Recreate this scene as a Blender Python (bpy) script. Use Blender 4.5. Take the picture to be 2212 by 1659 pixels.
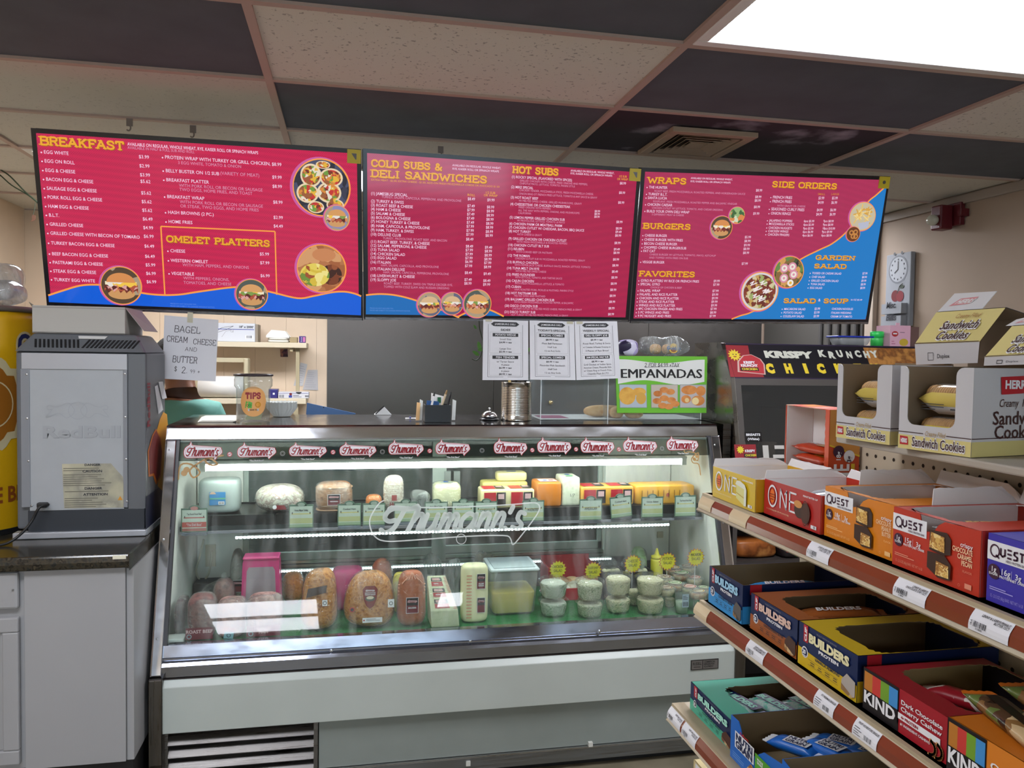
import bpy, math, random
from mathutils import Vector as V, Matrix, noise
random.seed(7)
for o in list(bpy.data.objects): bpy.data.objects.remove(o)
SC = bpy.context.scene
COL = SC.collection
# ------------------------------------------------------------ camera
FPX = 1711.55; PW, PH = 2212, 1659
YAW, PITCH, ROLL = .2033, -.0388, .0155
CAM = V((.2689, -2.1897, 1.5493))
_f = V((math.sin(YAW)*math.cos(PITCH), math.cos(YAW)*math.cos(PITCH), math.sin(PITCH)))
_r = V((math.cos(YAW), -math.sin(YAW), 0)); _u = _r.cross(_f)
_r, _u = _r*math.cos(ROLL)+_u*math.sin(ROLL), -_r*math.sin(ROLL)+_u*math.cos(ROLL)
cam = bpy.data.cameras.new('camera'); camo = bpy.data.objects.new('camera', cam); COL.objects.link(camo)
cam.sensor_width = 36; cam.lens = FPX/PW*36; cam.clip_start = .02; cam.clip_end = 60
camo.matrix_world = Matrix((( _r.x,_u.x,-_f.x,CAM.x),(_r.y,_u.y,-_f.y,CAM.y),(_r.z,_u.z,-_f.z,CAM.z),(0,0,0,1)))
SC.camera = camo
# ------------------------------------------------------------ world, exposure
w = bpy.data.worlds.new('world'); SC.world = w; w.use_nodes = True
w.node_tree.nodes['Background'].inputs[0].default_value = (.74,.85,1,1)
w.node_tree.nodes['Background'].inputs[1].default_value = 4.6
vs = SC.view_settings; vs.view_transform = 'Standard'; vs.look = 'None'; vs.gamma = 1; vs.exposure = 0; vs.use_curve_mapping = False
SC.cycles.max_bounces = 10; SC.cycles.transparent_max_bounces = 24; SC.cycles.use_denoising = True
SC.cycles.sample_clamp_indirect = 6
TROFFER = 22.0      # strength of the ceiling troffers
KITCHEN = 26.0
TUBE = 22.0         # tubes in the deli case
# ------------------------------------------------------------ where a sight line meets a real plane
def ray(x, y): return _f + _r*((x-PW/2)/FPX) - _u*((y-PH/2)/FPX)
def PX(x, y, X): d = ray(x, y); return CAM + d*((X-CAM.x)/d.x)
def PY(x, y, Y): d = ray(x, y); return CAM + d*((Y-CAM.y)/d.y)
def PZ(x, y, Z): d = ray(x, y); return CAM + d*((Z-CAM.z)/d.z)
def mpp(p): return (p-CAM).dot(_f)/FPX          # metres per pixel at p
def up_to(x, y, p):                               # height of the sight line through (x,y) over the upright at p
    d = ray(x, y); n = V((p.x-CAM.x, p.y-CAM.y)); t = n.dot(n)/(V((d.x, d.y)).dot(n)); return CAM.z + d.z*t
# ------------------------------------------------------------ materials
def lin(c):
    if isinstance(c, str): c = tuple(int(c[i:i+2], 16) for i in (0, 2, 4))
    return tuple((x/255/12.92 if x/255 <= .04045 else ((x/255+.055)/1.055)**2.4) for x in c)+(1,)
_M = {}
def mat(c, rough=.5, metal=0, spec=.5, noise_amt=0, nscale=20, bump=0, bscale=60, emit=0, coat=0, name=None):
    key = ('m', c, rough, metal, spec, noise_amt, nscale, bump, bscale, emit, coat)
    if key in _M: return _M[key]
    m = bpy.data.materials.new(name or 'surface'); m.use_nodes = True; nt = m.node_tree; b = nt.nodes['Principled BSDF']
    L = lin(c)
    b.inputs['Base Color'].default_value = L; b.inputs['Roughness'].default_value = rough; b.inputs['Metallic'].default_value = metal
    b.inputs['Specular IOR Level'].default_value = spec; b.inputs['Coat Weight'].default_value = coat
    if emit:
        b.inputs['Emission Color'].default_value = L; b.inputs['Emission Strength'].default_value = emit
        b.inputs['Base Color'].default_value = (.01, .01, .01, 1)
    if noise_amt or bump:
        tc = nt.nodes.new('ShaderNodeTexCoord'); n = nt.nodes.new('ShaderNodeTexNoise'); n.inputs['Scale'].default_value = nscale; n.inputs['Detail'].default_value = 5
        nt.links.new(tc.outputs['Object'], n.inputs['Vector'])
        if noise_amt:
            r = nt.nodes.new('ShaderNodeValToRGB'); e = r.color_ramp.elements
            e[0].position = .3; e[1].position = .7
            e[0].color = tuple(x*(1-noise_amt) for x in L[:3])+(1,); e[1].color = tuple(min(1, x*(1+noise_amt*.6)) for x in L[:3])+(1,)
            nt.links.new(n.outputs['Fac'], r.inputs['Fac']); nt.links.new(r.outputs['Color'], b.inputs['Base Color'])
        if bump:
            n2 = nt.nodes.new('ShaderNodeTexNoise'); n2.inputs['Scale'].default_value = bscale; nt.links.new(tc.outputs['Object'], n2.inputs['Vector'])
            bp = nt.nodes.new('ShaderNodeBump'); bp.inputs['Strength'].default_value = bump; bp.inputs['Distance'].default_value = .01
            nt.links.new(n2.outputs['Fac'], bp.inputs['Height']); nt.links.new(bp.outputs['Normal'], b.inputs['Normal'])
    _M[key] = m; return m
def mottled(cols, scale=30, rough=.5, emit=0, bump=0, kind='v', spec=.4):   # blotches of several colours
    key = ('v', tuple(cols), scale, rough, emit, bump, kind)
    if key in _M: return _M[key]
    m = bpy.data.materials.new('mottled'); m.use_nodes = True; nt = m.node_tree; b = nt.nodes['Principled BSDF']
    b.inputs['Roughness'].default_value = rough; b.inputs['Specular IOR Level'].default_value = spec
    tc = nt.nodes.new('ShaderNodeTexCoord')
    if kind == 'v':
        wn = nt.nodes.new('ShaderNodeTexNoise'); wn.inputs['Scale'].default_value = scale*.6; nt.links.new(tc.outputs['Object'], wn.inputs['Vector'])
        mx = nt.nodes.new('ShaderNodeMixRGB'); mx.inputs[0].default_value = .04; nt.links.new(tc.outputs['Object'], mx.inputs[1]); nt.links.new(wn.outputs['Color'], mx.inputs[2])
        t = nt.nodes.new('ShaderNodeTexVoronoi'); t.inputs['Scale'].default_value = scale; nt.links.new(mx.outputs[0], t.inputs['Vector'])
        sp = nt.nodes.new('ShaderNodeSeparateColor'); nt.links.new(t.outputs['Color'], sp.inputs[0]); src = sp.outputs[0]
    else:
        t = nt.nodes.new('ShaderNodeTexNoise'); t.inputs['Scale'].default_value = scale; t.inputs['Detail'].default_value = 6; nt.links.new(tc.outputs['Object'], t.inputs['Vector']); src = t.outputs['Fac']
    r = nt.nodes.new('ShaderNodeValToRGB'); e = r.color_ramp.elements
    n = len(cols); lo, hi = (0, 1) if kind == 'v' else (.3, .7)
    if kind == 'v': r.color_ramp.interpolation = 'CONSTANT'
    while len(e) < n: e.new(.5)
    for i, c in enumerate(cols): e[i].position = lo+(hi-lo)*(i/(n if kind == 'v' else max(1, n-1))); e[i].color = lin(c)
    nt.links.new(src, r.inputs['Fac'])
    if emit: nt.links.new(r.outputs[0], b.inputs['Emission Color']); b.inputs['Emission Strength'].default_value = emit; b.inputs['Base Color'].default_value = (.01, .01, .01, 1)
    else: nt.links.new(r.outputs[0], b.inputs['Base Color'])
    if bump:
        bp = nt.nodes.new('ShaderNodeBump'); bp.inputs['Strength'].default_value = bump; bp.inputs['Distance'].default_value = .008
        nt.links.new(src, bp.inputs['Height']); nt.links.new(bp.outputs['Normal'], b.inputs['Normal'])
    _M[key] = m; return m
def glass(tint='ffffff', haze=.0, rough=.02, ior=1.45, key='g', streak=0, crinkle=0):
    k = ('g', tint, haze, rough, key, streak)
    if k in _M: return _M[k]
    m = bpy.data.materials.new('clear_film'); m.use_nodes = True; nt = m.node_tree
    for n in list(nt.nodes): nt.nodes.remove(n)
    o = nt.nodes.new('ShaderNodeOutputMaterial'); t = nt.nodes.new('ShaderNodeBsdfTransparent'); g = nt.nodes.new('ShaderNodeBsdfGlossy'); fr = nt.nodes.new('ShaderNodeFresnel'); mx = nt.nodes.new('ShaderNodeMixShader')
    t.inputs[0].default_value = lin(tint); g.inputs['Roughness'].default_value = rough; fr.inputs['IOR'].default_value = ior
    geo = nt.nodes.new('ShaderNodeNewGeometry')
    if crinkle:
        tcc = nt.nodes.new('ShaderNodeTexCoord'); nn = nt.nodes.new('ShaderNodeTexNoise'); nn.inputs['Scale'].default_value = 42; nn.inputs['Detail'].default_value = 3; nn.inputs['Distortion'].default_value = 1.5; bp = nt.nodes.new('ShaderNodeBump'); bp.inputs['Strength'].default_value = crinkle; bp.inputs['Distance'].default_value = .02
        nt.links.new(tcc.outputs['Object'], nn.inputs['Vector']); nt.links.new(nn.outputs['Fac'], bp.inputs['Height']); nt.links.new(bp.outputs[0], g.inputs['Normal']); nt.links.new(bp.outputs[0], fr.inputs['Normal'])
    iv = nt.nodes.new('ShaderNodeMath'); iv.operation = 'SUBTRACT'; iv.inputs[0].default_value = 1; nt.links.new(geo.outputs['Backfacing'], iv.inputs[1])
    mu = nt.nodes.new('ShaderNodeMath'); mu.operation = 'MULTIPLY'; nt.links.new(fr.outputs[0], mu.inputs[0]); nt.links.new(iv.outputs[0], mu.inputs[1])
    nt.links.new(mu.outputs[0], mx.inputs[0]); nt.links.new(t.outputs[0], mx.inputs[1]); nt.links.new(g.outputs[0], mx.inputs[2]); out = mx
    if haze:
        d = nt.nodes.new('ShaderNodeBsdfDiffuse'); d.inputs[0].default_value = (.8, .82, .82, 1); m2 = nt.nodes.new('ShaderNodeMixShader')
        m2.inputs[0].default_value = haze
        if streak:
            tc = nt.nodes.new('ShaderNodeTexCoord'); mp = nt.nodes.new('ShaderNodeMapping'); mp.inputs['Scale'].default_value = (9, 2, 2); mp.inputs['Rotation'].default_value = (0, .5, 0)
            n = nt.nodes.new('ShaderNodeTexNoise'); n.inputs['Scale'].default_value = 3; n.inputs['Detail'].default_value = 6
            nt.links.new(tc.outputs['Object'], mp.inputs[0]); nt.links.new(mp.outputs[0], n.inputs['Vector'])
            mr = nt.nodes.new('ShaderNodeMapRange'); mr.inputs[1].default_value = .45; mr.inputs[2].default_value = .75; mr.inputs[3].default_value = haze*.35; mr.inputs[4].default_value = haze+streak
            nt.links.new(n.outputs['Fac'], mr.inputs[0]); nt.links.new(mr.outputs[0], m2.inputs[0])
        nt.links.new(mx.outputs[0], m2.inputs[1]); nt.links.new(d.outputs[0], m2.inputs[2]); out = m2
    nt.links.new(out.outputs[0], o.inputs[0]); _M[k] = m; return m
def steel(c='b9bcc2', rough=.22, stretch=(1, 60, 60), amt=.15):
    k = ('s', c, rough, stretch, amt)
    if k in _M: return _M[k]
    m = bpy.data.materials.new('brushed_steel'); m.use_nodes = True; nt = m.node_tree; b = nt.nodes['Principled BSDF']
    b.inputs['Base Color'].default_value = lin(c); b.inputs['Metallic'].default_value = 1
    tc = nt.nodes.new('ShaderNodeTexCoord'); mp = nt.nodes.new('ShaderNodeMapping'); mp.inputs['Scale'].default_value = stretch; n = nt.nodes.new('ShaderNodeTexNoise'); n.inputs['Scale'].default_value = 6
    nt.links.new(tc.outputs['Object'], mp.inputs[0]); nt.links.new(mp.outputs[0], n.inputs['Vector'])
    mr = nt.nodes.new('ShaderNodeMapRange'); mr.inputs[1].default_value = .3; mr.inputs[2].default_value = .7; mr.inputs[3].default_value = rough*(1-amt*2); mr.inputs[4].default_value = rough*(1+amt*3)
    nt.links.new(n.outputs['Fac'], mr.inputs[0]); nt.links.new(mr.outputs[0], b.inputs['Roughness'])
    _M[k] = m; return m
# ------------------------------------------------------------ mesh builder
class MB:
    def __init__(s): s.v = []; s.f = []; s.mi = []; s.mats = []
    def m(s, mt):
        if mt not in s.mats: s.mats.append(mt)
        return s.mats.index(mt)
    def add(s, vs_, fs, mt):
        k = len(s.v); s.v += [V(p) for p in vs_]
        if not isinstance(mt, (list, tuple)): mt = [mt]*len(fs)
        for f, q in zip(fs, mt): s.f.append(tuple(k+i for i in f)); s.mi.append(s.m(q))
        return s
    def box(s, x0, x1, y0, y1, z0, z1, mt): return s.obox(V(((x0+x1)/2, (y0+y1)/2, (z0+z1)/2)), V((abs(x1-x0)/2, 0, 0)), V((0, abs(y1-y0)/2, 0)), V((0, 0, abs(z1-z0)/2)), mt)
    def obox(s, c, a, b, d, mt, bev=0):
        vs_ = [c+a*i+b*j+d*k for i in (-1, 1) for j in (-1, 1) for k in (-1, 1)]
        return s.add(vs_, [(0, 1, 3, 2), (4, 6, 7, 5), (0, 4, 5, 1), (2, 3, 7, 6), (0, 2, 6, 4), (1, 5, 7, 3)], mt)
    def prism(s, pts, ext, mt, back=None, side=None):     # pts: list of 3D points of a flat outline, ext: extrusion vector
        n = len(pts); k = list(pts)+[V(p)+V(ext) for p in pts]
        s.add(k, [tuple(range(n)), tuple(range(2*n-1, n-1, -1))]+[(i, (i+1) % n, n+(i+1) % n, n+i) for i in range(n)], [mt, back or mt]+[side or mt]*n)
        return s
    def tube(s, pts, r, mt, n=8, cap=True, closed=False):
        pts = [V(p) for p in pts]; rs = r if isinstance(r, (list, tuple)) else [r]*len(pts)
        vs_ = []; a = None
        for i, p in enumerate(pts):
            if closed: d = pts[(i+1) % len(pts)]-pts[i-1]
            else: d = (pts[min(i+1, len(pts)-1)]-pts[max(i-1, 0)])
            d.normalize()
            if a is None: a = d.orthogonal().normalized()
            a = (a-d*a.dot(d)); a = a.normalized() if a.length > 1e-6 else d.orthogonal().normalized()
            b = d.cross(a)
            vs_ += [p+(a*math.cos(t)+b*math.sin(t))*rs[i] for t in [2*math.pi*j/n for j in range(n)]]
        L = len(pts); fs = []
        for i in range(L if closed else L-1):
            i2 = (i+1) % L
            fs += [(i*n+j, i*n+(j+1) % n, i2*n+(j+1) % n, i2*n+j) for j in range(n)]
        if cap and not closed: fs += [tuple(range(n-1, -1, -1)), tuple((L-1)*n+j for j in range(n))]
        return s.add(vs_, fs, mt)
    def lathe(s, c, prof, mt, n=28, ax=V((0, 0, 1)), a=V((1, 0, 0)), capb=True, capt=True, sx=1, sy=1):
        c = V(c); ax = V(ax).normalized(); a = (V(a)-ax*V(a).dot(ax)).normalized(); b = ax.cross(a)
        vs_ = [c+ax*h+(a*math.cos(t)*sx+b*math.sin(t)*sy)*r for r, h in prof for t in [2*math.pi*j/n for j in range(n)]]
        L = len(prof); fs = [(i*n+j, i*n+(j+1) % n, (i+1)*n+(j+1) % n, (i+1)*n+j) for i in range(L-1) for j in range(n)]
        if capb: fs.append(tuple(range(n-1, -1, -1)))
        if capt: fs.append(tuple((L-1)*n+j for j in range(n)))
        return s.add(vs_, fs, mt)
    def sup(s, c, r, mt, e1=1., e2=1., nu=28, nv=16, nz=0, ns=8, rot=0, taper=0, seed=0, tilt=None):  # superellipsoid, c = centre
        c = V(c); vs_ = []; R = Matrix.Rotation(rot, 3, 'Z')
        if tilt: R = R @ Matrix.Rotation(tilt[1], 3, tilt[0])
        sg = lambda x, e: math.copysign(abs(x)**e, x)
        for i in range(nv+1):
            p = -math.pi/2+math.pi*i/nv
            for j in range(nu):
                t = 2*math.pi*j/nu; z = sg(math.sin(p), e1); q = sg(math.cos(p), e1)*(1-taper*z)
                d = V((r[0]*q*sg(math.cos(t), e2), r[1]*q*sg(math.sin(t), e2), r[2]*z))
                if nz: d *= 1+nz*noise.noise(d*ns+V((seed, seed*1.7, 3.1)))
                q_ = c+R @ d; q_.z = max(q_.z, c.z-r[2]) if not tilt else q_.z; vs_.append(q_)
        fs = [(i*nu+j, i*nu+(j+1) % nu, (i+1)*nu+(j+1) % nu, (i+1)*nu+j) for i in range(nv) for j in range(nu)]
        return s.add(vs_, fs, mt)
    def done(s, name, parent=None, smooth=False, bevel=0, label=None):
        L = parent['_L'] if parent is not None and '_L' in parent else (0, 0, 0)
        me = bpy.data.meshes.new(name); LV = V(L); me.from_pydata([tuple(p-LV) for p in s.v], [], s.f)
        for q in s.mats: me.materials.append(q)
        me.polygons.foreach_set('material_index', s.mi)
        if smooth: me.polygons.foreach_set('use_smooth', [True]*len(s.f))
        me.update(); o = bpy.data.objects.new(name, me); COL.objects.link(o)
        if parent is not None: o.parent = parent; o['_L'] = L
        if bevel:
            b = o.modifiers.new('bevel', 'BEVEL'); b.width = bevel; b.segments = 2; b.limit_method = 'ANGLE'; b.angle_limit = .7
        if label: o['label'] = label
        return o
def tag(o, label, cat, group=None):
    o['label'] = label; o['category'] = cat
    if group: o['group'] = group
    return o
def thing(name, label, cat, loc=(0, 0, 0), group=None):
    o = bpy.data.objects.new(name, None); COL.objects.link(o); o.location = loc; o['_L'] = tuple(loc); o.empty_display_size = .05
    return tag(o, label, cat, group)
def struct(name, loc=None, mb=None, **k):
    if mb is not None: o = mb.done(name, **k)
    else: o = bpy.data.objects.new(name, None); COL.objects.link(o); o.location = loc or (0, 0, 0); o['_L'] = tuple(loc or (0, 0, 0))
    o['kind'] = 'structure'; return o
# ------------------------------------------------------------ lettering
_G = {}
def _raw(s, bold):
    c = bpy.data.curves.new('t', 'FONT'); c.body = s; c.resolution_u = 2; c.fill_mode = 'FRONT'; c.offset = bold
    o = bpy.data.objects.new('t', c); me = o.to_mesh(); r = [(v.co.x, v.co.y) for v in me.vertices], [tuple(p.vertices) for p in me.polygons]
    o.to_mesh_clear(); bpy.data.objects.remove(o); bpy.data.curves.remove(c); return r
def glyph(ch, bold):
    k = (ch, bold)
    if k not in _G:
        if ch == ' ': v, f = [], []
        else: v, f = _raw(ch, bold)
        a, _ = _raw('|'+ch+'|', 0); b, _ = _raw('||', 0)
        _G[k] = (v, f, (max(x for x, y in a)-max(x for x, y in b)))
    return _G[k]
# stroke alphabet: width ; strokes ; serif points
SF = {
'A': (5.2, "0.4,0 2.6,6 4.8,0|1.3,2 3.9,2", "0.4,0 4.8,0 2.2,6"), 'B': (4.6, "0.6,0 0.6,6 3.2,6 4.1,5.3 4.1,3.9 3.2,3.2 0.6,3.2|3.2,3.2 4.4,2.4 4.4,.8 3.3,0 .6,0", "0.4,6 0.4,0"),
'C': (4.8, "4.4,4.4 4,5.6 2.8,6 1.6,5.8 .7,4.8 .5,3 .7,1.2 1.6,.2 2.8,0 4,.4 4.5,1.4", ""), 'D': (4.8, "0.7,0 .7,6 2.8,6 4,5.2 4.4,3 4,.8 2.8,0 .7,0", ".5,0 .5,6"),
'E': (4.4, "0.6,0 .6,6 4.1,6 4.1,4.9|.6,3.1 3,3.1|.6,0 4.2,0 4.2,1.1", ".4,0 .4,6"), 'F': (4.2, "0.8,0 .8,6 4.1,6 4.1,4.8|.8,3.1 3.1,3.1", ".8,0 .5,6"),
'G': (5, "4.4,4.6 4,5.6 2.8,6 1.6,5.8 .7,4.8 .5,3 .7,1.2 1.6,.2 2.8,0 4,.3 4.3,1 4.3,2.5 2.9,2.5", ""), 'H': (5.2, "0.9,0 .9,6|4.3,0 4.3,6|.9,3.1 4.3,3.1", ".9,0 .9,6 4.3,0 4.3,6"),
'I': (2.4, "1.2,0 1.2,6", "1.2,0 1.2,6"), 'J': (4, "3,6 3,1.2 2.2,.1 1.2,0 .4,.9", "3,6"), 'K': (5.2, ".9,0 .9,6|4.2,6 1.1,2.6|2.1,3.6 4.4,0", ".9,0 .9,6 4.3,0 4.2,6"), 'L': (4.3, ".9,6 .9,0 4,0 4,1.4", ".9,6 .5,0"),
'M': (6.2, ".9,0 .9,6 3.1,1.8 5.3,6 5.3,0", ".9,0 5.3,0 .6,6 5.6,6"), 'N': (5.2, ".9,0 .9,6 4.3,0 4.3,6", ".9,0 .5,6 4.3,6"), 'O': (5.2, "2.6,6 1.2,5.6 .5,4.4 .4,3 .5,1.6 1.2,.4 2.6,0 4,.4 4.7,1.6 4.8,3 4.7,4.4 4,5.6 2.6,6", ""),
'P': (4.6, ".8,0 .8,6 3.2,6 4.2,5.2 4.2,3.7 3.2,2.9 .8,2.9", ".8,0 .5,6"), 'Q': (5.2, "2.6,6 1.2,5.6 .5,4.4 .4,3 .5,1.6 1.2,.4 2.6,0 4,.4 4.7,1.6 4.8,3 4.7,4.4 4,5.6 2.6,6|3,1.6 4.9,-.5", ""),
'R': (5, ".8,0 .8,6 3.2,6 4.2,5.3 4.2,3.9 3.2,3.1 .8,3.1|2.8,3.1 4.3,0", ".8,0 .5,6 4.4,0"), 'S': (4.6, "4,4.6 3.6,5.7 2.4,6 1.1,5.7 .6,4.7 1,3.7 2.3,3.1 3.6,2.6 4.1,1.5 3.6,.4 2.3,0 1,.3 .5,1.4", ""),
'T': (4.8, "2.4,0 2.4,6|.4,4.8 .4,6 4.4,6 4.4,4.8", "2.4,0"), 'U': (5, ".9,6 .9,1.6 1.6,.3 2.6,0 3.6,.3 4.2,1.6 4.2,6", ".9,6 4.2,6"), 'V': (5.2, ".4,6 2.6,0 4.8,6", ".4,6 4.8,6"), 'W': (7, ".4,6 2,0 3.5,4.6 5,0 6.6,6", ".4,6 6.6,6"),
'X': (5, ".5,0 4.5,6|.5,6 4.5,0", ""), 'Y': (4.8, ".4,6 2.4,3 4.4,6|2.4,3 2.4,0", "2.4,0"), 'Z': (4.6, ".5,6 4.2,6 .4,0 4.3,0", ""),
'&': (5.4, "5,2.8 3.6,.6 2.4,0 1,.2 .5,1.4 1.1,2.6 2.8,3.8 3.2,4.9 2.4,5.9 1.4,5.7 1.1,4.7 1.8,3.4 4.9,0", ""), '.': (1.4, ".5,0 .7,.1", ""), '+': (3.6, "1.8,1 1.8,4|.4,2.5 3.2,2.5", ""), "'": (1.4, ".7,6 .5,4.6", ""),
'$': (4.4, "3.8,4.8 3,5.4 1.4,5.4 .7,4.6 1,3.6 3.3,2.6 3.8,1.6 3,.6 1.4,.6 .5,1.4|2.2,6.3 2.2,-.3", ""), '0': (4.4, "2.2,6 .9,5.2 .5,3 .9,.8 2.2,0 3.5,.8 3.9,3 3.5,5.2 2.2,6", ""), '1': (3, ".6,4.6 1.7,6 1.7,0", ""), '2': (4.4, ".5,4.6 1.1,5.8 2.4,6 3.6,5.2 3.5,3.8 .4,0 4.1,0", ""),
'4': (4.4, "3.2,0 3.2,6 .3,1.9 4.2,1.9", ""), '8': (4.4, "2.2,3.2 .8,4 .9,5.4 2.2,6 3.5,5.4 3.6,4 2.2,3.2 .6,2.2 .6,.8 2.2,0 3.8,.8 3.8,2.2 2.2,3.2", ""), '9': (4.2, "3.6,4.4 2.8,3.1 1.4,3 .6,4.3 1.2,5.8 2.6,6 3.6,5 3.5,2.4 2.4,0", ""), ' ': (2.6, "", "")}
def strokes(ch):
    wd, st, se = SF.get(ch, SF[' ']); P = lambda q: tuple(float(x) for x in q.split(','))
    return wd, [[P(q) for q in l.split()] for l in st.split('|') if l], [P(q) for q in se.split()]
def smooth2(pts, k=4):
    o = []; n = len(pts)
    for i in range(n-1):
        p0, p1, p2, p3 = pts[max(i-1, 0)], pts[i], pts[i+1], pts[min(i+2, n-1)]
        for j in range(k):
            t = j/k; o.append(tuple(.5*((2*b)+(-a+c)*t+(2*a-5*b+4*c-d)*t*t+(-a+3*b-3*c+d)*t**3) for a, b, c, d in zip(p0, p1, p2, p3)))
    return o+[pts[-1]]
class Sheet:        # a flat print: polygons laid on a real surface. fn maps (u,v) to a 3D point
    def __init__(s, fn, n, eps=.0004, mb=None): s.fn = fn; s.n = V(n).normalized(); s.eps = eps; s.mb = mb or MB()
    def P(s, u, v, l): return s.fn(u, v)+s.n*(s.eps*l)
    def poly(s, pts, mt, l=1): s.mb.add([s.P(u, v, l) for u, v in pts], [tuple(range(len(pts)))], mt); return s
    def rect(s, u0, v0, u1, v1, mt, l=1): return s.poly([(u0, v0), (u1, v0), (u1, v1), (u0, v1)], mt, l)
    def grid(s, u0, v0, u1, v1, mt, l=1, n=8):
        for i in range(n): s.rect(u0+(u1-u0)*i/n, v0, u0+(u1-u0)*(i+1)/n, v1, mt, l)
    def disc(s, u, v, r, mt, l=1, n=28, ry=None, a0=0, a1=360):
        ry = ry or r; k = [math.radians(a0+(a1-a0)*i/n) for i in range(n if a1-a0 == 360 else n+1)]
        return s.poly([(u+r*math.cos(t), v+ry*math.sin(t)) for t in k], mt, l)
    def ring(s, u, v, r0, r1, mt, l=1, n=28, k=1):
        a = [(math.cos(2*math.pi*i/n), math.sin(2*math.pi*i/n)) for i in range(n)]
        s.mb.add([s.P(u+r0*c, v+r0*q*k, l) for c, q in a]+[s.P(u+r1*c, v+r1*q*k, l) for c, q in a], [(i, n+i, n+(i+1) % n, (i+1) % n) for i in range(n)], mt)
    def line(s, pts, wd, mt, l=1, round_=True):
        for (a, b), (c, d) in zip(pts, pts[1:]):
            dx, dy = c-a, d-b; q = math.hypot(dx, dy) or 1; nx, ny = -dy/q*wd/2, dx/q*wd/2
            s.poly([(a+nx, b+ny), (a-nx, b-ny), (c-nx, d-ny), (c+nx, d+ny)], mt, l)
        if round_:
            for a, b in pts[1:-1] if round_ == 1 else pts: s.disc(a, b, wd/2, mt, l, n=8)
    def text(s, t, u, v, h, mt, l=2, al='L', sx=1., bold=0., shear=0., fit=None, rot=0):
        k = h/.686; adv = sum(glyph(c, bold)[2] for c in t)*k*sx
        if fit and adv > 0: sx *= fit/adv; adv = fit
        x = 0 if al == 'L' else (-adv if al == 'R' else -adv/2); cr, sr = math.cos(rot), math.sin(rot)
        for c in t:
            vv, ff, a = glyph(c, bold)
            if vv: s.mb.add([s.P(u+(x+(gx*sx+gy*shear)*k)*cr-gy*k*sr, v+(x+(gx*sx+gy*shear)*k)*sr+gy*k*cr, l) for gx, gy in vv], ff, mt)
            x += a*k*sx
        return adv
    def stext(s, t, u, v, h, mt, wd=.9, serif=0, l=2, al='L', sx=1., fit=None, shear=0, gap=.5, jit=0):
        k = h/6; adv = sum(strokes(c)[0]+gap for c in t)*k*sx
        if fit: sx *= fit/adv; adv = fit
        x = 0 if al == 'L' else (-adv if al == 'R' else -adv/2)
        for c in t:
            a, st, se = strokes(c); jy = jit*k*random.uniform(-1, 1)
            f = lambda p: (u+x+(p[0]*sx+p[1]*shear)*k, v+jy+p[1]*k)
            for q in st: s.line([f(p) for p in q], wd*k, mt, l, 2)
            if serif:
                for p in se:
                    q = f(p); hh = .5*k*serif*.8; q = (q[0], q[1]+(hh*.2 if p[1] < 3 else -hh*.2)); s.rect(q[0]-1.25*serif*k*sx, q[1]-hh, q[0]+1.25*serif*k*sx, q[1]+hh, mt, l)
            x += (a+gap)*k*sx
        return adv
    def bars(s, u0, v0, u1, v1, mt, l=2, n=14, seed=1):
        r = random.Random(seed); x = u0; st = (u1-u0)/n
        for i in range(n): s.rect(u0+i*st, v0, u0+i*st+st*r.choice((.3, .5, .7)), v1, mt, l)
    def lines(s, u0, v0, u1, n, dv, mt, l=2, h=.3, seed=1, al='L'):
        r = random.Random(seed)
        for i in range(n):
            q = (u1-u0)*r.uniform(.6, 1); a = u0 if al == 'L' else (u0+u1-q)/2; s.rect(a, v0-i*dv, a+q, v0-i*dv+dv*h, mt, l)
def flat(O, ux, uy, eps=.0004, mb=None):
    O, ux, uy = V(O), V(ux), V(uy); return Sheet(lambda u, v: O+ux*u+uy*v, ux.cross(uy), eps, mb)
# ------------------------------------------------------------ room shell
CH = 2.45; T4 = 1.2192; T2 = .6096
XL, XR, YB, YF = -1.85, 3.55, 3.66, -7.3
tile_light = mat('b5aca2', .9, bump=.3, bscale=160, name='fissured_tile'); 
def fissured(c, amt=.45):
    m = mat(c, .92).copy(); m.name = 'fissured_tile'; nt = m.node_tree; b = nt.nodes['Principled BSDF']; tc = nt.nodes.new('ShaderNodeTexCoord'); n = nt.nodes.new('ShaderNodeTexNoise'); n.inputs['Scale'].default_value = 75; n.inputs['Detail'].default_value = 2
    r = nt.nodes.new('ShaderNodeValToRGB'); e = r.color_ramp.elements; L = lin(c); e[0].position = .31; e[1].position = .37; e[0].color = tuple(x*(1-amt) for x in L[:3])+(1,); e[1].color = L
    nt.links.new(tc.outputs['Object'], n.inputs['Vector']); nt.links.new(n.outputs['Fac'], r.inputs['Fac']); nt.links.new(r.outputs[0], b.inputs['Base Color']); return m
TL = fissured('dedbd0'); TL2 = fissured('cdc9bf', .2); TD = mat('585d66', .85, noise_amt=.12, nscale=6); TDW = mottled(['2a2730', '2f2b34', '34303a', '9a98a8'], 3.2, .8, kind='n')
tee = mat('b7a094', .6)
ceil = struct('ceiling', (0, 0, CH))
colx = [XL, -T4, 0, T4, 2*T4, XR]
rowy = [YF]+[k*T2 for k in range(-11, 7)]; rowy[-1] = YB
LIGHTS = {(1, -2): 'x', (1, -1): '', (3, -1): 'x', (1, -9): 'x', (1, -10): 'x', (3, -9): 'x', (1, 3): 'k', (2, 3): 'k', (4, 4): 'k'}
LIGHTS = {k: v for k, v in LIGHTS.items() if v}
dark = {(1, 0), (2, -1), (2, 1), (3, 0), (3, 1), (4, 1), (0, 0), (2, -3), (3, -3), (1, -4), (4, -3), (2, -6), (1, -7), (3, -7)}
def rk(i): return range(-12, 6)[i]
tiles = {}
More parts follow.
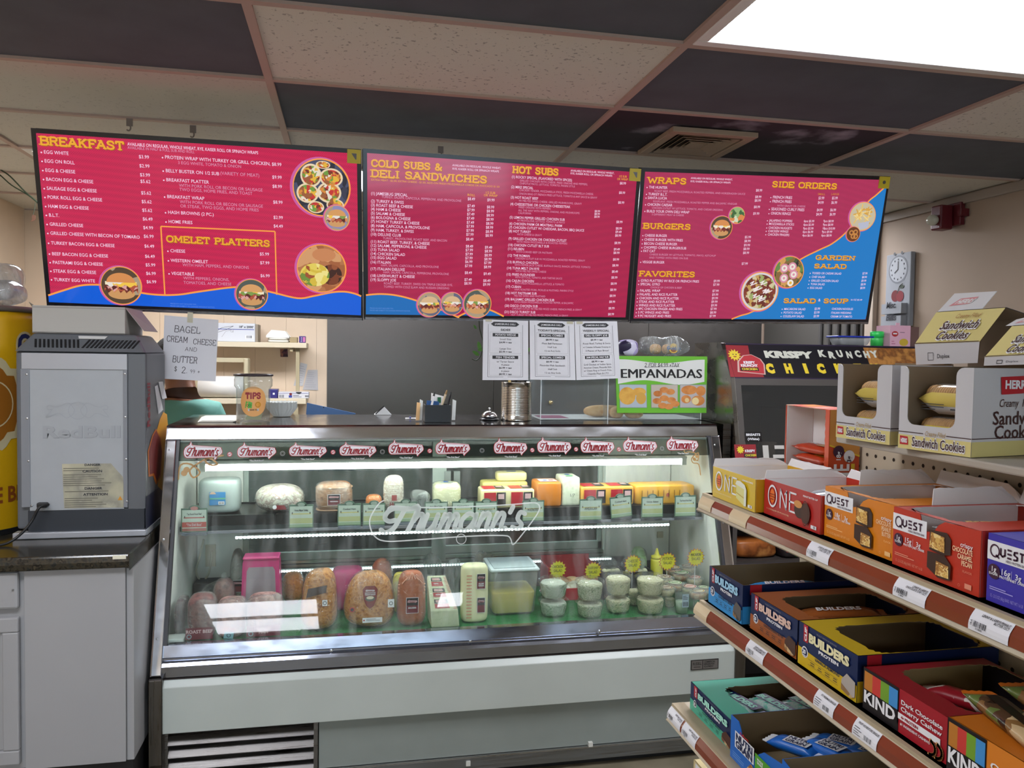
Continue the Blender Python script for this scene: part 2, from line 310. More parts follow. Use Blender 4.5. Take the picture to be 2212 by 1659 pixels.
for ci in range(5):
    for ri in range(len(rowy)-1):
        k = (ci, rk(ri)); x0, x1, y0, y1 = colx[ci], colx[ci+1], rowy[ri], rowy[ri+1]
        if k in LIGHTS: continue
        mt = TDW if k == (3, 1) else TD if k in dark else (TL2 if (ci < 2 or k[1] > 1) else TL)
        if k == (3, 1): pass
        mb = MB(); q = random.uniform(0, .002)
        mb.box(x0+.004, x1-.004, y0+.004, y1-.004, CH+.006+q, CH+.02+q, mt)
        mb.done('ceiling_tile', ceil)
for x in colx[1:-1]: MB().box(x-.013, x+.013, YF, YB, CH-.002, CH+.012, tee).done('ceiling_tee', ceil)
for y in rowy[1:-1]:
    for ci in range(5):
        a, b = colx[ci]+(.013 if ci else 0), colx[ci+1]-(.013 if ci < 4 else 0)
        MB().box(a, b, y-.013, y+.013, CH-.002, CH+.011, tee).done('ceiling_tee', ceil)
for nm, y in (('wall_ledge', 0),): MB().box(XL, XR, YF, YB, CH+.05, CH+.06, mat('555555')).done('ceiling_deck', ceil)
# troffers
whitem = mat('e8e8e6', .4); 
for (ci, r), kind in LIGHTS.items():
    x0, x1 = colx[ci]+.014, colx[ci+1]-.014; y0, y1 = r*T2+.014, (r+1)*T2-.014
    lb = {(3, -1): 'bright recessed fluorescent ceiling light at the upper right', (1, -2): 'recessed fluorescent ceiling light just above the top left of the view'}.get((ci, r), 'recessed fluorescent ceiling light %s' % {(1, -9): 'far behind the camera on the left, nearer of two', (1, -10): 'far behind the camera on the left, farther of two', (3, -9): 'far behind the camera on the right', (1, 3): 'over the kitchen hidden behind the left menu', (2, 3): 'over the kitchen hidden behind the middle menu', (4, 4): 'over the back corner of the kitchen'}.get((ci, r), ''))
    t = thing('ceiling_light', lb, 'ceiling light', ((x0+x1)/2, (y0+y1)/2, CH), 'recessed ceiling lights')
    mb = MB(); f = .035
    for a, b, c, d in ((x0, x1, y0, y0+f), (x0, x1, y1-f, y1), (x0, x0+f, y0+f, y1-f), (x1-f, x1, y0+f, y1-f)): mb.box(a, b, c, d, CH-.004, CH+.02, whitem)
    mb.done('light_frame', t, bevel=.003)
    s = KITCHEN if kind == 'k' else TROFFER
    mb = MB(); em = mat('f4f7ff', emit=s); mb.box(x0+f, x1-f, y0+f, y1-f, CH+.004, CH+.012, em); mb.done('diffuser', t)
# walls, floor
wallm = mat('d9c3ae', .7, noise_amt=.05, nscale=3); wall_l = mat('dcc7ae', .7, noise_amt=.05, nscale=3)
struct('floor', mb=MB().box(XL-.1, XR+.1, YF-.1, YB+.1, -.05, 0, mottled(['7d7562', '6d6553', '857c69'], 4, .45, kind='n')))
wb = struct('wall_back', mb=MB().box(XL-.1, XR+.1, YB+.012, YB+.1, 0, CH+.06, mat('a08c7c', .8)))
x = XL
while x < .3:
    MB().box(x+.0006, x+.2094, YB, YB+.012, 0, CH+.0, wall_l).done('wall_panel_board', wb); x += .21
struct('wall_left', mb=MB().box(XL-.1, XL, YF, YB, 0, CH+.06, wall_l))
wf = MB(); wfm = mat('a89a8c', .8)
for b in ((XL-.1, XR+.1, 0, .75), (XL-.1, XR+.1, 2.25, CH+.06), (XL-.1, -1.5, .75, 2.25), (3.2, XR+.1, .75, 2.25)): wf.box(b[0], b[1], YF-.1, YF, b[2], b[3], wfm)
struct('wall_front', mb=wf)
wi = struct('added_window_1', mb=(lambda m_: [m_.box(a, b, YF-.07, YF-.03, c_, d, mat('6a6a6c', .4)) for a, b, c_, d in ((-1.5, 3.2, .75, .8), (-1.5, 3.2, 2.2, 2.25), (-1.5, -1.45, .8, 2.2), (3.15, 3.2, .8, 2.2), (.05, .1, .8, 2.2), (1.6, 1.65, .8, 2.2))] and m_)(MB()))  # unseen storefront window, added to let daylight brighten the ceiling
for a, b in ((-1.45, .05), (.1, 1.6), (1.65, 3.15)): MB().box(a, b, YF-.053, YF-.047, .8, 2.2, glass('f4fafa', .0, .02, 1.45, 'win')).done('pane', wi)
wr = struct('wall_right', mb=MB().box(XR, XR+.1, YF, YB, 0, CH+.06, mat('a3907f', .75, noise_amt=.05, nscale=3)))
struct('trim_1', mb=MB().box(XR-.02, XR-.001, YF, 2.3, CH-.05, CH-.0, mat('9c9086', .6)), bevel=.004)
struct('trim_2', mb=MB().box(XR-.035, XR-.001, 2.28, 2.36, 0, CH-.05, mat('a8998a', .6)), bevel=.004)
struct('trim_3', mb=MB().box(XR-.012, XR-.001, YF, 2.28, .0, .1, mat('3a3634', .6)))
st_dark = steel('6a6663', .42, (3, 1, 3), .03)
sp = thing('wall_cladding', 'dark grey stainless steel sheets covering the wall behind the counter', 'wall panel', (1.8, YB, 1.2))
for i, (a, b) in enumerate(((.115, 1.33), (1.333, 2.55), (2.553, XR-.04))): MB().box(a, b, YB-.012, YB-.001, .05, 2.12, st_dark).done('steel_sheet', sp)
MB().box(XR-.02, XR-.004, 2.4, YB-.02, .05, 2.38, mat('4a4743', .6)).done('side_sheet', sp)
for k in range(5): MB().tube([(XR-.035, 2.44+.1*k, .4), (XR-.035, 2.44+.1*k, 2.36)], .014, mat('3d3a38', .7), 8).done('hanging_strip', sp)
# ceiling vent
c0 = (1.22+.42, .62+.05); 
vt = thing('ceiling_vent', 'square stepped metal air diffuser in the dark ceiling tile above the menus', 'air vent', (1.9, .92, CH))
P = [PZ(*q, CH-.012) for q in ((1375, 336), (1449, 283), (1640, 293), (1550, 343))]
cx, cy = sum(p.x for p in P)/4, sum(p.y for p in P)/4; hx = (P[2].x-P[1].x+P[3].x-P[0].x)/4; hy = (P[1].y-P[0].y+P[2].y-P[3].y)/4
vm = mat('a8937f', .5); vd = mat('3d342e', .8)
def fr(mb, h, g, z0, z1, m_):
    for a, b, c, d in ((-hx*h, hx*h, -hy*h, -hy*g), (-hx*h, hx*h, hy*g, hy*h), (-hx*h, -hx*g, -hy*g, hy*g), (hx*g, hx*h, -hy*g, hy*g)): mb.box(cx+a, cx+b, cy+c, cy+d, z0, z1, m_)
fr(mb := MB(), 1, .8, CH-.016, CH+.005, vm); mb.done('vent_flange', vt, bevel=.003)
MB().box(cx-hx*.82, cx+hx*.82, cy-hy*.82, cy+hy*.82, CH+.0, CH+.004, vd).done('vent_throat', vt)
for i in range(4):
    mb = MB(); h = .72-.14*i
    for sx, sy in ((1, 0), (-1, 0), (0, 1), (0, -1)):
        if sx: a = [(cx+sx*hx*h, cy-hy*h, CH-.014), (cx+sx*hx*h, cy+hy*h, CH-.014), (cx+sx*hx*(h-.09), cy+hy*(h-.09), CH-.001), (cx+sx*hx*(h-.09), cy-hy*(h-.09), CH-.001)]
        else: a = [(cx-hx*h, cy+sy*hy*h, CH-.014), (cx+hx*h, cy+sy*hy*h, CH-.014), (cx+hx*(h-.09), cy+sy*hy*(h-.09), CH-.001), (cx-hx*(h-.09), cy+sy*hy*(h-.09), CH-.001)]
        mb.prism(a, (0, 0, .002), vm)
    mb.done('vane', vt)
MB().box(cx-hx*.2, cx+hx*.2, cy-hy*.2, cy+hy*.2, CH-.012, CH-.008, vm).done('vent_centre', vt)
# hooks clipped to the ceiling grid behind the menus
for i, (px, py, lb) in enumerate(((280, 262, 'small painted metal hook on the ceiling grid above the breakfast menu, left one'), (417, 277, 'larger painted ceiling hook above the breakfast menu, right of the small one'), (952, 322, 'painted ceiling hook above the cold subs menu'))):
    p = PZ(px, py-6, CH-.003); hm = mat('8a7d74', .5)
    mb = MB(); mb.box(p.x-.012, p.x+.012, p.y-.002, p.y+.001, p.z-.03, p.z, hm)
    mb.tube([p+V((.008*math.cos(a)-.004, -.001, -.036+.012*math.sin(a))) for a in [math.pi*.5-i_*.5 for i_ in range(9)]], .003, hm)
    o = mb.done('ceiling_hook'); tag(o, lb, 'hook', 'hooks on the ceiling grid')
# ------------------------------------------------------------ menu screens
SR = mat('c2204e', .12, emit=1.0); SR2 = mat('a5194a', .12, emit=1.0); SR3 = mat('9c3258', .12, emit=1.0)
SB = mat('0a5cd6', .12, emit=1.0); SB2 = mat('1268b4', .12, emit=1.0)
SW = mat('f6d4ee', .2, emit=.95); SWD = mat('e79cc0', .2, emit=.85); SY = mat('e8a531', .2, emit=1.0); SYS = mat('a8641c', .2, emit=.9); SO = mat('f59b45', .2, emit=1.0); SP = mat('cf5fa8', .2, emit=.9)
def redscreen(base, dot, name):     # dot-screen pattern of the menu background, brightness falls off as on the panel
    m = bpy.data.materials.new(name); m.use_nodes = True; nt = m.node_tree; b = nt.nodes['Principled BSDF']; b.inputs['Base Color'].default_value = (.01, .01, .01, 1); b.inputs['Roughness'].default_value = .1
    tc = nt.nodes.new('ShaderNodeTexCoord'); mp = nt.nodes.new('ShaderNodeMapping'); mp.inputs['Rotation'].default_value = (0, .785, 0); ck = nt.nodes.new('ShaderNodeTexVoronoi'); ck.inputs['Scale'].default_value = 180; ck.inputs['Randomness'].default_value = 0
    rp = nt.nodes.new('ShaderNodeValToRGB'); e = rp.color_ramp.elements; e[0].position = .3; e[1].position = .5; e[0].color = lin(dot); e[1].color = lin(base)
    nt.links.new(tc.outputs['Object'], mp.inputs[0]); nt.links.new(mp.outputs[0], ck.inputs['Vector']); nt.links.new(ck.outputs['Distance'], rp.inputs[0])
    nt.links.new(rp.outputs[0], b.inputs['Emission Color']); b.inputs['Emission Strength'].default_value = 1; return m
bez = mat('16141a', .25, spec=.6); lipm = steel('9a9ca4', .25)
def tv_axes(yaw, tilt, roll):
    cy, sy = math.cos(yaw), math.sin(yaw); ux = V((cy, sy, 0)); nh = V((sy, -cy, 0)); uz = V((0, 0, 1))*math.cos(tilt)+nh*math.sin(tilt)
    a = ux*math.cos(roll)+uz*math.sin(roll); b = -ux*math.sin(roll)+uz*math.cos(roll); return a, b, a.cross(b)
class TV:
    def __init__(s, c, ang, px, label, red):
        s.c = V(c); s.ux, s.uz, s.n = tv_axes(*ang); s.O = s.c
        s.q = [s.at(*p) for p in px]                    # tl tr br bl
        bl = s.q[3]; s.t = thing('menu_screen', label, 'television', tuple(s.c), 'lit menu televisions over the deli counter')
        mb = MB(); th = s.n*-.045; R = [s.O+s.ux*u+s.uz*v for u, v in s.q]; mb.prism([R[3], R[2], R[1], R[0]], th, bez); mb.done('bezel', s.t, bevel=.004)
        cc = s.c; mb = MB(); back = -s.n
        mb.obox(cc-s.n*.09, s.ux*.22, s.uz*.14, s.n*.045, mat('1c1c1e', .5)); mb.done('back_housing', s.t)
        mb = MB(); tp = cc-s.n*.13; mb.tube([tp, V((tp.x, tp.y+1.15, tp.z+.02)), V((tp.x, tp.y+1.15, CH-.004))], .02, mat('1c1c1e', .4), 10); mb.box(tp.x-.06, tp.x+.06, tp.y+1.09, tp.y+1.21, CH-.012, CH-.003, mat('1c1c1e', .4)); mb.done('ceiling_mount', s.t)
        mg = .012
        k = [s.q[0], s.q[1], s.q[2], s.q[3]]; cu = sum(a for a, b in k)/4; cv = sum(b for a, b in k)/4
        s.s = [(a+(mg if a < cu else -mg), b+(mg*1.4 if b < cv else -mg)) for a, b in k]
        s.sh = Sheet(lambda u, v: s.O+s.ux*u+s.uz*v, s.n, .0006)
        s.sh.poly([s.s[3], s.s[2], s.s[1], s.s[0]], red, 1)
        # silver lower edge
        (a, b), (c_, d) = s.q[3], s.q[2]; mb = MB(); A = s.O+s.ux*a+s.uz*b; B = s.O+s.ux*c_+s.uz*d; mb.prism([A-s.uz*.004, B-s.uz*.004, B+s.uz*.006, A+s.uz*.006], s.n*.004, lipm); mb.done('chrome_lip', s.t)
        s.pr = Sheet(s.sh.fn, s.n, .0006); s.zc = None
    def at(s, x, y): d = ray(x, y); t = (s.c-CAM).dot(s.n)/d.dot(s.n); p = CAM+d*t-s.c; return p.dot(s.ux), p.dot(s.uz)
    def region(s, k, ox, oy): s.zc = (k, ox, oy)
    def z(s, x, y): k, ox, oy = s.zc; return s.at(ox+x/k, oy+y/k)
    def T(s, x, y, txt, h, m_=None, bold=0, l=3, **k): u, v = s.z(x, y); s.pr.text(txt, u, v, h, m_ or SW, l, bold=bold, **k)
    def H(s, x, y, txt, x2, h):     # slab heading from x to x2
        u, v = s.z(x, y); u2, _ = s.z(x2, y); s.pr.stext(txt, u+.0025, v-.0025, h, SYS, 1.5, 1, 3, fit=u2-u); s.pr.stext(txt, u, v, h, SY, 1.5, 1, 4, fit=u2-u)
    def photo(s, x, y, r, kind, l=3):
        u, v = s.z(x, y); r = r/s.zc[0]*mpp(s.c); p = s.pr; k = 1
        p.disc(u-r*.04, v, r*1.1, SP, l, 40); p.disc(u+r*.01, v, r*1.05, SO, l+1, 40); food(p, u, v, r, kind, l+2)
    def finish(s):
        s.sh.mb.done('screen_glass', s.t); s.pr.mb.done('menu_print', s.t)
def food(p, u, v, r, kind, l):
    E_ = .95
    m1 = lambda c, e=E_: mat(c, .3, emit=e)
    if kind == 'wraps':
        p.disc(u, v, r, mottled(['3b3b4e', '4a4f6a', '2a2a36'], 30, emit=.9), l, 40)
        fill = mottled(['c7342f', 'e6b53a', '6f9a3e', '9c5b34', 'e8dcc8', '7a2f22', 'd98a3a'], 75, emit=.95)
        for a, b, c, d in ((-.38, .42, .38, .42), (.35, .38, .42, .34), (-.5, -.22, .4, .36), (.28, -.16, .44, .38), (-.2, -.72, .3, .22), (.5, -.6, .32, .22), (.05, .82, .26, .14)):
            p.disc(u+a*r, v+b*r, c*r, m1('ead3b0'), l+1, 24, d*r); p.disc(u+a*r, v+b*r, c*r*.84, fill, l+2, 24, d*r*.82)
    elif kind in ('burger', 'sub', 'muffin', 'rounds'):
        bg = {'burger': '5a4632', 'sub': '6a6a86', 'muffin': '9a94c4', 'rounds': '58605a'}[kind]; p.disc(u, v, r, mottled([bg, 'b9a489', bg], 18, emit=.8), l, 40)
        bun = m1({'burger': 'd98f52', 'sub': 'd8b489', 'muffin': 'd79a5b', 'rounds': 'd9a066'}[kind])
        p.disc(u, v-.45*r, .68*r, m1('cf9a62'), l+1, 24, .3*r)
        p.poly([(u+(-.85+.1*i)*r, v+(-.32+.1*math.sin(i*2.1))*r) for i in range(18)]+[(u+(.85-.1*i)*r, v+(.05+.06*math.sin(i*1.7))*r) for i in range(18)], mottled(['7c2f24', 'b5533a', '5b221d', 'd98c5a', 'e2a5a0'], 70, emit=.9), l+2)
        p.poly([(u+(-.8+.1*i)*r, v+(-.02+.07*math.sin(i*1.3+1))*r) for i in range(17)]+[(u+(.8-.1*i)*r, v+.22*r) for i in range(17)], mottled(['f2e4c2', 'f3c64a', 'e9e2d8', '7f9b4a' if kind != 'burger' else 'f0dca0'], 50, emit=.95), l+3)
        p.disc(u, v+.18*r, .72*r, bun, l+4, 24, .52*r, 0, 180)
    elif kind == 'platter':
        p.disc(u, v, r, mottled(['b9764a', 'a8623a', 'd99f6d'], 25, emit=.9), l, 40)
        p.disc(u+.42*r, v-.25*r, .45*r, mottled(['5c2b1a', '7c3d22', '3f1e14', '9a5530'], 45, emit=.9), l+1, 24); p.disc(u-.28*r, v-.28*r, .62*r, mottled(['e3cd5a', 'd6b93f', 'efe08a', '6f8f3a', 'a0522d'], 45, emit=.95), l+2, 24, .5*r); p.disc(u+.1*r, v+.6*r, .5*r, m1('c98456'), l+1, 16, .28*r)
    elif kind == 'fries':
        p.disc(u, v, r, m1('c9bda0'), l, 36); rr = random.Random(4)
        for i in range(26): a = rr.uniform(0, 3.1); x, y = rr.uniform(-.5, .5)*r, rr.uniform(-.3, .6)*r; p.line([(u+x-.3*r*math.cos(a), v+y-.3*r*math.sin(a)), (u+x+.3*r*math.cos(a), v+y+.3*r*math.sin(a))], .09*r, m1(rr.choice(('e9c069', 'd9a447', 'f0d591'))), l+1+i % 3, 0)
        p.poly([(u-.3*r, v-.5*r), (u+.6*r, v-.3*r), (u+.5*r, v-.8*r), (u-.1*r, v-.95*r)], m1('b9bccf'), l+4)
    elif kind == 'rings':
        p.disc(u, v, r, m1('6b3a22'), l, 24)
        for a, b in ((-.3, .2), (.3, .3), (0, -.3), (.4, -.3)): p.ring(u+a*r, v+b*r, .18*r, .36*r, m1('c78645'), l+1, 14)
    elif kind == 'gyro':
        p.disc(u, v, r, m1('d8d2d6'), l, 40); p.disc(u, v, r*.9, mottled(['8a3d2c', 'c9a15a', '6c2c22', 'a2b06a', 'd9c9a0', '7a3426'], 60, emit=.9), l+1, 40); rr = random.Random(3)
        for i in range(9): x, y = rr.uniform(-.6, .3)*r, rr.uniform(-.5, .6)*r; p.line([(u+x, v+y), (u+x+.2*r, v+y+.12*r), (u+x+.05*r, v+y-.1*r), (u+x+.4*r, v+y+.05*r)], .05*r, m1('f3e9ea'), l+2, 1)
    elif kind == 'rolls':
        p.disc(u, v, r, mottled(['4a5a34', '2f2a2a', '8a6a3a', 'd9a05a', '6a8a4a'], 40, emit=.9), l, 36)
        for a, b in ((-.35, .25), (.2, .35), (-.3, -.4), (.35, -.15)): p.disc(u+a*r, v+b*r, .3*r, m1('d98fa6'), l+1, 18); p.ring(u+a*r, v+b*r, .08*r, .2*r, m1('efe6da'), l+2, 14)
        p.disc(u+.2*r, v-.7*r, .22*r, m1('f2ece2'), l+1, 14); p.disc(u+.2*r, v-.7*r, .1*r, m1('e9b945'), l+2, 10)
    elif kind == 'green': p.disc(u, v, r, mottled(['5f8a4a', '9ab87a', 'd8e0c0', 'e08a4a', '3f6a3a'], 60, emit=.9), l, 30)
def wave(tv, pts, col, base):       # blue area under a wavy orange line; pts in zoom coordinates
    q = [tv.z(*p) for p in pts]; q = smooth2(q, 5); (a, _), (b, _) = tv.s[3], tv.s[2]; bl, br = tv.s[3], tv.s[2]
    for p0, p1 in zip(q, q[1:]):
        yb = lambda u: bl[1]+(br[1]-bl[1])*(u-bl[0])/(br[0]-bl[0])
        tv.sh.poly([(p0[0], yb(p0[0])), (p1[0], yb(p1[0])), p1, p0], col, 2)
    tv.sh.line(q, .0065, SO, 3)
RS1 = redscreen('c81f50', 'b01c4a', 'red_dot_screen'); RS2 = redscreen('ac1b4a', '9c1946', 'red_dot_screen_deep'); RS3 = redscreen('ad2f58', 'a22c54', 'red_dot_screen_pale')
# --- breakfast
tv = TV((-.253, .938, 1.991), (-.016, .254, -.008), [(69, 279), (778, 325), (782, 690), (104, 662)], 'left menu television reading BREAKFAST and OMELET PLATTERS', RS1)
tv.region(3.771, 60, 260)
tv.H(104, 195, 'BREAKFAST', 790, .026)
tv.T(813, 205, 'AVAILABLE ON REGULAR, WHOLE WHEAT, RYE, KAISER ROLL OR SPINACH WRAPS', .0108, bold=.008, fit=.445); tv.T(814, 232, 'AVAILABLE IN HALF & FULL SUB AND ROLL', .0095, SWD, fit=.225)
H1 = .0115
for y, s in ((270, 'EGG WHITE'), (343, 'EGG ON ROLL'), (418, 'EGG & CHEESE'), (491, 'BACON EGG & CHEESE'), (565, 'SAUSAGE EGG & CHEESE'), (637, 'PORK ROLL EGG & CHEESE'), (711, 'HAM EGG & CHEESE'), (783, 'B.L.T.'), (857, 'GRILLED CHEESE'), (930, 'GRILLED CHEESE WITH BECON OF TOMARO'), (1010, 'TURKEY BACON EGG & CHEESE'), (1098, 'BEEF BACON EGG & CHEESE'), (1168, 'PASTRAMI EGG & CHEESE'), (1238, 'STEAK EGG & CHEESE'), (1308, 'TURKEY EGG WHITE')):
    x = 132+(y-270)*.08; tv.T(x, y, s, H1, bold=.006, sx=.89); u, v = tv.z(x-20, y-9); tv.pr.disc(u, v, .0028, SW, 3, 8)
for y, s in zip((308, 382, 455, 508, 602, 673, 743, 814, 885, 955, 1035, 1118, 1188, 1257, 1325), '3.99 2.99 3.99 5.62 5.62 5.62 5.62 6.49 4.99 6.99 6.49 6.49 5.99 6.99 6.99'.split()): tv.T(905+(y-308)*.062, y, '$'+s, H1, bold=.006, sx=.92)
wave(tv, [(168, 1425), (290, 1385), (430, 1345), (560, 1338), (700, 1350), (930, 1405), (1100, 1422), (1240, 1418), (1360, 1400), (1500, 1380), (1660, 1360), (1800, 1360), (1990, 1400), (2200, 1448), (2330, 1430), (2480, 1400), (2580, 1395), (2660, 1410), (2716, 1432)], SB, 0)
tv.photo(763, 1345, 150, 'burger')
tv.region(3.949, 330, 280)
for x, y, s, b, h in ((104, 247, 'PROTEIN WRAP WITH TURKEY OR GRILL CHICKEN,', 1, H1), (215, 293, '3 EGG WHITE, TOMATO & ONION', 0, H1*.9), (110, 362, 'BELLY BUSTER ON 1/2 SUB', 1, H1), (575, 384, '(VARIETY OF MEAT)', 0, H1), (115, 440, 'BREAKFAST PLATTER', 1, H1), (225, 487, 'WITH PORK ROLL OR BECON OR SAUSAGE', 0, H1*.95), (228, 522, 'TWO EGGS, HOME FRIES, AND TOAST', 0, H1*.95), (122, 583, 'BREAKFAST WRAP', 1, H1), (232, 627, 'WITH PORK ROLL OR BECON OR SAUSAGE', 0, H1*.95), (235, 663, 'OR STEAK, TWO EGGS, AND HOME FRIES', 0, H1*.95), (130, 717, 'HASH BROWNS (2 PC.)', 1, H1), (134, 796, 'HOME FRIES', 1, H1),
                      (150, 1045, 'CHEESE', 1, H1), (154, 1127, 'WESTERN OMELET', 1, H1), (255, 1165, 'WITH HAM, PEPPERS, AND ONIONS', 0, H1*.95), (160, 1238, 'VEGETABLE', 1, H1), (262, 1277, 'WITH PEPPERS, ONIONS,', 0, H1*.95), (263, 1315, 'TOMATOES, AND CHEESE', 0, H1*.95)):
    tv.T(x, y, s, h, SW if b else SWD, bold=.006*b, sx=.93)
    if b: u, v = tv.z(x-20, y-8); tv.pr.disc(u, v, .0028, SW, 3, 8)
for x, y, s in ((1015, 307, '8.99'), (1018, 417, '9.99'), (1020, 495, '8.99'), (1026, 630, '8.99'), (1029, 760, '2.99'), (1030, 834, '4.49'), (912, 1072, '5.99'), (915, 1147, '7.99'), (918, 1257, '6.99')): tv.T(x, y, '$'+s, H1, bold=.006, sx=.92)
fr_ = [tv.z(*p) for p in ((104, 1405), (70, 825), (1043, 868), (1058, 1408))]; tv.pr.line(fr_, .005, SO, 3, 0)
tv.H(118, 955, 'OMELET PLATTERS', 1003, .0215)
tv.photo(1440, 495, 232, 'wraps'); tv.photo(1572, 752, 105, 'muffin', 9); tv.photo(1440, 1185, 204, 'platter'); tv.photo(845, 1405, 130, 'rounds')
for k, s in enumerate(('PRICES DO NOT INCLUDE TAX.', 'PRICES ARE SUBJECT TO CHANGE WITHOUT NOTICE.')): tv.T(150, 1488+k*20, s, .0045, mat('6f9ae8', .2, emit=.9))
u, v = tv.s[1]; ym = mat('c9b32a', .4); mb = MB(); A = tv.O+tv.ux*(u-.035)+tv.uz*(v-.036)
mb.prism([A, A+tv.ux*.05, A+tv.ux*.05+tv.uz*.05, A+tv.uz*.05], tv.n*.004, ym); sh = flat(A+tv.n*.004, tv.ux, tv.uz); sh.mb = mb; sh.poly([(.015, .036), (.034, .036), (.034, .014), (.03, .014)], mat('6b6a6a'), 1); mb.done('corner_sticker', tv.t, label='yellow energy sticker')
tv.finish(); TV1 = tv
# --- cold and hot subs
tv = TV((.885, .986, 2.001), (.035, .18, .01), [(786, 323), (1383, 366), (1356, 694), (789, 688)], 'middle menu television reading COLD SUBS and HOT SUBS', RS2)
tv.region(4.253, 780, 310)
tv.H(92, 208, 'COLD SUBS &', 748, .0235); tv.H(92, 303, 'DELI SANDWICHES', 1163, .0245)
tv.T(838, 208, 'AVAILABLE ON REGULAR, WHOLE WHEAT,', .0075, bold=.008, fit=.195); tv.T(838, 240, 'RYE, KAISER ROLL OR SPINACH WRAPS', .0075, bold=.008, fit=.187)
tv.T(92, 340, 'EXTRA MEAT - $2.00; EXTRA CHEESE - $1.00; ADD-ON FRESH MOZZARELLA CHEESE OR AVOCADO $1.50', .0065, SY, fit=.505)
tv.T(975, 482, 'ROLL', .009, SY, bold=.008); tv.T(1140, 460, '1/2 SUB', .0085, SY, bold=.008); tv.T(1125, 484, 'OR WRAP', .0085, SY, bold=.008)
H2 = .0108
for y, s in ((470, '(1) JAMESBUG SPECIAL'), (540, '(2) TURKEY & SWISS'), (577, '(3) ROAST BEEF & CHEESE'), (614, '(4) HAM & CHEESE'), (652, '(5) SALAMI & CHEESE'), (690, '(6) BOLOGNA & CHEESE'), (727, '(7) HONEY TURKEY & CHEESE'), (766, '(8) HAM, CAPICOLA, & PROVOLONE'), (805, '(9) HAM, TURKEY, & SWISS'), (845, '(10) DELUXE CLUB'), (912, '(11) ROAST BEEF, TURKEY, & CHEESE'), (948, '(12) SALAMI, PEPPERONI, & CHEESE'), (985, '(13) TUNA SALAD'), (1023, '(14) CHICKEN SALAD'), (1059, '(15) EGG SALAD'), (1100, '(16) ITALIAN'), (1162, '(17) ITALIAN DELUXE'), (1225, '(18) LIVERWURST & CHEESE'), (1262, '(19) SLOPPY JOE')): tv.T(90-(y-470)*.008, y, s, H2, bold=.006, sx=.9)
for x, y, s, w_ in ((188, 500, 'TURKEY, SALAMI, CAPICOLA, PEPPERONI, AND PROVOLONE', 715), (200, 880, 'TURKEY, PROVOLONE, ROAST BEEF, AND BACON', 580), (182, 1128, 'HAM, SALAMI, CAPICOLLA, AND PROVOLONE', 525), (202, 1192, 'HAM, SALAMI, CAPICOLA, PEPPERONI, PROVOLONE', 600), (208, 1294, 'ROAST BEEF, TURKEY, SWISS ON TRIPLE DECKER RYE,', 632), (208, 1325, 'TOPPED WITH COLE SLAW AND RUSSIAN DRESSING', 600)): tv.T(x, y, s, .0088, SWD, fit=w_*.000437)
for y, a, b in ((520, '8.49', '9.99'), (585, '7.49', '8.99'), (622, '7.99', '8.99'), (660, '7.49', '8.99'), (698, '7.49', '8.99'), (736, '7.49', '8.99'), (772, '7.99', '8.99'), (810, '7.99', '8.99'), (846, '7.99', '8.99'), (890, '8.49', ''), (955, '8.49', '9.49'), (990, '7.99', '8.99'), (1027, '7.99', '8.99'), (1063, '7.99', '8.99'), (1097, '6.99', '7.99'), (1135, '7.99', '8.99'), (1198, '8.49', '9.49'), (1261, '7.49', '8.49'), (1296, '8.99', '9.99')):
    tv.T(977-(y-520)*.04, y, '$'+a, H2, bold=.006, sx=.86)
    if b: tv.T(1157-(y-520)*.05, y+10, '$'+b, H2, bold=.006, sx=.86)
wave(tv, [(45, 1392), (180, 1382), (330, 1396), (500, 1440), (720, 1520), (900, 1600)], SB2, 0)
wave(tv, [(880, 1595), (1000, 1540), (1120, 1520), (1200, 1535), (1310, 1588)], SB2, 0)
tv.photo(628, 1480, 108, 'sub'); tv.photo(835, 1470, 100, 'sub', 9); tv.photo(1065, 1470, 125, 'rounds', 15)
for k, s in enumerate(('PRICES DO NOT INCLUDE TAX.', 'PRICES ARE SUBJECT TO CHANGE WITHOUT NOTICE.')): tv.T(80, 1517+k*20, s, .0045, mat('6f9ae8', .2, emit=.9))
tv.region(4.609, 1080, 340)
tv.H(122, 150, 'HOT SUBS', 585, .0235); tv.T(702, 140, 'AVAILABLE ON REGULAR, WHOLE WHEAT,', .0075, bold=.008, fit=.188); tv.T(700, 168, 'RYE, KAISER ROLL OR SPINACH WRAPS', .0075, bold=.008, fit=.18)
tv.T(1182, 198, '1/2 SUB', .0085, SY, bold=.006, sx=.85); tv.T(1163, 225, 'OR WRAP', .0085, SY, bold=.006, sx=.85)
